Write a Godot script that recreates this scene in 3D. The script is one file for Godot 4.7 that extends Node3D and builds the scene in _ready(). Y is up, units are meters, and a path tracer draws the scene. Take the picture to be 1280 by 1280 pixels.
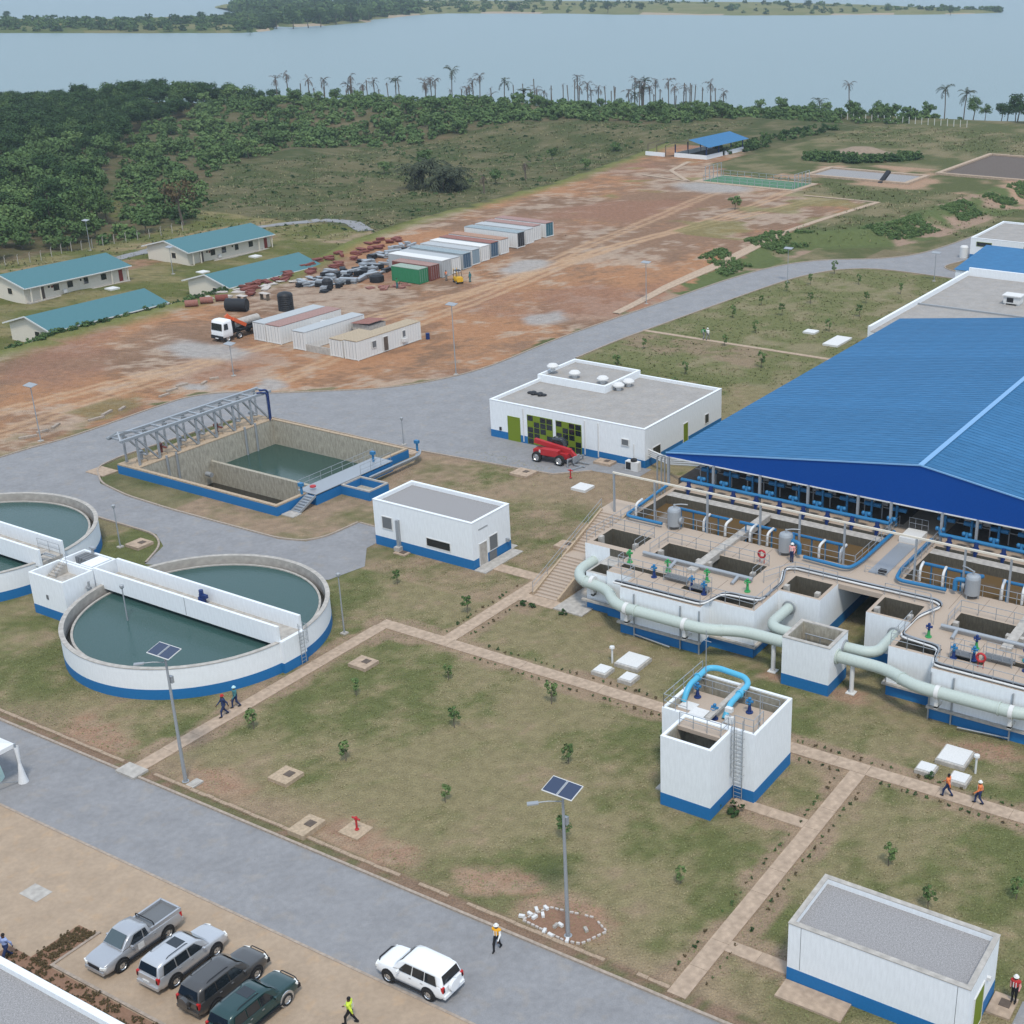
extends Node3D
# Water works beside a lake, seen from the air. x runs along the front road, v away from it (z = -v), metres.

func V(x, y, v) -> Vector3:
	return Vector3(x, y, -v)

class MB:
	var p := PackedVector3Array()
	var n := PackedVector3Array()
	var c := PackedColorArray()
	var col := Color(0, 0, 0, 0)
	func t3(a, b, d, na, nb, nd):
		if (b - a).cross(d - a).dot(na + nb + nd) < 0:
			var sw = b; b = d; d = sw
			sw = nb; nb = nd; nd = sw
		p.append(a); p.append(d); p.append(b)
		n.append(na); n.append(nd); n.append(nb)
		if col.a > 0:
			c.append(col); c.append(col); c.append(col)
	func tri(a, b, d):
		var m = (b - a).cross(d - a).normalized()
		t3(a, b, d, m, m, m)
	func quad(a, b, d, e):
		var m = (d - a).cross(e - b).normalized()
		t3(a, b, d, m, m, m)
		t3(a, d, e, m, m, m)
	func ob(o: Vector3, s: Vector3, B := Basis()):
		for i in 3:
			var N = B[i] * s[i] * 0.5
			var T = B[(i + 1) % 3] * s[(i + 1) % 3] * 0.5
			var U = B[(i + 2) % 3] * s[(i + 2) % 3] * 0.5
			quad(o + N - T - U, o + N + T - U, o + N + T + U, o + N - T + U)
			quad(o - N - T + U, o - N + T + U, o - N + T - U, o - N - T - U)
	func box(x0, x1, y0, y1, v0, v1):
		ob(Vector3((x0 + x1) * 0.5, (y0 + y1) * 0.5, -(v0 + v1) * 0.5), Vector3(absf(x1 - x0), absf(y1 - y0), absf(v1 - v0)))
	func beam(a: Vector3, b: Vector3, w := 0.1, h := 0.1):
		var d = (b - a)
		var l = d.length()
		d /= l
		var up = Vector3.UP if absf(d.y) < 0.98 else Vector3.RIGHT
		var s = up.cross(d).normalized()
		ob((a + b) * 0.5, Vector3(w, h, l), Basis(s, d.cross(s), d))
	func tube(pts: Array, r, k := 8, caps := true):
		var m = pts.size()
		var rings = []
		var t0: Vector3 = (pts[1] - pts[0]).normalized()
		var s: Vector3 = t0.cross(Vector3.UP if absf(t0.y) < 0.95 else Vector3.RIGHT).normalized()
		for i in m:
			var t: Vector3 = (pts[mini(i + 1, m - 1)] - pts[maxi(i - 1, 0)]).normalized()
			s = (s - t * s.dot(t)).normalized()
			var u = t.cross(s)
			var rr = r[i] if r is Array else r
			var ring = []
			for j in k:
				var a = TAU * j / k
				var d = s * cos(a) + u * sin(a)
				ring.append([pts[i] + d * rr, d])
			rings.append(ring)
		for i in m - 1:
			for j in k:
				var j2 = (j + 1) % k
				var A = rings[i][j]; var B = rings[i][j2]; var C = rings[i + 1][j2]; var D = rings[i + 1][j]
				t3(A[0], B[0], C[0], A[1], B[1], C[1])
				t3(A[0], C[0], D[0], A[1], C[1], D[1])
		if caps:
			for e in [0, m - 1]:
				for j in range(1, k - 1):
					if e == 0:
						tri(rings[0][0][0], rings[0][j + 1][0], rings[0][j][0])
					else:
						tri(rings[e][0][0], rings[e][j][0], rings[e][j + 1][0])
	func cyl(a: Vector3, b: Vector3, r, k := 8):
		tube([a, b], r, k)
	func lathe(o: Vector3, prof: Array, k := 32, a0 := 0.0, a1 := TAU):
		for i in prof.size() - 1:
			var q0: Vector2 = prof[i]; var q1: Vector2 = prof[i + 1]
			var nn = Vector2(q1.y - q0.y, q0.x - q1.x).normalized()
			for j in k:
				var s0 = a0 + (a1 - a0) * j / k
				var s1 = a0 + (a1 - a0) * (j + 1) / k
				var d0 = Vector3(cos(s0), 0, -sin(s0)); var d1 = Vector3(cos(s1), 0, -sin(s1))
				var N0 = d0 * nn.x + Vector3.UP * nn.y; var N1 = d1 * nn.x + Vector3.UP * nn.y
				var A = o + d0 * q0.x + Vector3.UP * q0.y; var B = o + d1 * q0.x + Vector3.UP * q0.y
				var C = o + d1 * q1.x + Vector3.UP * q1.y; var D = o + d0 * q1.x + Vector3.UP * q1.y
				if q0.x > 0.0001: t3(A, B, C, N0, N1, N1)
				if q1.x > 0.0001: t3(A, C, D, N0, N1, N0)
	func ball(o: Vector3, r: Vector3, k := 10, h := 6):
		for i in h:
			for j in k:
				var q = []
				for e in [[i, j], [i, j + 1], [i + 1, j + 1], [i + 1, j]]:
					var la = -PI / 2 + PI * e[0] / h
					var lo = TAU * e[1] / k
					q.append(Vector3(cos(la) * cos(lo), sin(la), -cos(la) * sin(lo)))
				if i > 0: t3(o + q[0] * r, o + q[1] * r, o + q[2] * r, (q[0] / r).normalized(), (q[1] / r).normalized(), (q[2] / r).normalized())
				if i < h - 1 or true: t3(o + q[0] * r, o + q[2] * r, o + q[3] * r, (q[0] / r).normalized(), (q[2] / r).normalized(), (q[3] / r).normalized())
	func flat(poly: PackedVector2Array, y):
		var ix = Geometry2D.triangulate_polygon(poly)
		for i in range(0, ix.size(), 3):
			var a = poly[ix[i]]; var b = poly[ix[i + 1]]; var d = poly[ix[i + 2]]
			if (b - a).cross(d - a) < 0:
				var t = b; b = d; d = t
			t3(Vector3(a.x, y, -a.y), Vector3(b.x, y, -b.y), Vector3(d.x, y, -d.y), Vector3.UP, Vector3.UP, Vector3.UP)
	func prism(poly: PackedVector2Array, y0, y1):
		flat(poly, y1)
		var cw = Geometry2D.is_polygon_clockwise(poly)
		for i in poly.size():
			var a = poly[i]; var b = poly[(i + 1) % poly.size()]
			if cw:
				var t = a; a = b; b = t
			quad(Vector3(a.x, y0, -a.y), Vector3(b.x, y0, -b.y), Vector3(b.x, y1, -b.y), Vector3(a.x, y1, -a.y))
	func rail(pts: Array, h := 1.0, step := 1.6, r := 0.022, bars := 2):
		for i in pts.size() - 1:
			var a: Vector3 = pts[i]; var b: Vector3 = pts[i + 1]
			var m = maxi(1, roundi(a.distance_to(b) / step))
			for j in m + 1:
				if j == m and i < pts.size() - 2: continue
				var q = a.lerp(b, float(j) / m)
				tube([q, q + Vector3.UP * h], r, 5, false)
			for k in bars:
				var y = h * (1.0 - 0.5 * k)
				tube([a + Vector3.UP * y, b + Vector3.UP * y], r, 5, false)
	func sweep(pts: Array, w, y0, y1, shut := false):
		# kerb of width w, left of a plan polyline (Vector2)
		var m = pts.size()
		var off = []
		for i in m:
			var d0: Vector2 = (pts[i] - pts[(i - 1 + m) % m]).normalized() if (i > 0 or shut) else (pts[1] - pts[0]).normalized()
			var d1: Vector2 = (pts[(i + 1) % m] - pts[i]).normalized() if (i < m - 1 or shut) else (pts[m - 1] - pts[m - 2]).normalized()
			var s = Vector2(-d0.y - d1.y, d0.x + d1.x).normalized()
			off.append(pts[i] + s * w / maxf(0.4, s.dot(Vector2(-d0.y, d0.x))))
		for i in (m if shut else m - 1):
			var a = pts[i]; var b = pts[(i + 1) % m]; var a2 = off[i]; var b2 = off[(i + 1) % m]
			quad(Vector3(a.x, y0, -a.y), Vector3(b.x, y0, -b.y), Vector3(b.x, y1, -b.y), Vector3(a.x, y1, -a.y))
			quad(Vector3(b2.x, y0, -b2.y), Vector3(a2.x, y0, -a2.y), Vector3(a2.x, y1, -a2.y), Vector3(b2.x, y1, -b2.y))
			quad(Vector3(a.x, y1, -a.y), Vector3(b.x, y1, -b.y), Vector3(b2.x, y1, -b2.y), Vector3(a2.x, y1, -a2.y))
	func mesh(base := Vector3.ZERO) -> ArrayMesh:
		var q = p
		if base != Vector3.ZERO:
			for i in q.size(): q[i] -= base
		var a = []
		a.resize(Mesh.ARRAY_MAX)
		a[Mesh.ARRAY_VERTEX] = q
		a[Mesh.ARRAY_NORMAL] = n
		if c.size() == p.size() and c.size() > 0: a[Mesh.ARRAY_COLOR] = c
		var m = ArrayMesh.new()
		m.add_surface_from_arrays(Mesh.PRIMITIVE_TRIANGLES, a)
		return m

var used := {}
func num(nm, parent):
	var k = str(parent.get_instance_id()) + nm
	var i = used.get(k, 0)
	used[k] = i + 1
	return nm if i == 0 else "%s_%03d" % [nm, i]

func tag(o, label, category, group := ""):
	o.set_meta("label", label)
	o.set_meta("category", category)
	if group != "": o.set_meta("group", group)
	return o

func thing(nm, label, category, at := Vector3.ZERO, group := ""):
	var o := Node3D.new()
	o.name = num(nm, self)
	add_child(o)
	o.position = at
	return tag(o, label, category, group)

func part(parent, nm, mb: MB, m):
	var t = parent
	while t.get_parent() != self: t = t.get_parent()
	return put(parent, nm, mb.mesh(t.position), m)

func put(parent, nm, mesh, m):
	var o := MeshInstance3D.new()
	o.mesh = mesh
	o.material_override = m
	o.name = num(nm, parent)
	parent.add_child(o)
	return o

func solo(nm, mb: MB, m, label, category, group := ""):
	var lo = mb.p[0]; var hi = mb.p[0]
	for q in mb.p:
		lo = lo.min(q); hi = hi.max(q)
	var base = Vector3((lo.x + hi.x) / 2, lo.y, (lo.z + hi.z) / 2)
	var o = put(self, nm, mb.mesh(base), m)
	o.position = base
	return tag(o, label, category, group)

func struct(nm, mb: MB, m, parent = self):
	var o = put(parent, nm, mb.mesh(), m)
	if parent == self: o.set_meta("kind", "structure")
	return o

func dup(src, at, turn := 0.0, label := "", group := ""):
	var r = src.duplicate()
	r.name = num(str(src.name).rstrip("0123456789").trim_suffix("_"), self)
	add_child(r)
	r.position = at
	r.rotation.y = turn
	if label != "": r.set_meta("label", label)
	if group != "": r.set_meta("group", group)
	return r

func rounded(pts: Array, rad, k := 6) -> Array:
	var out = [pts[0]]
	for i in range(1, pts.size() - 1):
		var a = pts[i - 1]; var b = pts[i]; var d = pts[i + 1]
		var r = minf(rad, minf(a.distance_to(b), b.distance_to(d)) * 0.49)
		var s = b + (a - b).normalized() * r
		var e = b + (d - b).normalized() * r
		for j in k + 1:
			var t = float(j) / k
			out.append(s * (1 - t) * (1 - t) + b * 2 * t * (1 - t) + e * t * t)
	out.append(pts[-1])
	return out

# ---------------------------------------------------------------- materials
var M := {}
var T := {}
func noise_map(size, layers, lo, hi, as_normal := 0.0, gain := 1.0) -> ImageTexture:
	var acc := PackedFloat32Array()
	acc.resize(size * size)
	for l in layers:
		var f := FastNoiseLite.new()
		f.seed = l[2]
		f.noise_type = l[4] if l.size() > 4 else FastNoiseLite.TYPE_SIMPLEX_SMOOTH
		f.frequency = l[0]
		f.fractal_octaves = l[3]
		f.fractal_type = FastNoiseLite.FRACTAL_FBM if l[3] > 1 else FastNoiseLite.FRACTAL_NONE
		var d = f.get_seamless_image(size, size).get_data()
		for i in acc.size(): acc[i] += d[i] * l[1]
	var mn = acc[0]; var mx = acc[0]
	for a in acc:
		mn = minf(mn, a); mx = maxf(mx, a)
	var out := PackedByteArray()
	out.resize(size * size)
	var k = 1.0 / (mx - mn)
	for i in acc.size():
		var t = clampf(((acc[i] - mn) * k - 0.5) * gain + 0.5, 0, 1)
		out[i] = int(255 * (lo + (hi - lo) * t))
	var im := Image.create_from_data(size, size, false, Image.FORMAT_L8, out)
	im.convert(Image.FORMAT_RGB8)
	if as_normal > 0: im.bump_map_to_normal_map(as_normal)
	return ImageTexture.create_from_image(im)

func road_map() -> ImageTexture:
	# worn surface: fine grit, dusty patches, long wheel-polished streaks, a few oil spots
	var size = 1024
	var lay = []
	for l in [[0.45, 31, 2], [0.010, 32, 4], [0.05, 33, 3], [0.018, 34, 3]]:
		var f := FastNoiseLite.new()
		f.seed = l[1]
		f.frequency = l[0]
		f.fractal_octaves = l[2]
		lay.append(f.get_seamless_image(size, size).get_data())
	var out := PackedByteArray()
	out.resize(size * size * 3)
	for i in size * size:
		var grit = (lay[0][i] / 255.0 - 0.5) * 0.14
		var patch = (lay[1][i] / 255.0 - 0.5) * 0.07
		var mid = (lay[2][i] / 255.0 - 0.5) * 0.07
		var dust = clampf((lay[3][i] / 255.0 - 0.62) * 4.0, 0, 1) * 0.03
		var spot = -0.13 if lay[2][i] > 235 and lay[1][i] > 120 else 0.0
		var v = 0.88 + grit + patch + mid + spot
		out[i * 3] = int(255 * clampf(v + dust, 0, 1))
		out[i * 3 + 1] = int(255 * clampf(v + dust * 0.4, 0, 1))
		out[i * 3 + 2] = int(255 * clampf(v - dust * 0.4, 0, 1))
	return ImageTexture.create_from_image(Image.create_from_data(size, size, false, Image.FORMAT_RGB8, out))

func mt(key, c: Color, rough := 0.8, o := {}) -> StandardMaterial3D:
	if M.has(key): return M[key]
	var m := StandardMaterial3D.new()
	m.albedo_color = c.linear_to_srgb()
	m.roughness = rough
	m.metallic = o.get("metal", 0.0)
	m.metallic_specular = o.get("spec", 0.4)
	if o.has("tex"): m.albedo_texture = T[o.tex]
	if o.has("bump"):
		m.normal_enabled = true
		m.normal_texture = T[o.bump]
		m.normal_scale = o.get("bumps", 1.0)
	if o.has("tex") or o.has("bump"):
		m.uv1_triplanar = true
		m.uv1_world_triplanar = true
		m.uv1_scale = Vector3.ONE / o.get("size", 4.0) if not (o.get("size", 4.0) is Vector3) else Vector3.ONE / o.size
	if o.get("vc", false): m.vertex_color_use_as_albedo = true
	if o.get("two", false): m.cull_mode = BaseMaterial3D.CULL_DISABLED
	if o.has("coat"):
		m.clearcoat_enabled = true
		m.clearcoat = o.coat
		m.clearcoat_roughness = 0.1
	if o.has("back"):
		m.backlight_enabled = true
		m.backlight = o.back.linear_to_srgb()
	M[key] = m
	return m

func make_materials():
	T.grain = noise_map(512, [[0.02, 0.5, 1, 4], [0.2, 0.6, 2, 2]], 0.80, 1.0)
	T.blotch = noise_map(512, [[0.008, 1.0, 3, 5], [0.12, 0.5, 4, 3]], 0.80, 1.0, 0.0, 1.2)
	T.speck = noise_map(1024, [[0.35, 1.0, 5, 2], [0.06, 0.3, 6, 3]], 0.80, 1.0, 0.0, 1.1)
	T.lawn = noise_map(1024, [[0.30, 1.0, 7, 2], [0.09, 0.7, 8, 3], [0.012, 0.45, 9, 3]], 0.66, 1.0, 0.0, 1.15)
	T.fine = noise_map(512, [[0.02, 0.8, 10, 4], [0.25, 0.3, 11, 2]], 0.93, 1.0)
	T.pebble = noise_map(1024, [[0.30, 1.0, 41, 1], [0.12, 0.4, 42, 2]], 0.72, 1.0, 0.0, 1.3)
	T.roof = noise_map(512, [[0.012, 1.0, 21, 4], [0.15, 0.5, 22, 3]], 0.84, 1.0, 0.0, 1.2)
	T.wall = noise_map(512, [[0.015, 1.0, 23, 4], [0.10, 0.4, 24, 3]], 0.955, 1.0, 0.0, 1.3)
	T.road = road_map()
	T.nbump = noise_map(512, [[0.12, 1.0, 12, 3]], 0.0, 1.0, 4.0)
	T.nripple = noise_map(512, [[0.03, 1.0, 13, 4]], 0.0, 1.0, 3.0)
	T.streak = noise_map(512, [[0.02, 1.0, 14, 4], [0.10, 0.6, 15, 3]], 0.74, 1.0, 0.0, 1.2)
	mt("ground", Color(1, 1, 1), 1.0, {"tex": "lawn", "size": 15.0, "bump": "nbump", "bumps": 0.8, "vc": true, "spec": 0.1})
	mt("asphalt", Color(0.305, 0.305, 0.314), 0.9, {"tex": "road", "size": 34.0, "bump": "nbump", "bumps": 0.15, "spec": 0.3})
	mt("plaza", Color(0.46, 0.355, 0.26), 0.95, {"tex": "road", "size": 23.0, "spec": 0.2})
	mt("kerb", Color(0.40, 0.33, 0.27), 0.9, {"tex": "blotch", "size": 2.0})
	mt("path", Color(0.47, 0.36, 0.27), 0.95, {"tex": "blotch", "size": 3.0, "spec": 0.2})
	mt("white", Color(0.735, 0.765, 0.79), 0.75, {"tex": "wall", "size": Vector3(1.6, 9, 1.6), "spec": 0.3})
	mt("cream", Color(0.66, 0.61, 0.52), 0.8, {"tex": "fine", "size": 3.0, "spec": 0.3})
	mt("skirt", Color(0.012, 0.145, 0.37), 0.6, {"tex": "fine", "size": 3.0})
	for k in 3: mt("roofblue" + ["", "_b", "_c"][k], Color(0.046, 0.172, 0.345) * [1.0, 0.96, 1.04][k], 0.6, {"spec": 0.2, "tex": "roof", "size": Vector3(14, 6, 3.5)})
	mt("fascia", Color(0.006, 0.062, 0.29), 0.6, {"spec": 0.2, "tex": "fine", "size": 3.0})
	mt("teal", Color(0.06, 0.165, 0.185), 0.6, {"tex": "fine", "size": 4.0})
	mt("gravel", Color(0.375, 0.365, 0.365), 1.0, {"tex": "pebble", "size": 22.0, "spec": 0.1})
	mt("roofbeige", Color(0.405, 0.385, 0.365), 1.0, {"tex": "road", "size": 26.0, "spec": 0.1})
	mt("concrete", Color(0.47, 0.44, 0.40), 0.9, {"tex": "blotch", "size": 3.0})
	mt("stained", Color(0.47, 0.435, 0.355), 0.9, {"tex": "streak", "size": Vector3(3.5, 11, 3.5)})
	mt("wet_shaded", Color(0.125, 0.112, 0.085), 0.7, {"tex": "streak", "size": Vector3(2, 8, 2)})  # wet concrete, with the shade inside the pools darkened into its colour
	mt("deck", Color(0.50, 0.405, 0.325), 0.95, {"tex": "speck", "size": 3.0, "spec": 0.2})
	mt("slab", Color(0.64, 0.64, 0.63), 0.9, {"tex": "fine", "size": 2.0})
	mt("sandslab", Color(0.47, 0.36, 0.25), 0.9, {"tex": "blotch", "size": 1.5})
	mt("steel", Color(0.34, 0.36, 0.38), 0.5, {"metal": 0.3, "tex": "fine", "size": 1.0})
	mt("galv", Color(0.42, 0.45, 0.48), 0.5, {"metal": 0.4, "tex": "grain", "size": 1.0})
	mt("dark", Color(0.02, 0.02, 0.022), 0.7)
	mt("glass", Color(0.012, 0.016, 0.02), 0.08, {"spec": 0.6})
	mt("grille", Color(0.17, 0.18, 0.19), 0.7, {"tex": "grain", "size": 0.5})
	mt("bluepipe", Color(0.03, 0.19, 0.40), 0.45, {"tex": "grain", "size": 1.0})
	mt("skypipe", Color(0.085, 0.40, 0.60), 0.4, {"tex": "fine", "size": 1.0})
	mt("greenpipe", Color(0.44, 0.50, 0.46), 0.5, {"tex": "fine", "size": 2.0})
	mt("navy", Color(0.01, 0.03, 0.13), 0.5)
	mt("green", Color(0.035, 0.26, 0.08), 0.5)
	mt("olive", Color(0.16, 0.22, 0.012), 0.6, {"tex": "fine", "size": 1.0})
	mt("red", Color(0.42, 0.025, 0.03), 0.5, {"tex": "fine", "size": 1.0})
	mt("rust", Color(0.21, 0.065, 0.05), 0.9, {"tex": "blotch", "size": 1.5})
	mt("rustroof", Color(0.33, 0.15, 0.12), 0.9, {"tex": "streak", "size": 2.0})
	mt("black", Color(0.014, 0.015, 0.018), 0.55)
	mt("rubber", Color(0.018, 0.018, 0.018), 0.9)
	mt("chrome", Color(0.55, 0.56, 0.57), 0.25, {"metal": 0.8})
	mt("lamp", Color(0.75, 0.75, 0.72), 0.2)
	mt("taillamp", Color(0.45, 0.015, 0.015), 0.2)
	mt("amber", Color(0.7, 0.25, 0.02), 0.3)
	mt("panel", Color(0.022, 0.035, 0.075), 0.15, {"spec": 0.6})
	mt("soil", Color(0.34, 0.205, 0.14), 1.0, {"tex": "lawn", "size": 3.0, "spec": 0.1})
	mt("brick", Color(0.55, 0.50, 0.46), 0.95, {"tex": "blotch", "size": 0.7})
	mt("water", Color(0.030, 0.066, 0.054), 0.08, {"bump": "nripple", "size": 5.0, "bumps": 0.22, "spec": 0.35})
	mt("waterblue", Color(0.034, 0.078, 0.072), 0.1, {"bump": "nripple", "size": 4.0, "bumps": 0.4, "spec": 0.35})
	mt("murk", Color(0.12, 0.075, 0.032), 0.1, {"bump": "nripple", "size": 4.0, "bumps": 0.15, "spec": 0.5})
	mt("blackwater", Color(0.022, 0.02, 0.015), 0.1, {"spec": 0.5})
	mt("lake", Color(0.19, 0.255, 0.275), 0.4, {"bump": "nripple", "size": 30.0, "bumps": 0.9, "spec": 0.12})
	mt("bark", Color(0.16, 0.13, 0.10), 1.0, {"tex": "grain", "size": 1.0})
	mt("canvas", Color(0.8, 0.81, 0.82), 0.9, {"tex": "fine", "size": 2.0, "back": Color(0.3, 0.3, 0.3)})
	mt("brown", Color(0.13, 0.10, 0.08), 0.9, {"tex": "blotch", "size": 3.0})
	for l in [["leafdark", 0.040, 0.078, 0.030], ["leafmid", 0.085, 0.142, 0.052], ["leaflight", 0.13, 0.20, 0.075], ["leafpalm", 0.06, 0.072, 0.042], ["leafdead", 0.115, 0.09, 0.07], ["leafgrass", 0.10, 0.12, 0.045], ["leafbrown", 0.12, 0.09, 0.05]]:
		mt(l[0], Color(l[1], l[2], l[3]), 0.85, {"two": true, "back": Color(l[1] * 0.4, l[2] * 0.4, l[3] * 0.4), "spec": 0.2, "vc": true})

# ---------------------------------------------------------------- terrain
var na := FastNoiseLite.new()
var nb := FastNoiseLite.new()
var nc := FastNoiseLite.new()
const LAKE := -6.0
const SHORE := [[-1400, -200], [-700, 200], [-515, 345], [-470, 388], [-396, 420], [-340, 462], [-274, 488], [-204, 512], [-165, 517], [-120, 540], [-60, 610], [300, 900]]
var yard := PackedVector2Array()
var strips := []
var roadpoly := PackedVector2Array()

func step(a, b, x) -> float:
	var t = clampf((x - a) / (b - a), 0.0, 1.0)
	return t * t * (3 - 2 * t)

func inland(x, v) -> float:
	# metres from the shore line, positive on land
	var best = 1e9
	var q = Vector2(x, v)
	for i in SHORE.size() - 1:
		var a = Vector2(SHORE[i][0], SHORE[i][1]); var b = Vector2(SHORE[i + 1][0], SHORE[i + 1][1])
		if i == 0 or i == SHORE.size() - 2 or true:
			var w = Geometry2D.get_closest_point_to_segment(q, a, b)
			var d = q.distance_to(w)
			if d < absf(best):
				best = d if (b - a).cross(q - a) < 0 else -d
	return best

func bank_x(v) -> float:
	# foot of the bank above the main road
	if v < 235: return -110.5
	if v < 246: return lerpf(-110.5, -98.0, (v - 235) / 11.0)
	if v < 262: return lerpf(-98.0, -93.5, (v - 246) / 16.0)
	return lerpf(-93.5, -88.0, clampf((v - 262) / 60.0, 0, 1))

func yard_edge(v) -> float:
	if v < 118: return -176.0
	if v < 165: return -177.5
	if v < 190: return lerpf(-177.5, -185.0, (v - 165) / 25.0)
	if v < 265: return lerpf(-185.0, -190.0, (v - 190) / 75.0)
	return lerpf(-190.0, -204.0, clampf((v - 265) / 75.0, 0, 1))

func height(x, v) -> float:
	var h = 0.0
	if x > -172 and x < -62 and v < 165: return 0.0
	if x > -62 and v < 330: return 0.0
	if v > 165 and v < 420:
		var bx = bank_x(v)
		h += 2.2 * step(165, 215, v) * step(0.0, 6.5, bx - x)
	var e = yard_edge(v)
	var low = 2.5 + 2.2 * step(165, 215, v)
	h -= low * step(0.0, 5.0, e - x) * (1.0 if v < 330 else 1.0 - step(330, 370, v))
	if x < -195 or v > 250:
		h += 0.5 * nb.get_noise_2d(x * 0.35, v * 0.35) * step(-192, -215, x)
		h += (1.5 * nb.get_noise_2d(x * 0.12 + 50, v * 0.12) - 0.8) * step(-215, -260, x)
	if v > 335 and v < 370 and x > -165 and x < -130: h += 1.6 * step(9.0, 2.0, Vector2((x + 148), (v - 353) * 1.2).length())
	if v > 300 or x < -240:
		var s = inland(x, v)
		h = lerpf(-8.5, h, step(-14, 55, s))
	return h

func gcol(x, v) -> Color:
	var a = na.get_noise_2d(x, v)          # ~10 m
	var b = nb.get_noise_2d(x, v)          # ~3 m
	var d = nc.get_noise_2d(x, v)          # ~35 m
	var fine = nb.get_noise_2d(x * 4.1 + 300, v * 4.1)
	var dry = Color(0.315, 0.27, 0.15)
	var green = Color(0.17, 0.185, 0.075)
	var soil = Color(0.36, 0.265, 0.185)
	var g = clampf(0.5 + a * 0.75 + d * 0.45 + b * 0.6 + fine * 0.4, 0, 1)
	var c = green.lerp(dry, step(0.12, 0.8, g))
	var jx = x + b * 1.6 + fine * 0.5
	var jv = v + na.get_noise_2d(x * 2.0 + 70, v * 2.0) * 1.6 + fine * 0.5
	if x > -62 and v < 330 or (x > -108 and v < 225):
		# plant lawns
		var bare = 0.0
		bare = maxf(bare, step(0.28, 0.55, b * 0.7 + fine * 0.45 + a * 0.25) * 0.55)
		if v < 49.5 and v > 48:
			return Color(0.31, 0.215, 0.15).lerp(Color(0.20, 0.19, 0.10), step(0.1, 0.5, fine + a))
		if v < 53.5 and v > 48: bare = maxf(bare, step(53.0, 49.5, jv) * (0.55 + 0.5 * a))
		for s in strips:
			if x > s[0] - 1.3 and x < s[1] + 1.3 and v > s[2] - 1.3 and v < s[3] + 1.3:
				var q = maxf(maxf(s[0] - jx, jx - s[1]), maxf(s[2] - jv, jv - s[3]))
				bare = maxf(bare, step(1.25, 0.5, q) * 0.95)
		if v > 81.5 and v < 112 and x < -61:
			bare = maxf(bare, clampf(0.88 - step(-98, -84, x) * 0.38 + b * 0.75 + fine * 0.3, 0, 1))
		if v > 99 and v < 117 and x > -83 and x < -62: bare = maxf(bare, step(100, 108, jv) * 0.8)
		for s in [[-66.3, 50.7, 3.6, 2.0], [-53, 50.5, 5.0, 2.2], [-37.5, 50.6, 3.8, 2.0], [-78, 50.5, 5, 2.0], [-33.5, 83.5, 2.4, 1.6], [-40.3, 83.5, 1.8, 1.2], [-22.5, 81.0, 4, 1.2], [-43, 52, 3.5, 1.5]]:
			var pit = step(1.15, 0.55, Vector2((jx - s[0]) / s[2], (jv - s[1]) / s[3]).length())
			if pit > 0: soil = soil.lerp(Color(0.43, 0.265, 0.18), pit)
			bare = maxf(bare, pit)
		c = c.lerp(soil.lerp(Color(0.434, 0.315, 0.217), 0.5 + fine), bare)
		if v > 150 and v < 224:
			c = Color(0.215, 0.22, 0.10).lerp(Color(0.32, 0.28, 0.165), step(-0.2, 0.5, b + a * 0.5))
			if jv > 158 and jv < 166 and x < -80: c = c.lerp(soil, 0.75 * step(-0.4, 0.4, b + 0.2))
		if x > -62 and v > 225: c = c.lerp(soil, 0.3)
		return c
	if Geometry2D.is_point_in_polygon(Vector2(jx + b * 1.5, jv), yard):
		var w = 0.5 + 0.9 * d + 0.5 * a + 0.35 * fine + 0.3 * b
		var orange = Color(0.50, 0.27, 0.15)
		var brown = Color(0.34, 0.215, 0.145)
		var pale = Color(0.56, 0.44, 0.34)
		c = brown.lerp(orange, step(0.2, 0.75, w))
		c = c.lerp(pale, 0.75 * step(0.08, 0.42, b * 0.9 + fine * 0.5 + nc.get_noise_2d(x * 2 + 40, v * 2)))
		c = c.lerp(brown * 0.8, 0.6 * step(0.3, 0.55, -b * 0.7 - fine * 0.5 + nc.get_noise_2d(x * 3 - 70, v * 3)))
		c = c.lerp(Color(0.38, 0.21, 0.145), 0.7 * step(0.15, 0.5, nc.get_noise_2d(x * 1.6 - 90, v * 1.6 + 33)))
		# wheel tracks worn by lorries
		for k in [[-131.5, 0.0], [-140.0, 1.5], [-146.5, 3.0]]:
			var cx = k[0] + 6.0 * sin(v * 0.026 + k[1])
			for o in [-0.9, 0.9]:
				c = c.lerp(Color(0.630, 0.420, 0.266), 0.75 * step(0.75, 0.25, absf(x - cx - o + b * 0.5)))
		for s in [[-151, 125.5, 9, 4.5], [-131, 118.5, 3, 2], [-154, 279, 11, 9], [-139, 113, 3.5, 1.6], [-143, 190, 4, 6], [-121, 165, 4, 5]]:
			c = c.lerp(Color(0.476, 0.455, 0.434), 0.85 * step(1.1, 0.6, Vector2((jx - s[0]) / s[2], (jv - s[1]) / s[3]).length()))
		if x > -136 - 8 and x < -128 and v < 110: c = c.lerp(Color(0.238, 0.210, 0.098), 0.7 * step(0.0, 0.35, a + b * 0.4))
		if v > 225: c = c.lerp(Color(0.266, 0.259, 0.105), 0.65 * step(0.15, 0.4, a + (0.15 if x > -135 else -0.2)))
		if x < yard_edge(v) + 7: c = c.lerp(Color(0.224, 0.238, 0.084), step(yard_edge(v) + 6.5, yard_edge(v) + 1.0, jx))
		return c
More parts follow.
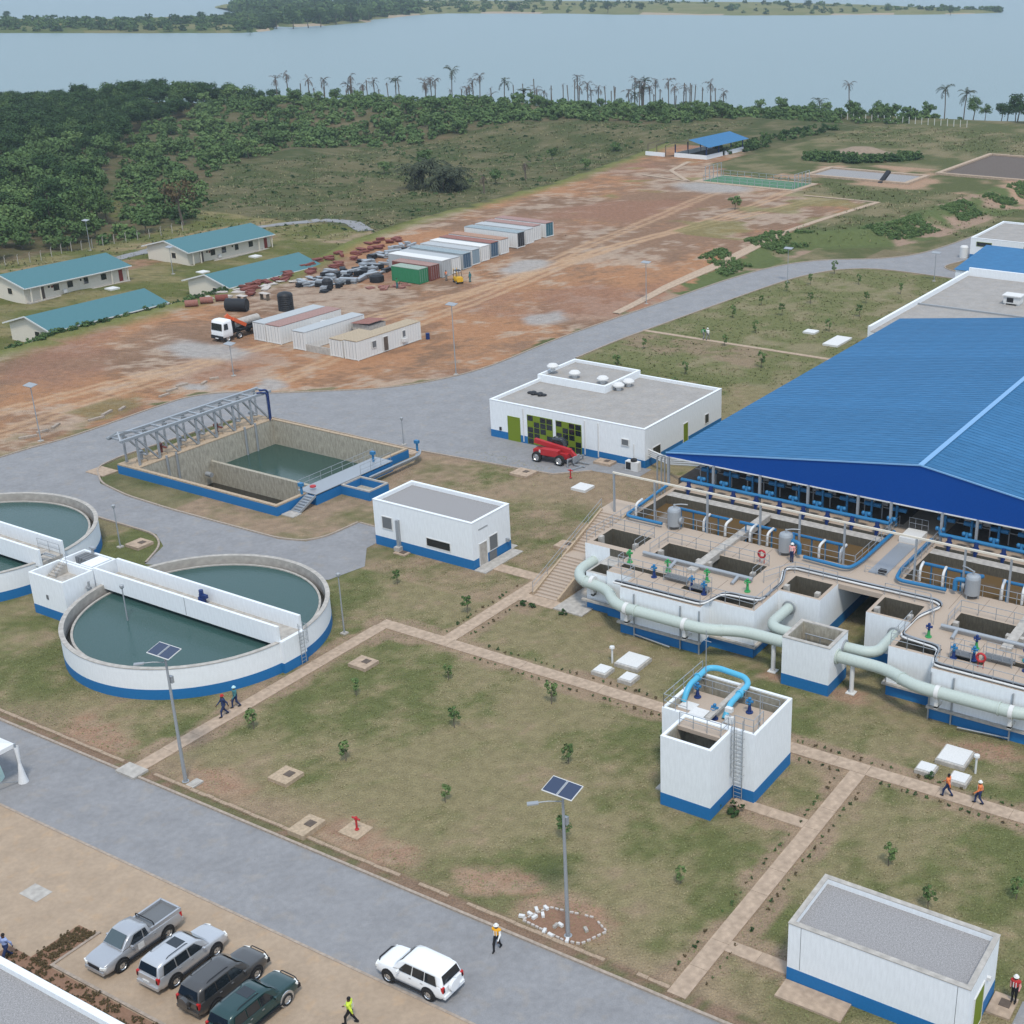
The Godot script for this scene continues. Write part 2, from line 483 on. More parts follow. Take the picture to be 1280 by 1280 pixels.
	if x > -172:
		# north: meadow, bank and bare cuts
		c = Color(0.14, 0.155, 0.07).lerp(Color(0.28, 0.24, 0.14), step(-0.25, 0.5, a + b * 0.5))
		var bx = bank_x(v)
		if absf(x - bx + 3) < 6 and v > 176: c = Color(0.15, 0.185, 0.075).lerp(Color(0.44, 0.31, 0.23), step(0.0, 0.3, a + b * 0.4 + 0.1))
		if v > 300 and v < 335 and x > -150: c = c.lerp(Color(0.504, 0.336, 0.231), step(-0.1, 0.25, a))
		if Vector2(x + 148, (v - 353) * 1.2).length() < 14: c = c.lerp(Color(0.40, 0.31, 0.235), step(11.0, 7.0, Vector2(jx + 148, (jv - 353) * 1.2).length()))
		if x > -96 and v > 225 and v < 242: c = c.lerp(soil, 0.5)
		return c
	# west: house gardens, meadow, woodland floor
	c = Color(0.161, 0.175, 0.059).lerp(Color(0.315, 0.266, 0.133), step(-0.35, 0.45, a + b * 0.5))
	if x < -228 and x > -234 and v < 215: c = c.lerp(Color(0.378, 0.287, 0.161), step(-0.3, 0.2, b))
	if x < -214 and x > -222 and v < 200: c = c.lerp(Color(0.392, 0.238, 0.154), step(0.0, 0.4, a + b))
	if v > 200 and x > -205 and v < 260: c = c.lerp(Color(0.434, 0.322, 0.224), step(0.2, 0.5, a + b * 0.6))
	if x < -236 and wooded(x, v) > 0: c = Color(0.15, 0.14, 0.075).lerp(Color(0.20, 0.15, 0.09), step(0.0, 0.5, b))
	elif v > 215:
		c = Color(0.10, 0.118, 0.052).lerp(Color(0.185, 0.168, 0.092), step(-0.3, 0.45, a + b * 0.4))
	c = c.lerp(Color(0.30, 0.255, 0.16), 0.5 * step(0.25, 0.6, fine + b * 0.5)).lerp(Color(0.10, 0.125, 0.05), 0.6 * step(0.25, 0.6, -fine + a * 0.4))
	var s = inland(x, v)
	if s < 30: c = c.lerp(Color(0.16, 0.165, 0.075), 0.8)
	return c

func wooded(x, v) -> int:
	# 2 tall dark wood, 1 scrub, 0 open
	var q = Vector2(x, v)
	if x > -120: return 0
	var s = inland(x, v)
	if s < 2: return 0
	if Geometry2D.is_point_in_polygon(q, PackedVector2Array([Vector2(-242, 100), Vector2(-242, 176), Vector2(-262, 198), Vector2(-300, 222), Vector2(-340, 262), Vector2(-385, 300), Vector2(-412, 352), Vector2(-420, 400), Vector2(-560, 330), Vector2(-560, 60), Vector2(-300, 60)])): return 2
	if Geometry2D.is_point_in_polygon(q, PackedVector2Array([Vector2(-241, 176), Vector2(-243, 202), Vector2(-276, 236), Vector2(-304, 265), Vector2(-314, 296), Vector2(-305, 318), Vector2(-286, 344), Vector2(-276, 364), Vector2(-250, 382), Vector2(-228, 384), Vector2(-220, 404), Vector2(-200, 428), Vector2(-172, 442), Vector2(-168, 500), Vector2(-280, 480), Vector2(-440, 400), Vector2(-412, 352), Vector2(-385, 300), Vector2(-340, 262), Vector2(-262, 198)])): return 1
	return 0

func cuts(breaks: Array) -> PackedFloat64Array:
	# [start, end, step, end, step ...]
	var out := PackedFloat64Array()
	var a: float = breaks[0]
	out.append(a)
	for i in range(1, breaks.size(), 2):
		var b: float = breaks[i]
		var m = maxi(1, roundi((b - a) / breaks[i + 1]))
		for j in m: out.append(a + (b - a) * (j + 1) / m)
		a = b
	return out

func make_ground():
	var xs = cuts([-1500, -760, 80, -480, 14, -330, 5.0, -250, 2.5, -180, 1.3, -140, 0.75, -120.8, 0.55, -97.6, 0.55, -10, 0.42, 20, 2.0, 300, 40])
	var vs = cuts([-120, 20, 20, 40, 1.2, 86.8, 0.42, 106.1, 0.42, 120, 0.5, 170, 0.7, 250, 0.9, 330, 1.7, 400, 2.6, 520, 5.0, 900, 40])
	var nx = xs.size(); var nv = vs.size()
	var hs := PackedFloat32Array(); hs.resize(nx * nv)
	var cs := PackedColorArray(); cs.resize(nx * nv)
	for j in nv:
		for i in nx:
			hs[j * nx + i] = height(xs[i], vs[j])
			cs[j * nx + i] = gcol(xs[i], vs[j])
	var P := PackedVector3Array(); P.resize(nx * nv)
	var N := PackedVector3Array(); N.resize(nx * nv)
	for j in nv:
		for i in nx:
			var k = j * nx + i
			P[k] = Vector3(xs[i], hs[k], -vs[j])
			var i0 = maxi(i - 1, 0); var i1 = mini(i + 1, nx - 1); var j0 = maxi(j - 1, 0); var j1 = mini(j + 1, nv - 1)
			var dx = (hs[j * nx + i1] - hs[j * nx + i0]) / (xs[i1] - xs[i0])
			var dv = (hs[j1 * nx + i] - hs[j0 * nx + i]) / (vs[j1] - vs[j0])
			N[k] = Vector3(-dx, 1, dv).normalized()
	var I := PackedInt32Array()
	for j in nv - 1:
		for i in nx - 1:
			var mx = (xs[i] + xs[i + 1]) / 2; var mv = (vs[j] + vs[j + 1]) / 2
			if mx > -120.8 and mx < -97.6 and mv > 86.8 and mv < 106.1: continue
			var k = j * nx + i
			I.append_array(PackedInt32Array([k, k + nx, k + nx + 1, k, k + nx + 1, k + 1]))
	var a = []
	a.resize(Mesh.ARRAY_MAX)
	a[Mesh.ARRAY_VERTEX] = P; a[Mesh.ARRAY_NORMAL] = N; a[Mesh.ARRAY_COLOR] = cs; a[Mesh.ARRAY_INDEX] = I
	var m = ArrayMesh.new()
	m.add_surface_from_arrays(Mesh.PRIMITIVE_TRIANGLES, a)
	put(self, "ground", m, M.ground).set_meta("kind", "structure")
	var w = MB.new()
	for r in [[-7000, 3000, 60, 8000]]:
		w.quad(V(r[0], LAKE, r[2]), V(r[1], LAKE, r[2]), V(r[1], LAKE, r[3]), V(r[0], LAKE, r[3]))
	struct("lake", w, M.lake)

func p2(a: Array) -> Array:
	var o = []
	for q in a: o.append(Vector2(q[0], q[1]))
	return o

func smooth2(pts: Array, k := 6) -> Array:
	var out = []
	for i in pts.size() - 1:
		var p0 = pts[maxi(i - 1, 0)]; var p1 = pts[i]; var p3 = pts[i + 1]; var p4 = pts[mini(i + 2, pts.size() - 1)]
		for j in k: out.append(p1.cubic_interpolate(p3, p0, p4, float(j) / k))
	out.append(pts[-1])
	return out

func sheet(nm, poly: Array, y, m):
	var b = MB.new()
	b.flat(PackedVector2Array(poly), y)
	return struct(nm, b, m)

func rect2(x0, x1, v0, v1) -> Array:
	return [Vector2(x0, v0), Vector2(x1, v0), Vector2(x1, v1), Vector2(x0, v1)]

func kerb(road, pts: Array, w := 0.18, h := 0.14):
	var b = MB.new()
	b.sweep(pts, w, 0.0, h)
	return put(road, "kerb", b.mesh(), M.kerb)

func strip_on_land(nm, pts: Array, w, m, lift := 0.06):
	var b = MB.new()
	var q = []
	for i in pts.size() - 1:
		var l = ceili(pts[i].distance_to(pts[i + 1]) / 3.0)
		for j in l: q.append(pts[i].lerp(pts[i + 1], float(j) / l))
	q.append(pts[-1])
	for i in q.size() - 1:
		var d: Vector2 = (q[i + 1] - q[i]).normalized()
		var s = Vector2(-d.y, d.x) * w / 2
		var c = []
		for e in [q[i] - s, q[i + 1] - s, q[i + 1] + s, q[i] + s]:
			c.append(Vector3(e.x, height(e.x, e.y) + lift, -e.y))
		b.quad(c[0], c[1], c[2], c[3])
		b.quad(c[1] + Vector3.DOWN * 0.3, c[0] + Vector3.DOWN * 0.3, c[0], c[1])
	return struct(nm, b, m)

func make_roads():
	var front = sheet("front_road", rect2(-175, 30, 41.85, 48.33), 0.02, M.asphalt)
	kerb(front, p2([[-175, 48.33], [-73.1, 48.33]]))
	kerb(front, p2([[-71.1, 48.33], [30, 48.33]]))
	var e = MB.new()
	var kx = -130.0
	while kx < -29.8:
		var l = 0.6 + 0.5 * absf(na.get_noise_1d(kx * 9.0))
		if not (kx > -74.2 and kx < -71.0) and na.get_noise_1d(kx * 3.0 + 50) > -0.42:
			e.box(kx, kx + l - 0.02, 0.0, 0.10 + 0.05 * na.get_noise_1d(kx * 20.0), 49.12 + 0.05 * na.get_noise_1d(kx * 14.0), 49.36 + 0.05 * na.get_noise_1d(kx * 17.0))
		kx += l
	put(front, "gutter_edge", e.mesh(), mt("edgestone", Color(0.40, 0.30, 0.215), 0.95, {"tex": "blotch", "size": 1.0})).set_meta("kind", "stuff")
	var b = MB.new()
	b.sweep(p2([[30, 41.85], [-175, 41.85]]), 0.16, 0.0, 0.045)
	put(front, "edge_stone", b.mesh(), M.kerb)
	# perimeter road, plaza before the workshop, road behind the round tanks
	var up = p2([[-136.4, 30], [-136.4, 80], [-135.6, 92], [-136.2, 104], [-135.8, 109.5], [-132.5, 113.6], [-128, 115.8], [-123.5, 119.3], [-117.5, 124.6], [-113.8, 131], [-111.9, 140], [-112.1, 157], [-110.6, 183.5], [-109.2, 205], [-106.4, 219], [-101.6, 227.2], [-93.6, 233.6], [-89.0, 241], [-86.8, 252], [-85.4, 266], [-84.0, 282]])
	var low = p2([[-76, 282], [-78.5, 262], [-79, 243], [-80.5, 233], [-74, 229.6], [-60, 230], [-60, 223.5], [-76.8, 224.9], [-89.4, 225.2], [-95.5, 221.5], [-98.8, 215], [-100.7, 206], [-102.3, 187.5], [-103.4, 172], [-104.2, 160], [-104.2, 149]])
	var uphi = smooth2(up); var lohi = smooth2(low)
	var poly = uphi + lohi + p2([[-101, 140], [-94.2, 136], [-94.0, 116.9], [-72, 116.9], [-72, 113.8], [-77.4, 113.2], [-80.5, 110.2], [-85.4, 109.7], [-97.2, 108.7], [-122, 108.7], [-124.5, 106.5], [-125.3, 90], [-124.6, 86.6], [-120.2, 83.6], [-115, 82.6], [-108, 82.3], [-93, 82.5], [-90.4, 83.4], [-89.5, 85.2], [-89.2, 89.4], [-84.4, 89.4], [-84.3, 85.2], [-81.6, 82.0], [-82.4, 78.2], [-86.5, 75.9], [-99.4, 72.2], [-101.2, 75.8], [-104.1, 77.4], [-111, 77.4], [-124.5, 77.4], [-126.4, 75], [-127.2, 60], [-127.2, 48.5], [-127.2, 30]])
	roadpoly = PackedVector2Array(poly)
	var ring = sheet("perimeter_road", poly, 0.024, M.asphalt)
	kerb(ring, uphi)
	kerb(ring, lohi)
	kerb(ring, rounded(p2([[-97.2, 108.7], [-122, 108.7], [-124.5, 106.5], [-125.3, 90], [-124.6, 86.4], [-120.2, 83.6], [-115, 82.6], [-108, 82.3], [-93, 82.5], [-90.4, 83.4], [-89.4, 85.2], [-89.2, 89.4]]), 1.5, 4))
	kerb(ring, rounded(p2([[-99.4, 72.4], [-101.4, 75.8], [-104.1, 77.4], [-111, 77.4], [-124.5, 77.4], [-126.4, 75], [-127.2, 60], [-127.2, 48.5]]), 1.5, 4))
	kerb(ring, p2([[-77.4, 113.2], [-80.5, 110.2], [-85.4, 109.7], [-97.2, 108.7]]))
	kerb(ring, p2([[-89.2, 89.4], [-84.6, 89.4]]), 0.15, 0.1)
	sheet("parking_yard", rect2(-175, 30, 10, 41.85), 0.016, M.plaza)
	sheet("driveway", rect2(-12.4, 30, 48.6, 57.9), 0.022, M.asphalt)
	var raise = MB.new()
	raise.box(-59.95, -30, 0.0, 0.05, 33.7, 36.6)
	struct("parking_bay", raise, M.plaza)
	var bay = MB.new()
	bay.box(-60.12, -59.95, 0.0, 0.12, 33.5, 36.7)
	bay.box(-59.95, -30, 0.0, 0.12, 33.5, 33.68)
	put(get_node("parking_bay"), "kerb", bay.mesh(), M.kerb)
	# concrete paths, each a slab with its own edge
	var pth = [["footpath", -72.6, -28.3, 73.6, 74.85], ["footpath", -28.3, 30, 73.6, 74.85], ["footpath", -72.72, -71.5, 49.3, 73.6], ["footpath", -29.42, -28.26, 48.9, 73.6], ["footpath", -66.45, -65.15, 74.85, 93.4], ["footpath", -72.3, -66.45, 87.35, 88.7], ["footpath", -65.15, -61.6, 83.5, 84.9], ["footpath", -34.7, -29.42, 65.95, 66.95], ["footpath", -28.26, -24.3, 53.3, 54.25], ["footpath", -104, -70, 166.3, 167.1]]
	for q in pth:
		b = MB.new()
		var l = maxf(q[2] - q[1], q[4] - q[3])
		var m = maxi(1, roundi(l / 2.5))
		for i in m:
			if q[2] - q[1] > q[4] - q[3]: b.box(lerpf(q[1], q[2], float(i) / m), lerpf(q[1], q[2], float(i + 1) / m) - 0.02, -0.05, 0.075 + 0.006 * (i % 3), q[3], q[4])
			else: b.box(q[1], q[2], -0.05, 0.075 + 0.006 * (i % 3), lerpf(q[3], q[4], float(i) / m), lerpf(q[3], q[4], float(i + 1) / m) - 0.02)
		struct(q[0], b, M.path)
	b = MB.new()
	b.box(-72.3, -71.0, -0.05, 0.1, 86.3, 92.0)
	b.box(-84.6, -72.3, -0.05, 0.06, 92.1, 92.9)
	struct("apron", b, M.concrete)
	strip_on_land("footpath", p2([[-113.0, 173], [-114.1, 190], [-114.0, 209], [-115.3, 231], [-114.8, 251], [-113.0, 279.6]]), 1.3, M.path, 0.12)
	strip_on_land("footpath", p2([[-113.0, 279.4], [-131, 279.2]]), 1.0, M.path, 0.1)
	strip_on_land("footpath", p2([[-163.5, 283], [-176, 296], [-180, 312]]), 1.2, M.path, 0.1)
	strip_on_land("footpath", p2([[-163.5, 283], [-178, 286]]), 1.0, M.path, 0.1)
	strip_on_land("garden_road", p2([[-225.5, 140], [-225.8, 178], [-226, 205], [-221, 219], [-212, 219.5], [-203, 214]]), 3.6, M.asphalt, 0.12)

func make_island():
	# long low land across the water, with a beach
	var fr = p2([[-1150, 560], [-1009, 684], [-938, 738], [-870, 790], [-872, 832], [-915, 880], [-890, 890], [-905, 985], [-945, 1046], [-981, 1187], [-890, 1263], [-735, 1338], [-610, 1470], [-545, 1550], [-520, 1640]])
	var bk = p2([[-1420, 700], [-1230, 826], [-1160, 879], [-1130, 960], [-1170, 1066], [-1215, 1120], [-1330, 1180], [-1420, 1300], [-1400, 1400], [-1300, 1560], [-1080, 1700], [-890, 1800], [-700, 1760], [-600, 1700], [-530, 1660]])
	var k = 14
	var b = MB.new()
	b.col = Color(1, 1, 1, 1)
	var F = smooth2(fr, 6); var Bk = smooth2(bk, 6)
	var m = F.size()
	var gp = []
	for i in m:
		var row = []
		for j in k + 1:
			var t = float(j) / k
			var q: Vector2 = F[i].lerp(Bk[i], t)
			var y = LAKE - 1.0 + 4.2 * pow(sin(PI * t), 0.45) + 1.2 * na.get_noise_2d(q.x * 0.2, q.y * 0.2)
			row.append(Vector3(q.x, y, -q.y))
		gp.append(row)
	for i in m - 1:
		for j in k:
			var q = gp[i][j]
			var e = na.get_noise_2d(q.x * 0.25, q.z * 0.25)
			b.col = Color(0.140, 0.175, 0.063).lerp(Color(0.266, 0.245, 0.119), step(-0.2, 0.4, e))
			if i > 34: b.col = b.col.lerp(Color(0.280, 0.280, 0.126), 0.6)
			if j == 0 and i > 16 and i % 7 < 3: b.col = Color(0.504, 0.406, 0.294)
			b.quad(gp[i][j], gp[i + 1][j], gp[i + 1][j + 1], gp[i][j + 1])
	struct("island", b, M.ground)
	return [F, Bk]

# ---------------------------------------------------------------- buildings and tanks
func walls_with_skirt(t, x0, x1, v0, v1, top, skirt := 0.95):
	# painted block: white above a blue band that stands 12 mm proud
	var w = MB.new()
	w.box(x0, x1, skirt, top, v0, v1)
	part(t, "wall", w, M.white)
	var s = MB.new()
	s.box(x0 - 0.012, x1 + 0.012, -0.1, skirt - 0.003, v0 - 0.012, v1 + 0.012)
	part(t, "blue_base", s, M.skirt)

func parapet_roof(t, x0, x1, v0, v1, floor_y, top, th, roofmat, capmat):
	# four parapet walls round a sunk roof sheet
	var r = MB.new()
	r.quad(V(x0 + th, floor_y, v0 + th), V(x1 - th, floor_y, v0 + th), V(x1 - th, floor_y, v1 - th), V(x0 + th, floor_y, v1 - th))
	part(t, "roof", r, roofmat)
	var c = MB.new()
	c.box(x0 - 0.03, x1 + 0.03, top, top + 0.06, v0 - 0.03, v0 + th)
	c.box(x0 - 0.03, x1 + 0.03, top, top + 0.06, v1 - th, v1 + 0.03)
	c.box(x0 - 0.03, x0 + th, top, top + 0.06, v0 + th, v1 - th)
	c.box(x1 - th, x1 + 0.03, top, top + 0.06, v0 + th, v1 - th)
	part(t, "coping", c, capmat)

func shell_walls(t, x0, x1, v0, v1, y0, top, th, skirt, m = null, sm = null):
	# hollow rectangular walls in two bands
	for band in [[skirt, top, 0.0, "wall", m if m else M.white], [y0, skirt - 0.003, 0.012, "blue_base", sm if sm else M.skirt]]:
		if band[1] <= band[0]: continue
		var w = MB.new()
		var e = band[2]
		w.box(x0 - e, x1 + e, band[0], band[1], v0 - e, v0 + th)
		w.box(x0 - e, x1 + e, band[0], band[1], v1 - th, v1 + e)
		w.box(x0 - e, x0 + th, band[0], band[1], v0 + th, v1 - th)
		w.box(x1 - th, x1 + e, band[0], band[1], v0 + th, v1 - th)
		part(t, band[3], w, band[4])

func plate_v(t, nm, x0, x1, y0, y1, v, m, d := 0.05, frame = null):
	# a panel on a wall facing the road (towards smaller v)
	var b = MB.new()
	b.box(x0, x1, y0, y1, v - d, v + 0.02)
	var o = part(t, nm, b, m)
	if frame:
		b = MB.new()
		b.box(x0 - 0.07, x1 + 0.07, y1, y1 + 0.07, v - d - 0.02, v + 0.02)
		b.box(x0 - 0.07, x1 + 0.07, y0 - 0.07, y0, v - d - 0.02, v + 0.02)
		b.box(x0 - 0.07, x0, y0, y1, v - d - 0.02, v + 0.02)
		b.box(x1, x1 + 0.07, y0, y1, v - d - 0.02, v + 0.02)
		part(o, "frame", b, frame)
	return o

func plate_x(t, nm, v0, v1, y0, y1, x, m, d := 0.05, frame = null):
	var b = MB.new()
	b.box(x - 0.02, x + d, y0, y1, v0, v1)
	var o = part(t, nm, b, m)
	if frame:
		b = MB.new()
		b.box(x - 0.02, x + d + 0.02, y1, y1 + 0.07, v0 - 0.07, v1 + 0.07)
		b.box(x - 0.02, x + d + 0.02, y0 - 0.07, y0, v0 - 0.07, v1 + 0.07)
		b.box(x - 0.02, x + d + 0.02, y0, y1, v0 - 0.07, v0)
		b.box(x - 0.02, x + d + 0.02, y0, y1, v1, v1 + 0.07)
		part(o, "frame", b, frame)
	return o

func ladder(t, base: Vector3, h, out: Vector3, cage := true, m = null, w := 0.45):
	var b = MB.new()
	var s = out.cross(Vector3.UP).normalized() * w / 2
	var o = base + out * 0.15
	for e in [-1, 1]: b.cyl(o + s * e, o + s * e + Vector3.UP * (h + 0.9), 0.03, 6)
	var y = 0.3
	while y < h:
		b.cyl(o - s + Vector3.UP * y, o + s + Vector3.UP * y, 0.02, 5)
		y += 0.3
	var l = part(t, "ladder", b, m if m else M.galv)
	if cage:
		b = MB.new()
		y = 2.1
		while y < h + 0.95:
			var q = []
			for k in 9:
				var a = PI * k / 8
				q.append(o + s * 1.5 * cos(a) + out * 0.65 * sin(a) + Vector3.UP * y)
			b.tube(q, 0.02, 5, false)
			y += 0.7
		for k in [1, 3, 4, 5, 7]:
			var a = PI * k / 8
			var q = o + s * 1.5 * cos(a) + out * 0.65 * sin(a)
			b.cyl(q + Vector3.UP * 2.1, q + Vector3.UP * (h + 0.9), 0.015, 5)
		part(l, "safety_cage", b, M.galv)
	return l

func clarifier(cx, label, dirn):
	var cv = 65.1
	var R = 10.4
	var t = thing("clarifier_tank", label, "water tank", V(cx, 0, cv), "round settling tanks")
	var o = V(cx, 0, cv)
	var b = MB.new()
	b.lathe(o, [Vector2(R, 0.86), Vector2(R, 2.6)], 96)
	part(t, "wall", b, M.white)
	b = MB.new()
	b.lathe(o, [Vector2(R, 2.6), Vector2(R + 0.05, 2.6), Vector2(R + 0.05, 2.66), Vector2(R - 0.32, 2.66), Vector2(R - 0.32, 1.2)], 96)
	part(t, "rim", b, M.concrete)
	b = MB.new()
	b.lathe(o, [Vector2(R + 0.012, -0.1), Vector2(R + 0.012, 0.857), Vector2(R, 0.857)], 96)
	part(t, "blue_base", b, M.skirt)
	b = MB.new()
	b.lathe(o, [Vector2(R - 0.32, 1.45), Vector2(R - 0.75, 1.45)], 96)
	part(t, "channel_water", b, M.blackwater)
	b = MB.new()
	b.lathe(o, [Vector2(R - 0.72, 1.4), Vector2(R - 0.72, 2.04), Vector2(R - 0.9, 2.04), Vector2(R - 0.9, 1.8)], 96)
	part(t, "weir", b, M.concrete)
	b = MB.new()
	b.lathe(o, [Vector2(R - 0.88, 1.95), Vector2(0.0, 1.95)], 96)
	part(t, "water", b, M.waterblue)
	# bridge: walkway between two upstand walls
	var xa = cx - 11.0 * dirn
	var xb = cx + 10.35 * dirn
	var x0 = minf(xa, xb); var x1 = maxf(xa, xb)
	b = MB.new()
	b.box(x0, x1, 2.35, 4.0, 63.88, 64.1)
	part(t, "bridge_wall", b, M.white)
	b = MB.new()
	b.box(x0, x1, 2.35, 4.0, 66.15, 66.37)
	part(t, "bridge_wall", b, M.white)
	b = MB.new()
	b.box(x0 + 0.02, x1 - 0.02, 2.4, 2.75, 64.1, 66.15)
	part(t, "bridge_deck", b, M.concrete)
	b = MB.new()
	b.box(xb - 0.35, xb + 0.3, -0.1, 2.74, 63.92, 66.33)
	part(t, "bridge_pier", b, M.white)
	b = MB.new()
	b.box(xb - 0.362, xb + 0.312, -0.1, 0.857, 63.908, 66.342)
	part(t, "pier_base", b, M.skirt)
	# drive unit at the centre
	b = MB.new()
	b.cyl(V(cx, 2.75, 65.6), V(cx, 3.3, 65.6), 0.32, 12)
	b.cyl(V(cx, 3.3, 65.6), V(cx, 3.95, 65.6), 0.18, 10)
	b.box(cx - 0.15, cx + 0.6, 3.3, 3.6, 65.45, 65.75)
	part(t, "drive_motor", b, M.navy)
	b = MB.new()
	b.box(cx - 0.02, cx + 0.02, 2.42, 3.99, 63.868, 63.884)
	part(t, "joint", b, M.grille)
	ladder(t, V(xb + 0.3 * dirn, 0, 65.8), 2.75, Vector3(dirn, 0, 0), true)
	if dirn < 0:
		b = MB.new()
		for v in [64.3, 64.55]: b.tube([V(x0, 2.95, v), V(x1 - 1.0, 2.95, v), V(x1, 3.5, v), V(x1 + 1.4, 3.5, v)], 0.06, 6)
		b.rail([V(x1 - 3, 2.75, 65.9), V(x1, 2.75, 65.9)], 1.0)
		part(t, "water_pipe", b, M.galv)
	return t

func make_tanks():
	clarifier(-83.8, "round settling tank whose bridge ends in a caged ladder by the footpath", 1)
	clarifier(-113.1, "round settling tank with steel pipes along its bridge, beside the perimeter road", -1)
	# chamber between the two
	var t = thing("distribution_chamber", "square white chamber with open deck between the two round tanks", "chamber", V(-97.1, 0, 62.4))
	shell_walls(t, -99.3, -94.9, 60.9, 63.85, -0.1, 3.8, 0.2, 0.86)
	var b = MB.new()
	b.box(-99.1, -95.1, 2.6, 2.95, 61.1, 63.65)
	part(t, "deck", b, M.concrete)
	plate_v(t, "vent", -97.35, -97.1, 1.75, 2.15, 60.9, M.grille, 0.05)
	b = MB.new()
	for k in 5: b.box(-98.9 + k * 0.0, -98.0, 2.95, 3.1 + 0.16 * k, 62.4 + 0.25 * k, 62.65 + 0.25 * k)
	part(t, "stair", b, M.concrete)
	b = MB.new()
	b.rail([V(-97.9, 2.95, 62.4), V(-97.9, 3.8, 63.6)], 0.9)
	part(t, "railing", b, M.galv)
	b = MB.new()
	for k in 3: b.cyl(V(-94.8, 1.2 + k * 0.7, 63.0), V(-94.35, 1.2 + k * 0.7, 63.0), 0.14, 8)
	b.cyl(V(-94.5, 0.6, 63.0), V(-94.5, 3.2, 63.0), 0.1, 8)
	part(t, "sample_pipe", b, M.steel)
	t = thing("valve_chamber", "low white chamber with steel hatch joining the two tank bridges", "chamber", V(-97.2, 0, 65.4))
	shell_walls(t, -99.25, -95.15, 63.95, 66.4, -0.1, 3.8, 0.18, 0.86)
	b = MB.new()
	b.box(-99.05, -95.35, 2.8, 3.1, 64.15, 66.2)
	part(t, "deck", b, M.white)
	b = MB.new()
	b.box(-96.9, -95.5, 3.1, 3.82, 64.2, 66.1)
	part(t, "raised_block", b, M.white)
	b = MB.new()
	for k in 4: b.box(-98.7 + k * 0.42, -98.35 + k * 0.42, 3.1, 3.75, 65.0, 66.1)
	part(t, "hatch", b, M.grille)
	b = MB.new()
	b.cyl(V(-97.9, 3.6, 66.2), V(-97.9, 4.3, 66.2), 0.12, 8)
	b.box(-98.2, -97.6, 4.2, 4.35, 66.1, 66.4)
	part(t, "actuator", b, M.steel)

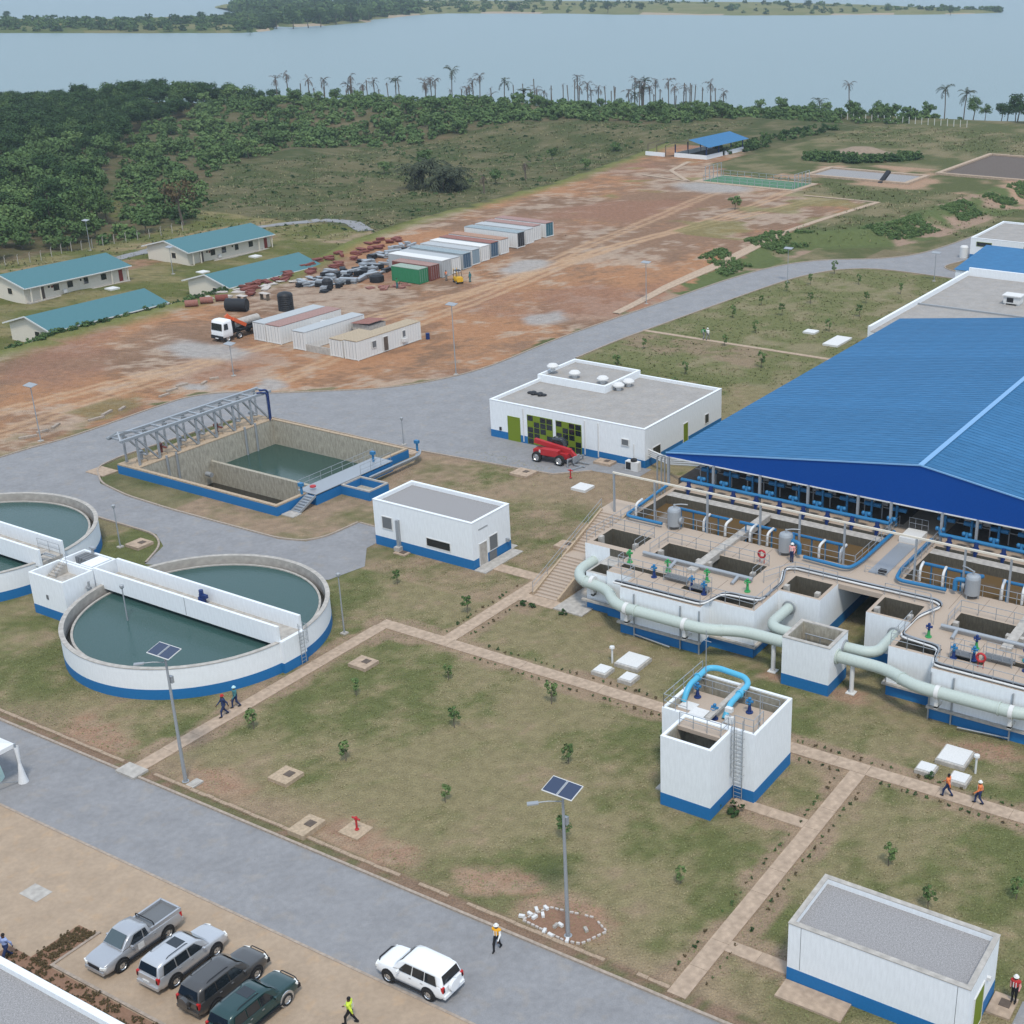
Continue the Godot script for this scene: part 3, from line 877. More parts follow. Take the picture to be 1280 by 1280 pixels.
func make_basin():
	var t = thing("sludge_basin", "sunken rectangular basin of stained concrete with blue outer walls and green water", "basin", V(-109.2, 0, 96.5))
	var x0 = -121.0; var x1 = -97.4; var v0 = 86.6; var v1 = 106.3
	var th = 0.36
	for q in [["wall", x0, x1, v0, v0 + th], ["wall", x0, x1, v1 - th, v1], ["wall", x0, x0 + 3.0, v0 + th, v1 - th], ["wall", x1 - th, x1, v0 + th, v1 - th]]:
		var b = MB.new()
		b.box(q[1], q[2], -4.2, 1.02, q[3], q[4])
		part(t, q[0], b, M.stained)
		b = MB.new()
		b.box(q[1] - 0.02, q[2] + 0.02, 1.02, 1.12, q[3] - 0.02, q[4] + 0.02)
		part(t, "coping", b, M.sandslab)
	var b = MB.new()
	b.box(x0 - 0.03, x1 + 0.03, -0.1, 0.95, v0 - 0.03, v0)
	b.box(x1, x1 + 0.03, -0.1, 0.95, v0, v1)
	b.box(x0 - 0.03, x0, -0.1, 0.95, v0, v1)
	part(t, "blue_face", b, M.skirt)
	b = MB.new()
	b.box(x0 + 3.0, x1 - th, -4.2, -1.1, 96.3, 96.7)
	part(t, "dividing_wall", b, M.stained)
	b = MB.new()
	b.box(x0 + 3.0, x1 - th, -4.4, -4.2, v0 + th, v1 - th)
	part(t, "floor", b, M.stained)
	b = MB.new()
	b.quad(V(x0 + 3.0, -2.0, 96.7), V(x1 - th, -2.0, 96.7), V(x1 - th, -2.0, v1 - th), V(x0 + 3.0, -2.0, v1 - th))
	part(t, "water", b, M.water)
	b = MB.new()
	b.quad(V(x0 + 3.0, -3.7, v0 + th), V(x1 - th, -3.7, v0 + th), V(x1 - th, -3.7, 96.3), V(x0 + 3.0, -3.7, 96.3))
	part(t, "sump_water", b, M.blackwater)
	for q in [[-117.9, 103.2], [-117.9, 101.6], [-117.9, 90.5], [-117.9, 91.8]]:
		b = MB.new()
		b.cyl(V(q[0], -4.0, q[1]), V(q[0], 1.4, q[1]), 0.13, 8)
		part(t, "suction_pipe", b, M.steel)
	b = MB.new()
	b.cyl(V(-117.6, -2.2, 95.2), V(-116.8, -2.2, 95.2), 0.28, 10)
	part(t, "outlet_pipe", b, M.steel)
	# walkway, pump pit and steps on the east side
	b = MB.new()
	b.box(-97.35, -96.1, -0.1, 1.0, 90.7, 102.2)
	part(t, "walkway", b, M.skirt)
	b = MB.new()
	b.box(-98.6, -96.05, 1.13, 1.2, 90.7, 102.2)
	part(t, "walkway_deck", b, M.galv)
	shell_walls(t, -96.08, -92.2, 94.3, 97.2, -0.1, 1.1, 0.2, 0.95, M.concrete)
	b = MB.new()
	b.quad(V(-95.9, 0.15, 94.5), V(-92.4, 0.15, 94.5), V(-92.4, 0.15, 97.0), V(-95.9, 0.15, 97.0))
	part(t, "pit_floor", b, M.stained)
	b = MB.new()
	for k in 7: b.box(-97.1, -96.0, 0.03 + 0.155 * k, 0.155 * (k + 1), 88.2 + 0.33 * k, 88.5 + 0.33 * k)
	b.beam(V(-97.1, 0.0, 88.1), V(-97.1, 1.1, 90.6), 0.06, 0.25)
	b.beam(V(-96.0, 0.0, 88.1), V(-96.0, 1.1, 90.6), 0.06, 0.25)
	part(t, "stair", b, M.galv)
	b = MB.new()
	b.box(-97.3, -95.7, -0.05, 0.1, 87.0, 88.2)
	part(t, "landing", b, M.concrete)
	b = MB.new()
	b.rail([V(-98.55, 1.2, 90.8), V(-98.55, 1.2, 102.0)], 1.0, 1.5, 0.025)
	b.rail([V(-96.1, 1.2, 97.3), V(-96.1, 1.2, 102.0)], 1.0, 1.5, 0.025)
	part(t, "railing", b, M.galv)
	b = MB.new()
	for k in 3: b.tube(rounded([V(-95.6 + 0.3 * k, 0.5 + 0.28 * k, 97.4), V(-95.6 + 0.3 * k, 0.5 + 0.28 * k, 105.4), V(-96.5 + 0.3 * k, 0.5 + 0.28 * k, 106.6)], 0.5), 0.11, 8)
	part(t, "delivery_pipe", b, M.galv)
	for q in [[-97.5, 90.2], [-97.7, 101.0], [-96.0, 106.2]]:
		b = MB.new()
		b.cyl(V(q[0], 1.1, q[1]), V(q[0], 2.1, q[1]), 0.13, 8)
		b.box(q[0] - 0.25, q[0] + 0.25, 2.0, 2.35, q[1] - 0.2, q[1] + 0.2)
		part(t, "valve_actuator", b, M.bluepipe)
	b = MB.new()
	b.cyl(V(-97.2, 1.55, 91.5), V(-97.2, 1.68, 91.5), 0.32, 12)
	part(t, "lifebuoy", b, M.red)
	# steel gantry along the west wall
	t = thing("lifting_gantry", "long grey steel truss gantry along the basin wall beside the road", "gantry", V(-119.6, 1.12, 97))
	var g = [-120.6, -118.5]
	var top = 4.35
	for x in g:
		b = MB.new()
		b.beam(V(x, top, 85.6), V(x, top, 106.6), 0.32, 0.3)
		part(t, "top_chord", b, M.galv)
	for k in 9:
		var v = lerpf(86.0, 106.4, k / 8.0)
		b = MB.new()
		b.beam(V(g[0], top, v), V(g[1], top, v), 0.2, 0.2)
		if k < 8: b.beam(V(g[0], top, v), V(g[1], top, v + 2.55), 0.08, 0.08)
		part(t, "cross_bar", b, M.galv)
	for k in 8:
		var v = lerpf(87.5, 106.0, k / 7.0)
		for x in g:
			b = MB.new()
			b.beam(V(x, 1.12, v), V(x, top - 0.1, v), 0.19, 0.19)
			part(t, "post", b, M.galv)
			if k < 7:
				b = MB.new()
				b.beam(V(x, top - 0.1, v), V(x, 1.2, v + 2.5), 0.24, 0.16)
				part(t, "brace", b, M.galv)
	b = MB.new()
	b.beam(V(g[0], top, 85.6), V(-119.55, top + 0.75, 86.2), 0.16, 0.16)
	b.beam(V(g[1], top, 85.6), V(-119.55, top + 0.75, 86.2), 0.16, 0.16)
	b.beam(V(-119.55, top + 0.75, 86.2), V(-119.55, top + 0.1, 89.0), 0.12, 0.12)
	part(t, "end_frame", b, M.galv)
	b = MB.new()
	b.tube(rounded([V(-118.3, 1.1, 106.0), V(-118.3, 4.7, 106.0), V(-118.3, 4.9, 104.8)], 0.5), 0.12, 8)
	b.tube(rounded([V(-118.0, 1.1, 105.6), V(-118.0, 4.5, 105.6), V(-118.6, 4.6, 104.6)], 0.5), 0.1, 8)
	part(t, "hose", b, M.navy)
	for k in 7:
		var s = thing("basin_pump", "small steel valve and pump set under the truss gantry", "pump", V(-119.5, 1.12, 88.6 + 2.6 * k), "pump sets on the basin wall")
		b = MB.new()
		var v = 88.6 + 2.6 * k
		b.box(-120.0, -119.0, 1.12, 1.3, v - 0.35, v + 0.35)
		part(s, "plinth", b, M.sandslab)
		b = MB.new()
		b.cyl(V(-119.5, 1.3, v), V(-119.5, 2.2, v), 0.16, 8)
		b.cyl(V(-119.9, 2.0, v), V(-118.6, 2.0, v), 0.11, 8)
		b.cyl(V(-119.5, 2.2, v - 0.1), V(-119.5, 2.3, v - 0.1), 0.3, 10)
		part(s, "pump_body", b, M.rust if k % 3 == 1 else M.steel)

func air_unit(at: Vector3, label, on_wall := true):
	var t = thing("air_conditioner", label, "air conditioner", at)
	var b = MB.new()
	b.ob(at + Vector3(0, 0.32, 0), Vector3(0.85, 0.62, 0.32))
	part(t, "casing", b, M.slab)
	b = MB.new()
	b.ob(at + Vector3(-0.1, 0.32, 0.165), Vector3(0.5, 0.5, 0.02))
	part(t, "fan_grille", b, M.dark)
	return t

func make_buildings():
	# small control building
	var t = thing("control_building", "small white flat roofed building with blue base between basin and filters", "building", V(-78.3, 0, 89.2))
	walls_with_skirt(t, -84.2, -72.4, 86.45, 92.0, 4.3)
	shell_walls(t, -84.2, -72.4, 86.45, 92.0, 4.3, 4.6, 0.25, 4.3)
	parapet_roof(t, -84.2, -72.4, 86.45, 92.0, 4.305, 4.6, 0.25, M.gravel, M.white)
	plate_v(t, "louvre_window", -83.15, -82.0, 1.95, 3.1, 86.45, M.grille, 0.05, M.slab)
	plate_v(t, "window", -77.85, -75.1, 1.28, 2.05, 86.45, M.glass, 0.03, M.slab)
	plate_v(t, "duct", -81.35, -81.05, 0.1, 3.15, 86.45, M.galv, 0.3)
	plate_v(t, "cable_box", -81.5, -80.9, 0.1, 0.5, 86.45, M.concrete, 0.6)
	plate_x(t, "door", 87.3, 88.35, 0.1, 2.25, -72.4, M.concrete, 0.05, M.slab)
	plate_x(t, "window", 88.8, 89.95, 1.05, 2.45, -72.4, M.grille, 0.04, M.slab)
	plate_x(t, "vent", 88.7, 89.75, 0.12, 0.9, -72.4, M.grille, 0.08)
	plate_x(t, "lamp_bracket", 91.2, 91.4, 1.1, 1.4, -72.4, M.galv, 0.35)
	var b = MB.new()
	for k in 8: b.box(-72.39, -72.38, 3.6, 3.75, 87.35 + 0.17 * k, 87.47 + 0.17 * k)
	part(t, "name_plate", b, M.galv)
	# plain building by the front road
	t = thing("switch_building", "long white building with blue base and gravel roof beside the front road", "building", V(-19.1, 0, 55.3))
	walls_with_skirt(t, -24.2, -13.98, 53.0, 57.75, 3.55)
	shell_walls(t, -24.2, -13.98, 53.0, 57.75, 3.55, 3.88, 0.28, 3.55)
	parapet_roof(t, -24.2, -13.98, 53.0, 57.75, 3.555, 3.88, 0.28, M.gravel, M.concrete)
	for x in [-23.45, -14.65]: plate_v(t, "joint", x - 0.015, x + 0.015, 1.0, 3.85, 53.0, M.grille, 0.004)
	plate_x(t, "door", 53.9, 55.4, 0.1, 2.6, -13.98, M.olive, 0.05, M.slab)
	plate_x(t, "lamp", 55.9, 56.1, 2.3, 2.5, -13.98, M.slab, 0.2)
	b = MB.new()
	b.box(-24.5, -24.2, 1.5, 2.2, 54.5, 55.3)
	part(t, "fan_box", b, M.slab)
	# workshop
	t = thing("workshop", "white workshop with green doors, raised roof part and round roof vents", "building", V(-83.4, 0, 125.5))
	walls_with_skirt(t, -93.97, -72.8, 116.8, 134.2, 4.2, 0.9)
	shell_walls(t, -93.97, -72.8, 116.8, 134.2, 4.2, 4.5, 0.28, 4.2)
	parapet_roof(t, -93.97, -72.8, 116.8, 134.2, 4.205, 4.5, 0.28, M.roofbeige, M.white)
	shell_walls(t, -94.0, -84.2, 126.3, 134.23, 4.2, 5.1, 0.3, 4.2)
	b = MB.new()
	b.box(-93.7, -84.5, 4.3, 4.75, 126.6, 133.9)
	part(t, "raised_roof", b, M.roofbeige)
	plate_v(t, "door", -91.37, -89.75, 0.1, 2.9, 116.8, M.olive, 0.05, M.olive)
	plate_v(t, "wall_lamp", -92.65, -92.4, 1.0, 1.4, 116.8, M.dark, 0.12)
	for gx in [[-88.65, -85.1], [-84.65, -81.15]]:
		var gte = plate_v(t, "sliding_door", gx[0], gx[1], 0.08, 3.58, 116.8, M.olive, 0.04)
		for i in 4:
			for j in 5:
				var w = (gx[1] - gx[0]) / 4
				b = MB.new()
				b.box(gx[0] + w * i + 0.07, gx[0] + w * (i + 1) - 0.07, 0.15 + 0.69 * j, 0.15 + 0.69 * j + 0.6, 116.745, 116.758)
				part(gte, "pane", b, M.glass if (i + j * 3) % 4 != 1 else M.olive)
	for x in [-89.2, -80.7, -78.9]: plate_v(t, "downpipe", x - 0.05, x + 0.05, 0.2, 4.2, 116.8, M.slab, 0.1)
	plate_v(t, "louvre", -75.75, -74.9, 2.3, 2.95, 116.8, M.grille, 0.1, M.slab)
	plate_v(t, "pipe_down", -74.3, -74.2, 0.5, 2.6, 116.8, M.slab, 0.08)
	plate_x(t, "door", 125.1, 126.1, 0.1, 2.7, -72.8, M.olive, 0.05, M.slab)
	plate_x(t, "window", 130.15, 131.0, 1.3, 2.35, -72.8, M.glass, 0.04, M.slab)
	plate_x(t, "window", 118.4, 120.0, 0.8, 1.9, -72.8, M.glass, 0.04, M.slab)
	for q in [[-93.2, 5.1, 128.4], [-89.9, 4.75, 128.3], [-85.7, 4.75, 128.1], [-83.6, 4.2, 128.3], [-83.4, 4.2, 130.2]]:
		b = MB.new()
		b.lathe(V(q[0], q[1], q[2]), [Vector2(0.3, 0), Vector2(0.3, 0.55), Vector2(0.7, 0.5), Vector2(0.72, 0.66), Vector2(0.5, 0.88), Vector2(0.0, 0.98)], 20)
		part(t, "roof_vent", b, M.slab)
	var pile = thing("tarpaulin", "crumpled black tarpaulin lying on the workshop roof", "tarpaulin", V(-90.9, 4.21, 121.9))
	b = MB.new()
	for k in 7: b.ball(V(-91.9 + k * 0.33, 4.32, 121.9 + 0.25 * sin(k * 2.1)), Vector3(0.35, 0.13 + 0.06 * (k % 3), 0.4), 8, 5)
	part(pile, "fold", b, M.black)
	var ac = thing("cooling_unit", "white condenser unit with dark grille standing beside the workshop corner", "air conditioner", V(-73.7, 0, 115.7))
	b = MB.new()
	b.box(-74.5, -72.9, 0.0, 1.05, 115.4, 116.1)
	part(ac, "casing", b, M.slab)
	b = MB.new()
	b.box(-74.4, -73.8, 0.15, 0.95, 115.36, 115.4)
	part(ac, "grille", b, M.dark)
	b = MB.new()
	b.cyl(V(-73.6, 1.05, 115.75), V(-73.6, 1.3, 115.75), 0.35, 12)
	part(ac, "fan", b, M.dark)
	# office at the parking yard, only its roof in view
	t = thing("office_building", "grey roofed building with white parapet beside the parked cars", "building", V(-58, 0, 24))
	walls_with_skirt(t, -85, -36, 8, 30.4, 3.2)
	shell_walls(t, -85, -36, 8, 30.4, 3.2, 3.5, 0.35, 3.2)
	parapet_roof(t, -85, -36, 8, 30.4, 3.205, 3.5, 0.35, M.gravel, M.white)
	# marquee at the road
	t = thing("marquee", "white pagoda tent with tied curtains standing on the front road", "tent", V(-80.6, 0, 41.2))
	var c = [V(-83.6, 3.0, 38.2), V(-77.6, 3.0, 38.2), V(-77.6, 3.0, 44.2), V(-83.6, 3.0, 44.2)]
	b = MB.new()
	for i in 4:
		var a1 = c[i]; var a2 = c[(i + 1) % 4]
		var pk = V(-80.6, 5.2, 41.2)
		for k in 6:
			var f0 = k / 6.0; var f1 = (k + 1) / 6.0
			var y0 = 3.0 + 2.2 * pow(f0, 1.5); var y1 = 3.0 + 2.2 * pow(f1, 1.5)
			var q = [a1.lerp(pk, f0), a2.lerp(pk, f0), a2.lerp(pk, f1), a1.lerp(pk, f1)]
			q[0].y = y0; q[1].y = y0; q[2].y = y1; q[3].y = y1
			if k < 5: b.quad(q[0], q[1], q[2], q[3])
			else: b.tri(q[0], q[1], pk)
		b.quad(a1 + Vector3.DOWN * 0.3, a2 + Vector3.DOWN * 0.3, a2, a1)
	part(t, "canopy", b, M.canvas)
	for q in c:
		b = MB.new()
		b.beam(Vector3(q.x, 0.02, q.z), Vector3(q.x, 3.0, q.z), 0.12, 0.12)
		part(t, "leg", b, M.galv)
		b = MB.new()
		b.lathe(Vector3(q.x + 0.14, 0.02, q.z), [Vector2(0.34, 0.0), Vector2(0.24, 0.5), Vector2(0.1, 1.5), Vector2(0.16, 2.8)], 12)
		part(t, "curtain", b, M.canvas)
	b = MB.new()
	b.beam(V(-83.6, 0.1, 44.1), V(-77.7, 2.8, 44.1), 0.05, 0.05)
	b.beam(V(-77.65, 2.8, 38.3), V(-77.65, 0.1, 44.0), 0.05, 0.05)
	part(t, "brace", b, M.galv)
	t = thing("covered_table", "round table under a pale green cloth inside the marquee", "table", V(-79.7, 0.02, 43.2))
	b = MB.new()
	b.lathe(V(-79.7, 0.02, 43.2), [Vector2(0.95, 0.0), Vector2(0.85, 0.72), Vector2(0.82, 0.76), Vector2(0.0, 0.76)], 20)
	part(t, "cloth", b, mt("mint", Color(0.5, 0.66, 0.6), 0.9))

# ---------------------------------------------------------------- filter plant
func big_pipe(t, nm, pts, r, m, k := 16):
	var b = MB.new()
	b.tube(pts, r, k)
	return part(t, nm, b, m)

func flange(b: MB, at: Vector3, d: Vector3, r):
	b.cyl(at - d.normalized() * 0.06, at + d.normalized() * 0.06, r, 16)

func valve_stand(at: Vector3, base_mat, head_mat, label, nm := "valve_stand", group := ""):
	var t = thing(nm, label, "valve", at, group)
	var b = MB.new()
	b.lathe(at, [Vector2(0.26, 0.0), Vector2(0.26, 0.07), Vector2(0.15, 0.1), Vector2(0.09, 0.6), Vector2(0.13, 0.62)], 12)
	part(t, "pedestal", b, base_mat)
	b = MB.new()
	b.cyl(at + Vector3(0, 0.6, 0), at + Vector3(0, 1.1, 0), 0.09, 10)
	b.cyl(at + Vector3(-0.24, 0.9, 0), at + Vector3(0.26, 0.9, 0), 0.1, 10)
	b.ball(at + Vector3(0, 1.1, 0), Vector3(0.13, 0.1, 0.13), 8, 5)
	part(t, "actuator", b, head_mat)
	b = MB.new()
	b.lathe(at + Vector3(0.0, 0.9, 0.2), [Vector2(0.2, -0.02), Vector2(0.2, 0.02), Vector2(0.16, 0.02), Vector2(0.16, -0.02)], 12)
	part(t, "hand_wheel", b, head_mat)
	return t

func cells(t, S: Array, W: Array, grid: Dictionary, m: int, skirt := 0.95):
	# S: breaks of distance from the plant's axis, W: breaks of v; grid gives each cell [top, kind]
	var X = func(s): return -37.0 + m * s
	var deck = MB.new(); var white = MB.new(); var blue = MB.new(); var conc = {}
	var pools = {}
	for i in S.size() - 1:
		for j in W.size() - 1:
			var c = grid.get(Vector2i(i, j))
			if c == null: continue
			var xa = X.call(S[i]); var xb = X.call(S[i + 1])
			var x0 = minf(xa, xb); var x1 = maxf(xa, xb)
			var v0 = W[j]; var v1 = W[j + 1]
			var mb = deck
			if c[1] != "deck":
				if not pools.has(c[2]): pools[c[2]] = [MB.new(), c[1]]
				mb = pools[c[2]][0]
			mb.quad(V(x0, c[0], v0), V(x1, c[0], v0), V(x1, c[0], v1), V(x0, c[0], v1))
			for d in [[0, -1], [0, 1], [-m, 0], [m, 0]]:
				var o = grid.get(Vector2i(i + d[0], j + d[1]))
				var oy = o[0] if o != null else -0.1
				if oy >= c[0]: continue
				var dx = d[0] * m
				var e = []
				if d[1] == -1: e = [[x0, v0], [x1, v0]]
				elif d[1] == 1: e = [[x1, v1], [x0, v1]]
				elif dx < 0: e = [[x0, v1], [x0, v0]]
				else: e = [[x1, v0], [x1, v1]]
				if o == null:
					white.quad(V(e[0][0], skirt, e[0][1]), V(e[1][0], skirt, e[1][1]), V(e[1][0], c[0], e[1][1]), V(e[0][0], c[0], e[0][1]))
					var nx = dx * 0.012; var nv = d[1] * 0.012
					blue.quad(V(e[0][0] + nx, -0.1, e[0][1] + nv), V(e[1][0] + nx, -0.1, e[1][1] + nv), V(e[1][0] + nx, skirt, e[1][1] + nv), V(e[0][0] + nx, skirt, e[0][1] + nv))
					blue.quad(V(e[0][0] + nx, skirt, e[0][1] + nv), V(e[1][0] + nx, skirt, e[1][1] + nv), V(e[1][0], skirt, e[1][1]), V(e[0][0], skirt, e[0][1]))
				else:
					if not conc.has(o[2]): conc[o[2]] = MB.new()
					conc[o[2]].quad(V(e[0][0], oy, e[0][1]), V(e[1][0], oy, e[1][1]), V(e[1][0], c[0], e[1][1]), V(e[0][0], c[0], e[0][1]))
	part(t, "deck", deck, M.deck)
	part(t, "wall", white, M.white)
	part(t, "blue_base", blue, M.skirt)
	for k in conc: part(t, "inner_wall", conc[k], M.wet_shaded)
	for k in pools: part(t, pools[k][1], pools[k][0], {"water": M.blackwater, "brown_water": M.murk, "ledge": M.concrete}[pools[k][1]])

var pool_no := 0
func paint(S, W, g, s0, s1, v0, v1, val):
	if val != null:
		pool_no += 1
		val = [val[0], val[1], pool_no]
	for i in S.size() - 1:
		for j in W.size() - 1:
			var s = (S[i] + S[i + 1]) / 2; var v = (W[j] + W[j + 1]) / 2
			if s > s0 and s < s1 and v > v0 and v < v1:
				if val == null: g.erase(Vector2i(i, j))
				else: g[Vector2i(i, j)] = val

func lining(t, x0, x1, v0, v1, y0, y1):
	# stained inner faces of an open chamber, 3 cm thick
	var b = MB.new()
	b.box(x0, x1, y0, y1, v0, v0 + 0.03)
	b.box(x0, x1, y0, y1, v1 - 0.03, v1)
	b.box(x0, x0 + 0.03, y0, y1, v0 + 0.03, v1 - 0.03)
	b.box(x1 - 0.03, x1, y0, y1, v0 + 0.03, v1 - 0.03)
	part(t, "lining", b, M.stained)

func filter_block(m: int, which: String, beside: String):
	var X = func(s): return -37.0 + m * s
	var Q = func(s, y, v): return V(-37.0 + m * s, y, v)
	var D = 4.2
	var t = thing("filter_block", "long white filter block on a blue base, " + which, "filter tanks", Q.call(13, 0, 92), "filter blocks")
	var S = [2.0, 2.3, 5.7, 6.0, 6.1, 8.6, 9.4, 9.7, 10.6, 12.8, 13.4, 13.8, 14.7, 17.3, 18.3, 19.4, 19.9, 20.2, 22.0, 22.2, 24.4, 24.8]
	var W = [83.0, 84.6, 84.9, 85.0, 85.25, 85.3, 85.6, 85.85, 86.1, 86.3, 86.95, 87.2, 89.0, 89.25, 89.7, 89.9, 92.2, 92.6, 92.8, 96.0, 96.3, 102.3, 103.4, 104.0, 107.0]
	var g = {}
	var dk = [D, "deck"]
	paint(S, W, g, 2.0, 24.8, 89.0, 96.3, dk)
	paint(S, W, g, 9.7, 17.3, 83.0, 89.0, dk)
	paint(S, W, g, 5.7, 9.7, 84.6, 89.0, dk)
	paint(S, W, g, 17.3, 19.9, 85.0, 89.0, dk)
	paint(S, W, g, 19.9, 22.2, 85.3, 89.0, [3.5, "ledge"])
	paint(S, W, g, 20.2, 22.0, 85.6, 87.2, [1.6, "water"])
	for q in [[8.6, 13.4, 89.9, 92.6], [13.8, 18.3, 89.9, 92.6], [20.2, 24.4, 89.7, 92.8], [2.3, 5.7, 89.25, 92.2]]: paint(S, W, g, q[0], q[1], q[2], q[3], [2.5, "water"])
	for q in [[14.7, 19.4, 86.3, 86.95], [10.6, 12.8, 85.25, 85.85], [6.1, 9.4, 84.9, 86.1]]: paint(S, W, g, q[0], q[1], q[2], q[3], [1.9, "water"])
	# open filter bay, weir wall and gallery edge behind
	paint(S, W, g, 2.0, 24.8, 96.3, 107.0, dk)
	paint(S, W, g, 2.3, 24.4, 96.3, 102.3, [3.35, "brown_water"])
	paint(S, W, g, 2.3, 24.4, 102.3, 103.4, [4.19, "ledge"])
	paint(S, W, g, 2.3, 24.4, 103.4, 104.0, [1.5, "water"])
	cells(t, S, W, g, m)
	var b = MB.new()
	b.box(X.call(13.2), X.call(14.0), D - 0.3, D + 0.28, 88.2, 102.4)
	part(t, "cross_beam", b, M.concrete)
	b = MB.new()
	for k in 7: b.box(X.call(7.5 + 2.3 * k), X.call(7.52 + 2.3 * k), D, D + 0.012, 92.8, 96.0)
	for k in 5: b.box(X.call(10.2 + 1.7 * k), X.call(10.22 + 1.7 * k), D, D + 0.012, 83.2, 88.6)
	part(t, "deck_joint", b, M.brown)
	# ledge that runs round the foot of the walls, and its drain pipes
	b = MB.new()
	b.box(X.call(9.6), X.call(17.5), 0.95, 1.12, 82.72, 83.0)
	b.box(X.call(5.6), X.call(9.6), 0.95, 1.12, 84.32, 84.6)
	b.box(X.call(17.5), X.call(22.4), 0.95, 1.12, 84.72, 85.0)
	b.box(X.call(5.42), X.call(5.7), 0.95, 1.12, 84.32, 89.0)
	part(t, "plinth", b, M.concrete)
	b = MB.new()
	for s in [11.5, 15.9, 9.75]: b.cyl(Q.call(s, 0.0, 82.9), Q.call(s, 3.9, 82.9), 0.07, 8)
	b.cyl(Q.call(15.9, 0.25, 82.85), Q.call(12.2, 0.25, 82.4), 0.06, 8)
	part(t, "drain_pipe", b, M.galv)
	# launder pipes lying in the pools
	b = MB.new()
	for q in [[8.6, 13.4], [13.8, 18.3], [20.2, 24.4]]:
		b.cyl(Q.call(q[0], 3.35, 90.5), Q.call(q[1], 3.35, 90.5), 0.26, 12)
	b.cyl(Q.call(2.3, 3.4, 89.9), Q.call(5.7, 3.4, 89.9), 0.26, 12)
	part(t, "launder", b, M.greenpipe)
	b = MB.new()
	for q in [8.9, 13.1, 14.1, 17.9, 20.5, 24.1, 2.6, 5.4]:
		b = MB.new()
		var lv = 90.3 if q > 6 else 89.6
		b.box(X.call(q - 0.2), X.call(q + 0.2), 2.4, D + 0.2, lv, lv + 0.45)
		part(t, "launder_block", b, M.concrete)
	b = MB.new()
	b.cyl(Q.call(8.2, D + 0.35, 89.1), Q.call(18.8, D + 0.35, 89.1), 0.17, 10)
	for s in [9.5, 15.5]: b.cyl(Q.call(s, D + 0.35, 89.1), Q.call(s, D + 0.1, 87.9), 0.15, 10)
	part(t, "air_header", b, M.galv)
	# railings
	b = MB.new()
	var rl = [[[24.7, 89.1], [24.7, 96.1]], [[20.0, 89.6], [20.0, 92.9], [24.7, 92.9]], [[8.5, 89.7], [8.5, 92.75], [18.5, 92.75], [18.5, 89.7]], [[9.8, 83.15], [17.2, 83.15], [17.2, 85.1], [19.8, 85.1]], [[9.7, 84.75], [5.8, 84.75], [5.8, 89.0]], [[2.1, 96.2], [24.6, 96.2]], [[14.6, 86.2], [19.5, 86.2], [19.5, 87.0]], [[2.15, 96.4], [2.15, 106.5]], [[2.1, 92.6], [6.0, 92.6], [7.4, 89.6]]]
	for q in rl:
		var pts = []
		for e in q: pts.append(Q.call(e[0], D, e[1]))
		b.rail(pts, 1.05, 1.4, 0.028)
	part(t, "railing", b, M.steel)
	# cable tray that follows the front edge
	var tray = [[18.0, 83.35], [9.65, 83.4], [9.2, 85.95], [5.95, 86.35], [6.0, 90.1], [7.0, 92.7], [6.3, 93.35], [0.0, 93.3]]
	for k in 3:
		var pts = []
		for e in tray: pts.append(Q.call(e[0] + 0.0, D + 0.18, e[1] + 0.24 * (k - 1)))
		b = MB.new()
		b.tube(rounded(pts, 0.6, 3), 0.085, 6, true)
		part(t, "cable_pipe", b, [M.slab, M.black, M.galv][k])
	# blue pipe ring with vents and tanks
	b = MB.new()
	b.tube(rounded([Q.call(20.6, 4.62, 95.2), Q.call(24.5, 4.62, 95.2), Q.call(25.1, 4.62, 104.0)], 0.6), 0.15, 10)
	b.tube(rounded([Q.call(6.4, 4.62, 95.15), Q.call(2.1, 4.62, 94.9), Q.call(1.75, 4.62, 97), Q.call(1.75, 4.62, 104.2)], 0.8), 0.16, 10)
	for q in [[20.6, 15.0], [13.9, 10.3], [8.7, 3.5]]:
		b.cyl(Q.call(q[0], 5.35, 97.6), Q.call(q[1], 5.35, 97.6), 0.14, 10)
		var s = q[0] - 0.6
		while s > q[1]:
			b.cyl(Q.call(s, 5.35, 97.6), Q.call(s, 3.4, 97.6), 0.07, 6)
			s -= 1.3
	b.tube(rounded([Q.call(20.3, 5.35, 97.6), Q.call(20.3, 5.3, 96.0), Q.call(19.6, 5.2, 95.6)], 0.3), 0.14, 10)
	b.tube(rounded([Q.call(8.6, 5.35, 97.6), Q.call(8.0, 5.5, 96.3), Q.call(8.3, 5.3, 95.9)], 0.3), 0.18, 10)
	b.tube(rounded([Q.call(7.0, 4.62, 95.5), Q.call(7.0, 5.6, 95.5), Q.call(8.3, 5.6, 95.8)], 0.3), 0.2, 10)
	part(t, "backwash_pipe", b, M.bluepipe)
	var bend = 0
	for s in [24.2, 17.0, 14.8, 12.3, 10.6, 5.6, 3.6]:
		b = MB.new()
		b.tube(rounded([Q.call(s, D, 96.5), Q.call(s, D + 1.15, 96.5), Q.call(s - 0.1, D + 1.3, 97.5)], 0.45, 4), 0.12, 8)
		part(t, "vent_bend", b, M.slab)
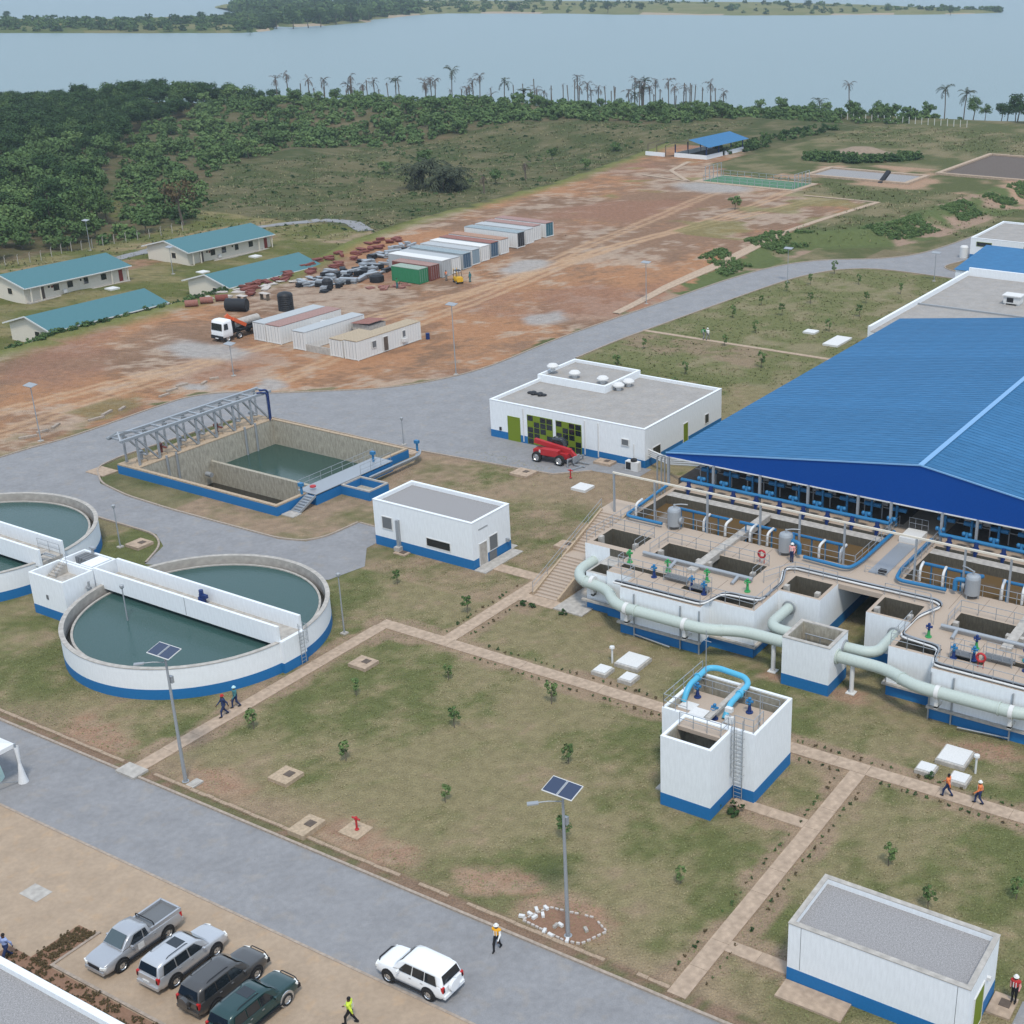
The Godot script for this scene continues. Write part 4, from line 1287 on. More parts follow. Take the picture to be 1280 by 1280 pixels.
	for s in [19.6, 8.4]:
		var v = thing("surge_vessel", "grey steel pressure vessel with blue pipe on the deck of " + beside, "vessel", Q.call(s, D, 95.7), "pressure vessels on the filter decks")
		b = MB.new()
		b.lathe(Q.call(s, D, 95.7), [Vector2(0.62, 0.35), Vector2(0.62, 1.75), Vector2(0.55, 1.95), Vector2(0.3, 2.08), Vector2(0, 2.1)], 24)
		part(v, "shell", b, M.galv)
		b = MB.new()
		for k in 3:
			var a = TAU * k / 3
			b.beam(Q.call(s, D, 95.7) + Vector3(cos(a), 0, sin(a)) * 0.55, Q.call(s, D + 0.5, 95.7) + Vector3(cos(a), 0, sin(a)) * 0.55, 0.1, 0.1)
		part(v, "leg", b, M.steel)
		b = MB.new()
		b.cyl(Q.call(s, D + 2.05, 95.7), Q.call(s, D + 2.35, 95.7), 0.1, 8)
		b.tube(rounded([Q.call(s, D + 2.3, 95.7), Q.call(s - 0.5, D + 2.4, 95.9), Q.call(s - 1.1, D + 2.35, 96.2)], 0.3), 0.06, 6)
		b.cyl(Q.call(s - 0.62, D + 0.9, 95.7), Q.call(s - 0.85, D + 0.9, 95.7), 0.3, 14)
		part(v, "nozzle", b, M.steel)
	# overhead rail on posts above the filter bay
	var r = thing("overhead_rail", "thin pale overhead rail on steel posts above " + beside, "rail", Q.call(14, D, 96.25), "overhead rails at the filter bays")
	b = MB.new()
	b.beam(Q.call(26.5, 8.1, 96.25), Q.call(0.0, 8.1, 96.25), 0.14, 0.16)
	part(r, "rail", b, M.cream)
	for s in [26.4, 22.0, 16.5, 11.2, 7.4, 3.2]:
		b = MB.new()
		b.beam(Q.call(s, D if s < 25 else 0.0, 96.25), Q.call(s, 8.05, 96.25), 0.16, 0.16)
		part(r, "post", b, M.galv)
	# valves on the front deck
	for k in 4:
		valve_stand(Q.call(7.8 + 3.78 * k, D, 87.45), M.green, M.navy if m > 0 else M.green, "green pedestal valve on the front deck of " + beside, "valve_stand", "green valves on the filter decks")
	for q in [[15.8, 85.6, 0], [12.0, 85.3, 0], [10.6, 84.85, 0]]:
		valve_stand(Q.call(q[0], D, q[1] + 0.35), M.navy, M.bluepipe, "blue pedestal valve beside the deck slots of " + beside, "valve_stand", "blue valves on the filter decks")
	for q in [[14.8, 12.6, 86.6], [11.9, 10.3, 85.95]]:
		var w = thing("walk_platform", "small railed steel platform over the deck slot of " + beside, "platform", Q.call(q[0], D, q[2]), "steel platforms on the filter decks")
		b = MB.new()
		b.box(X.call(q[0]), X.call(q[1]), D + 0.3, D + 0.38, q[2] - 0.75, q[2])
		part(w, "grating", b, M.grille)
		b = MB.new()
		b.rail([Q.call(q[0], D + 0.38, q[2] - 0.75), Q.call(q[1], D + 0.38, q[2] - 0.75)], 0.9, 0.8)
		b.rail([Q.call(q[0], D + 0.38, q[2]), Q.call(q[1], D + 0.38, q[2])], 0.9, 0.8)
		for s in [q[0], q[1]]:
			for v in [q[2] - 0.75, q[2]]: b.cyl(Q.call(s, D, v), Q.call(s, D + 0.4, v), 0.04, 6)
		part(w, "railing", b, M.galv)
	# gallery pipes under the hall roof
	var p = thing("gallery_pipework", "blue pipe run with valves under the hall roof behind " + beside, "pipework", Q.call(13, D, 104.6), "blue gallery pipework")
	b = MB.new()
	b.cyl(Q.call(24.0, D + 0.95, 104.5), Q.call(2.4, D + 0.95, 104.5), 0.19, 12)
	part(p, "main_pipe", b, M.bluepipe)
	for k in 9:
		b = MB.new()
		var s = 23.0 - 2.45 * k
		b.cyl(Q.call(s, 2.0, 103.95), Q.call(s, D + 1.0, 104.2), 0.2, 10)
		flange(b, Q.call(s, D + 0.5, 104.1), Vector3.UP, 0.3)
		part(p, "drop_pipe", b, M.navy)
		b = MB.new()
		var q = s - 1.1
		b.cyl(Q.call(q, D + 0.9, 104.7), Q.call(q, D + 1.5, 104.8), 0.16, 8)
		for e in [-0.28, 0.28]: b.ball(Q.call(q + e, D + 1.35, 104.75), Vector3(0.2, 0.22, 0.2), 8, 5)
		b.cyl(Q.call(q, D + 0.2, 106.0), Q.call(q, D + 2.2, 106.0), 0.12, 8)
		b.cyl(Q.call(q - 0.8, D + 1.7, 106.3), Q.call(q + 0.8, D + 1.7, 106.3), 0.22, 10)
		part(p, "gallery_valve", b, M.bluepipe)
	b = MB.new()
	for k in 12:
		var s = 23.5 - 1.75 * k
		b.box(X.call(s), X.call(s - 0.6), D + 1.4, D + 2.0, 107.2, 107.5)
		b.beam(Q.call(s, D, 107.4), Q.call(s, D + 2.6, 107.4), 0.1, 0.1)
	b.beam(Q.call(24, D + 1.2, 107.3), Q.call(2.4, D + 1.2, 107.3), 0.08, 0.08)
	part(p, "control_box", b, M.steel)
	b = MB.new()
	for k in 5: b.box(X.call(22.5 - 4.3 * k), X.call(22.1 - 4.3 * k), D + 1.55, D + 2.1, 107.05, 107.2)
	part(p, "sign_plate", b, M.slab)

func make_filters():
	filter_block(-1, "next to the outside stair", "the stair side filter")
	filter_block(1, "across the walkway from the stair side", "the filter across the walkway")
	var D = 4.2
	# central walkway between the blocks
	var t = thing("walkway_bridge", "raised pale walkway deck with steel grating between the two filter blocks", "walkway", V(-37, 0, 100))
	var b = MB.new()
	b.box(-38.98, -35.02, D - 0.45, D - 0.004, 92.6, 112.0)
	part(t, "deck", b, M.deck)
	b = MB.new()
	b.box(-37.75, -36.2, D + 0.0, D + 0.06, 95.9, 103.0)
	part(t, "grating", b, M.galv)
	b = MB.new()
	b.box(-37.9, -36.1, D + 0.0, D + 0.5, 103.2, 105.5)
	part(t, "chute", b, M.slab)
	b = MB.new()
	b.rail([V(-37.9, D + 0.5, 105.6), V(-36.1, D + 0.5, 105.6)], 1.0, 0.6)
	b.rail([V(-38.0, D, 95.8), V(-36.0, D, 95.8)], 0.6, 1.0)
	part(t, "railing", b, M.galv)
	b = MB.new()
	b.box(-36.9, -36.3, D, D + 0.35, 96.0, 96.5)
	part(t, "drain_cover", b, M.dark)
	b = MB.new()
	b.box(-39.0, -35.0, -0.05, D - 0.46, 103.8, 104.2)
	part(t, "end_wall", b, M.brown)
	# inlet chamber in front
	t = thing("inlet_chamber", "square open topped white chamber with blue base joined by green pipes", "chamber", V(-37, 0, 83.7))
	shell_walls(t, -38.94, -34.97, 82.05, 85.45, -0.1, 4.07, 0.28, 0.95)
	b = MB.new()
	b.quad(V(-38.6, 1.9, 82.35), V(-35.3, 1.9, 82.35), V(-35.3, 1.9, 85.1), V(-38.6, 1.9, 85.1))
	part(t, "water", b, M.blackwater)
	lining(t, -38.66, -35.25, 82.33, 85.17, 1.9, 4.06)
	b = MB.new()
	b.box(-38.97, -34.94, 4.07, 4.13, 82.02, 82.34)
	b.box(-38.97, -34.94, 4.07, 4.13, 85.16, 85.48)
	b.box(-38.97, -38.65, 4.07, 4.13, 82.34, 85.16)
	b.box(-35.26, -34.94, 4.07, 4.13, 82.34, 85.16)
	part(t, "rim", b, M.concrete)
	b = MB.new()
	b.cyl(V(-38.3, 3.3, 84.8), V(-35.6, 3.3, 84.8), 0.05, 6)
	for x in [-38.2, -37.0, -35.8]: b.cyl(V(x, 2.5, 84.8), V(x, 3.3, 84.8), 0.04, 6)
	part(t, "inner_rail", b, M.galv)
	# green header pipes, mirrored about the chamber
	for m in [-1, 1]:
		var Q = func(s, y, v): return V(-37.0 + m * s, y, v)
		var side = "stair" if m < 0 else "manhole covers"
		t = thing("header_pipe", "thick pale green pipe along the filter wall on the side of the " + side, "pipe", Q.call(10, 2.3, 82.6), "green header pipes")
		var run = rounded([Q.call(1.9, 2.8, 83.5), Q.call(6.2, 2.82, 83.5), Q.call(8.6, 2.88, 82.1), Q.call(17.2, 2.9, 82.1), Q.call(19.6, 2.75, 84.6), Q.call(22.6, 2.65, 85.0), Q.call(23.9, 2.65, 86.6), Q.call(23.9, 2.65, 89.1)], 1.4, 7)
		big_pipe(t, "main_pipe", run, 0.46, M.greenpipe, 20)
		b = MB.new()
		flange(b, Q.call(2.1, 2.8, 83.5), Vector3.RIGHT, 0.62)
		flange(b, Q.call(7.6, 2.86, 82.7), Q.call(8.6, 2.88, 82.1) - Q.call(6.2, 2.82, 83.5), 0.52)
		flange(b, Q.call(15.2, 2.9, 82.1), Vector3.RIGHT, 0.53)
		flange(b, Q.call(22.1, 2.67, 85.0), Vector3.RIGHT, 0.53)
		part(t, "flange", b, M.greenpipe)
		for s in [10.6, 16.1, 21.3]:
			b = MB.new()
			var v = 82.1 if s < 20 else 84.95
			b.tube([Q.call(s - 0.16, 2.88, v), Q.call(s + 0.16, 2.88, v)], 0.51, 20)
			b.box(-37 + m * (s - 0.14), -37 + m * (s + 0.14), 1.6, 2.7, v - 0.15, v + 0.25)
			b.box(-37 + m * (s - 0.14), -37 + m * (s + 0.14), 1.55, 1.75, v - 0.15, v + 1.0)
			part(t, "bracket", b, M.slab)
		b = MB.new()
		b.cyl(Q.call(3.35, 0.0, 83.5), Q.call(3.35, 2.5, 83.5), 0.18, 12)
		b.box(-37 + m * 3.35 - 0.35, -37 + m * 3.35 + 0.35, 0.0, 0.06, 83.15, 83.85)
		part(t, "support_leg", b, M.slab)
		t = thing("branch_pipe", "bent green branch pipe at the inlet chamber, on the side of the " + side, "pipe", Q.call(4, 2.4, 86), "green branch pipes")
		big_pipe(t, "bend", rounded([Q.call(1.9, 3.0, 84.8), Q.call(4.6, 3.0, 84.9), Q.call(4.6, 3.0, 89.0)], 1.7, 8), 0.44, M.greenpipe, 18)
		b = MB.new()
		flange(b, Q.call(2.1, 3.0, 84.8), Vector3.RIGHT, 0.6)
		flange(b, Q.call(4.6, 3.0, 88.7), Vector3.FORWARD, 0.6)
		part(t, "flange", b, M.steel)
	# outside stair
	t = thing("outside_stair", "long flight of tan concrete steps climbing to the filter deck", "stair", V(-63.2, 0, 90.5))
	var k = 0
	for i in 28:
		var y = 0.15 * (i + 1)
		var v0 = 84.9 + 0.36 * i + (1.0 if i >= 14 else 0.0)
		b = MB.new()
		b.box(-64.55, -62.1, maxf(-0.05, y - 0.5), y, v0, v0 + 0.36 + (1.0 if i == 13 else 0.0) + 0.01)
		part(t, "step", b, M.deck)
	for x in [[-64.75, -64.56], [-62.09, -61.9]]:
		b = MB.new()
		b.quad(V(x[0], -0.05, 84.9), V(x[1], -0.05, 84.9), V(x[1], 0.35, 84.9), V(x[0], 0.35, 84.9))
		for e in x:
			b.quad(V(e, -0.05, 84.9), V(e, -0.05, 96.0), V(e, 4.4, 96.0), V(e, 0.35, 84.9))
		b.quad(V(x[0], 0.35, 84.9), V(x[1], 0.35, 84.9), V(x[1], 4.4, 96.0), V(x[0], 4.4, 96.0))
		part(t, "stringer", b, M.sandslab)
	b = MB.new()
	b.rail([V(-64.66, 0.35, 84.9), V(-64.66, 4.4, 96.0)], 0.95, 2.2, 0.025)
	part(t, "handrail", b, M.steel)
	b = MB.new()
	b.box(-64.98, -61.8, D - 0.35, D - 0.002, 96.0, 99.0)
	part(t, "landing", b, M.deck)
	b = MB.new()
	b.box(-64.6, -62.2, -0.05, D - 0.36, 96.4, 98.8)
	part(t, "landing_block", b, M.sandslab)
	# footing slab beside the stair
	b = MB.new()
	b.box(-61.6, -58.6, -0.05, 0.12, 83.6, 89.0)
	solo("pipe_slab", b, M.concrete, "pale concrete slab under the end of the green pipe by the stair", "slab")

func make_dosing():
	# tall two part tank
	var t = thing("dosing_tank", "tall white tank with blue base, light blue pipe and railed deck", "tank", V(-37, 0, 68))
	var H = 5.3
	shell_walls(t, -40.5, -33.4, 66.8, 72.3, -0.1, H, 0.22, 0.95)
	shell_walls(t, -38.75, -35.0, 63.7, 66.795, -0.1, H, 0.22, 0.95)
	var b = MB.new()
	b.box(-40.24, -33.66, 4.4, 4.65, 67.06, 70.9)
	part(t, "deck", b, M.deck)
	b = MB.new()
	b.quad(V(-40.28, 3.6, 70.9), V(-33.62, 3.6, 70.9), V(-33.62, 3.6, 72.08), V(-40.28, 3.6, 72.08))
	b.quad(V(-38.53, 2.4, 63.92), V(-35.22, 2.4, 63.92), V(-35.22, 2.4, 66.58), V(-38.53, 2.4, 66.58))
	part(t, "water", b, M.blackwater)
	lining(t, -38.53, -35.22, 63.92, 66.575, 2.4, 5.2)
	lining(t, -40.28, -33.62, 67.02, 72.08, 3.6, 5.2)
	b = MB.new()
	b.box(-38.5, -35.25, 4.9, 5.19, 65.5, 66.54)
	part(t, "ledge", b, M.deck)
	for q in [[-40.1, 68.1], [-38.9, 67.6], [-38.6, 66.9]]:
		b = MB.new()
		b.box(q[0], q[0] + 1.15, 4.65 if q[1] > 67 else 5.2, 4.75 if q[1] > 67 else 5.3, q[1] + 0.1, q[1] + 1.1)
		part(t, "cover_plate", b, M.slab)
	b = MB.new()
	b.box(-37.2, -36.85, H, H + 0.2, 66.9, 72.2)
	part(t, "beam", b, M.concrete)
	b = MB.new()
	b.rail([V(-40.4, H, 66.9), V(-40.4, H, 72.2)], 1.0, 1.3, 0.028)
	b.rail([V(-40.4, H, 66.9), V(-38.6, H, 66.9)], 1.0, 0.9, 0.028)
	b.rail([V(-38.4, 5.2, 65.6), V(-35.3, 5.2, 65.6), V(-35.3, 5.2, 66.6)], 1.0, 1.0, 0.028)
	b.rail([V(-40.2, 4.65, 70.95), V(-33.7, 4.65, 70.95)], 1.05, 1.3, 0.028)
	b.rail([V(-35.0, H, 66.9), V(-33.6, H, 66.9), V(-33.6, H, 68.3)], 1.0, 0.7, 0.028)
	part(t, "railing", b, M.galv)
	b = MB.new()
	b.tube(rounded([V(-40.1, 4.7, 69.0), V(-40.1, 5.6, 69.7), V(-40.1, 5.72, 72.4), V(-39.4, 5.75, 72.7), V(-37.2, 5.68, 72.6), V(-36.62, 5.6, 72.0), V(-36.6, 5.45, 69.2), V(-36.6, 4.7, 68.5)], 0.6, 5), 0.21, 14)
	part(t, "light_blue_pipe", b, M.skypipe)
	b = MB.new()
	flange(b, V(-40.1, 5.68, 71.0), Vector3.FORWARD, 0.29)
	flange(b, V(-36.6, 5.52, 70.6), Vector3.FORWARD, 0.29)
	part(t, "flange", b, M.skypipe)
	ladder(t, V(-34.55, 0, 66.8), H, Vector3(0, 0, 1), true, M.galv, 0.6)
	b = MB.new()
	b.box(-38.0, -35.9, 2.6, 2.95, 63.69, 63.7)
	b = MB.new()
	b.cyl(V(-39.9, 4.65, 71.8), V(-39.9, 9.0, 71.8), 0.03, 6)
	b.beam(V(-40.3, 8.2, 71.8), V(-39.5, 8.2, 71.8), 0.04, 0.04)
	b.cyl(V(-34.2, 4.65, 69.0), V(-34.2, 7.2, 69.0), 0.035, 6)
	part(t, "lightning_rod", b, M.steel)
	b = MB.new()
	b.cyl(V(-35.6, 4.65, 67.3), V(-35.6, 6.3, 67.3), 0.05, 8)
	b.box(-35.9, -35.3, 5.3, 5.8, 67.2, 67.45)
	b.box(-35.85, -35.35, 6.2, 6.5, 67.1, 67.4)
	part(t, "instrument_box", b, M.slab)
	for q in [[-39.6, 70.1], [-35.55, 70.1], [-37.2, 68.2]]:
		valve_stand(V(q[0], 4.65, q[1]), M.navy, M.bluepipe, "blue pedestal valve on the deck of the tall dosing tank", "valve_stand", "blue valves on the dosing tank")
	b = MB.new()
	b.box(-39.95, -38.78, -0.05, 0.1, 65.0, 66.2)
	solo("tank_step", b, M.concrete, "small concrete slab at the foot of the tall dosing tank", "slab")

func make_hall():
	var t = thing("filter_hall", "huge blue metal roofed hall open at its gable above the filters", "hall", V(-37, 0, 135))
	var xe = 26.0; var ye = 7.4; var yr = 11.0; var v0 = 105.0; var v1 = 166.0
	for m in [-1, 1]:
		var pan = 14
		var root = null
		for k in pan:
			# roof sheets laid side by side, each lapping 1 cm over the next
			var a0 = lerpf(v0, v1, float(k) / pan); var a1 = lerpf(v0, v1, float(k + 1) / pan)
			var b = MB.new()
			var e = 0.006 * (k % 2)
			var A = V(-37 + m * xe, ye + e, a0); var B = V(-37, yr + e, a0); var C = V(-37, yr + e, a1); var E = V(-37 + m * xe, ye + e, a1)
			var dn = Vector3.DOWN * 0.12
			if m < 0:
				b.quad(A, B, C, E); b.quad(E + dn, C + dn, B + dn, A + dn); b.quad(A + dn, A, E, E + dn)
			else:
				b.quad(B, A, E, C); b.quad(C + dn, E + dn, A + dn, B + dn); b.quad(A, A + dn, E + dn, E)
			var rs = part(t, "roof_sheet", b, M[["roofblue", "roofblue_b", "roofblue_c", "roofblue", "roofblue_b"][(k * 3 + (1 if m > 0 else 0)) % 5]])
			var rb = MB.new()
			for q in 6:
				var vv = lerpf(a0, a1, (q + 0.5) / 6.0)
				rb.beam(V(-37 + m * (xe - 0.02), ye + 0.025 + e, vv), V(-37 + m * 0.3, yr - 0.02 + e, vv), 0.03, 0.02)
			part(rs, "rib", rb, M.roofblue).set_meta("kind", "stuff")
	var b = MB.new()
	b.tri(V(-37 - xe, ye, v0 - 0.03), V(-37 + xe, ye, v0 - 0.03), V(-37, yr, v0 - 0.03))
	b.quad(V(-37 - xe, ye - 0.35, v0 - 0.03), V(-37 + xe, ye - 0.35, v0 - 0.03), V(-37 + xe, ye, v0 - 0.03), V(-37 - xe, ye, v0 - 0.03))
	b.quad(V(-37 + xe, ye - 0.35, v0 + 0.05), V(-37 - xe, ye - 0.35, v0 + 0.05), V(-37 - xe, ye, v0 + 0.05), V(-37 + xe, ye, v0 + 0.05))
	b.tri(V(-37 + xe, ye, v0 + 0.05), V(-37 - xe, ye, v0 + 0.05), V(-37, yr, v0 + 0.05))
	part(t, "gable", b, M.fascia)
	b = MB.new()
	b.beam(V(-37 - xe, ye - 0.4, v0 - 0.05), V(-37 + xe, ye - 0.4, v0 - 0.05), 0.14, 0.1)
	part(t, "gable_trim", b, M.slab)
	b = MB.new()
	for m in [-1, 1]:
		b.beam(V(-37 + m * xe, ye + 0.03, v0 - 0.08), V(-37, yr + 0.05, v0 - 0.08), 0.1, 0.12)
	b.beam(V(-37, yr + 0.06, v0), V(-37, yr + 0.06, v1), 0.5, 0.06)
	part(t, "ridge_cap", b, mt("ridge", Color(0.16, 0.33, 0.55), 0.5))
	for x in [-62.6, -57.6, -52.6, -47.6, -42.6, -39.4, -34.6, -31.4, -26.4, -21.4]:
		for v in [104.75, 112.0]:
			b = MB.new()
			b.beam(V(x, 4.2 if v < 106 else 3.0, v), V(x, ye - 0.3, v), 0.22, 0.22)
			part(t, "column", b, M.steel)
	b = MB.new()
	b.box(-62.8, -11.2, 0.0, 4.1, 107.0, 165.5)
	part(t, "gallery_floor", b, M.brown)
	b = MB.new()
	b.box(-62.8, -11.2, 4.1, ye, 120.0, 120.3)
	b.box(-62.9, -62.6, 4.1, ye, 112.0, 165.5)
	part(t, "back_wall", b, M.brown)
	b = MB.new()
	for k in 18:
		var v = 111.0 + 0.5 * k
		b.cyl(V(-61, 5.0 + 0.12 * (k % 5), v), V(-13, 5.0 + 0.12 * (k % 5), v), 0.08, 5)
	part(t, "hall_pipe", b, M.bluepipe)
	# pipe bundle from the workshop to the hall
	t = thing("pipe_bridge", "row of pale pipes between the workshop and the blue hall", "pipework", V(-67, 0, 111))
	for k in 4:
		b = MB.new()
		b.tube(rounded([V(-72.8, 1.3 + 0.22 * k, 117.6), V(-69.5, 1.3 + 0.22 * k, 116.4), V(-62.4, 3.9 + 0.25 * k, 111.8)], 0.6), 0.1, 8)
		part(t, "pipe", b, M.slab)
	b = MB.new()
	for x in [-67.4, -66.9, -66.5]: b.tube(rounded([V(x, 0, 110.5), V(x, 4.6, 110.5), V(x + 1.5, 4.7, 110.5)], 0.4), 0.09, 8)
	part(t, "riser", b, M.galv)
	# flat roofed annex behind the hall
	t = thing("annex_building", "beige flat roofed annex with white parapet behind the blue hall", "building", V(-40, 0, 187))
	walls_with_skirt(t, -67.6, 0, 166.2, 207.0, 4.9)
	b = MB.new()
	b.box(-67.6, -67.2, 4.9, 5.7, 166.2, 207.0)
	part(t, "parapet", b, M.white)
	b = MB.new()
	b.box(-67.2, 0, 4.9, 6.3, 206.6, 207.0)
	part(t, "back_parapet", b, M.white)
	b = MB.new()
	b.box(-67.2, 0, 4.9, 5.0, 166.2, 206.6)
	part(t, "roof", b, M.roofbeige)
	b = MB.new()
	b.box(-67.2, 0, 5.0, 5.25, 184.0, 184.25)
	part(t, "roof_gutter", b, M.steel)
	t = thing("roof_cooler", "white box cooler with dark vent on the beige annex roof", "roof unit", V(-55.2, 5.0, 191.5))
	b = MB.new()
	b.box(-56.4, -54.0, 5.25, 6.3, 190.6, 192.6)
	b.box(-56.6, -53.8, 6.3, 6.45, 190.4, 192.8)
	b.box(-56.3, -56.0, 5.0, 5.25, 190.7, 192.5)
	b.box(-54.4, -54.1, 5.0, 5.25, 190.7, 192.5)
	part(t, "casing", b, M.slab)
	b = MB.new()
	b.box(-55.9, -54.9, 5.45, 6.1, 190.57, 190.6)
	part(t, "vent", b, M.dark)
	t = thing("lean_to_roof", "smaller blue pitched roof between the annex and the far white building", "roof", V(-60, 0, 218))
	b = MB.new()
	b.quad(V(-70.6, 5.2, 209.0), V(0, 5.2, 209.0), V(0, 6.4, 225.5), V(-70.6, 6.4, 225.5))
	b.quad(V(-70.6, 5.1, 209.0), V(-70.6, 5.1, 225.5), V(-70.6, 6.4, 225.5), V(-70.6, 5.2, 209.0))
	part(t, "roof_sheet", b, M.roofblue)
	b = MB.new()
	b.box(-70.3, 0, 0, 5.1, 209.2, 225.2)
	part(t, "wall", b, M.white)
	t = thing("pump_station", "far white flat roofed building beyond the smaller blue roof", "building", V(-60, 0, 250))
	walls_with_skirt(t, -79.0, -30, 242.5, 262, 3.7)
	shell_walls(t, -79.0, -30, 242.5, 262, 3.7, 4.0, 0.3, 3.7)
	parapet_roof(t, -79.0, -30, 242.5, 262, 3.705, 4.0, 0.3, M.roofbeige, M.white)
	for k in 3: plate_v(t, "window", -77.8 + 9 * k, -75 + 9 * k, 2.6, 3.3, 242.5, M.glass, 0.04, M.olive)
	t = thing("water_drum", "small white drum beside the far white building at the road", "drum", V(-80.3, 0, 243))
	b = MB.new()
	b.lathe(V(-80.3, 0, 243), [Vector2(0.8, 0), Vector2(0.8, 2.0), Vector2(0.6, 2.25), Vector2(0, 2.3)], 16)
	part(t, "shell", b, M.slab)

# ---------------------------------------------------------------- vehicles
func wheel(t, at: Vector3, r, w, out: float):
	# axle along x; out = side the rim faces
	var b = MB.new()
	var prof = [Vector2(r * 0.62, -w / 2), Vector2(r * 0.93, -w / 2), Vector2(r, -w * 0.3), Vector2(r, w * 0.3), Vector2(r * 0.93, w / 2), Vector2(r * 0.62, w / 2)]
	lathe_x(b, at, prof, 20)
	var o = part(t, "wheel", b, M.rubber)
	b = MB.new()
	lathe_x(b, at, [Vector2(0.0, w * 0.30 * out), Vector2(r * 0.3, w * 0.38 * out), Vector2(r * 0.55, w * 0.30 * out), Vector2(r * 0.63, w * 0.46 * out)], 16)
	part(o, "rim", b, M.chrome)
	return o

func lathe_x(b: MB, at: Vector3, prof: Array, k: int):
	for i in prof.size() - 1:
		var q0 = prof[i]; var q1 = prof[i + 1]
		for j in k:
			var s0 = TAU * j / k; var s1 = TAU * (j + 1) / k
			var d0 = Vector3(0, cos(s0), sin(s0)); var d1 = Vector3(0, cos(s1), sin(s1))
			var X = Vector3.RIGHT
			b.quad(at + d0 * q0.x + X * q0.y, at + d0 * q1.x + X * q1.y, at + d1 * q1.x + X * q1.y, at + d1 * q0.x + X * q0.y)

func hull(st: Array) -> MB:
	# loft of cross-sections along -z (front at +z): each [z, half width, bottom, waist, top, top half width]
	var b = MB.new()
	var rows = []
	for s in st:
		var w = s[1]; var tw = s[5]
		var half = [Vector2(w * 0.86, s[2]), Vector2(w * 0.97, s[2] + 0.06), Vector2(w, lerpf(s[2], s[3], 0.5)), Vector2(w * 0.985, s[3]), Vector2(lerpf(w, tw, 0.75), lerpf(s[3], s[4], 0.72)), Vector2(tw, s[4] - 0.012), Vector2(tw * 0.55, s[4] + 0.02)]
		var row = []
		for q in half: row.append(Vector3(q.x, q.y, s[0]))
		for i in range(half.size() - 1, -1, -1): row.append(Vector3(-half[i].x, half[i].y, s[0]))
		rows.append(row)
	var nr = rows.size(); var k = rows[0].size()
	# smooth normals
	var N = []
	for i in nr:
		var r = []
		for j in k:
			var du = rows[mini(i + 1, nr - 1)][j] - rows[maxi(i - 1, 0)][j]
			var dw = rows[i][(j + 1) % k] - rows[i][(j - 1 + k) % k]
			r.append(dw.cross(du).normalized() * -1.0)
		N.append(r)
	for i in nr - 1:
		for j in k:
			var j2 = (j + 1) % k
			var A = rows[i][j]; var B = rows[i][j2]; var C = rows[i + 1][j2]; var E = rows[i + 1][j]
			var nA = N[i][j]; var nB = N[i][j2]; var nC = N[i + 1][j2]; var nE = N[i + 1][j]
			if nA.dot(Vector3(A.x, A.y - 0.8, 0)) < 0 and absf(A.x) > 0.5:
				nA = -nA; nB = -nB; nC = -nC; nE = -nE
			b.t3(A, B, C, nA, nB, nC)
			b.t3(A, C, E, nA, nC, nE)
	for e in [0, nr - 1]:
		for j in range(1, k - 1): b.tri(rows[e][0], rows[e][j], rows[e][j + 1])
	return b

func panel(b: MB, q: Array, d: Vector3):
	# thin glass panel, four corners pushed out by d
	b.quad(q[0] + d, q[1] + d, q[2] + d, q[3] + d)

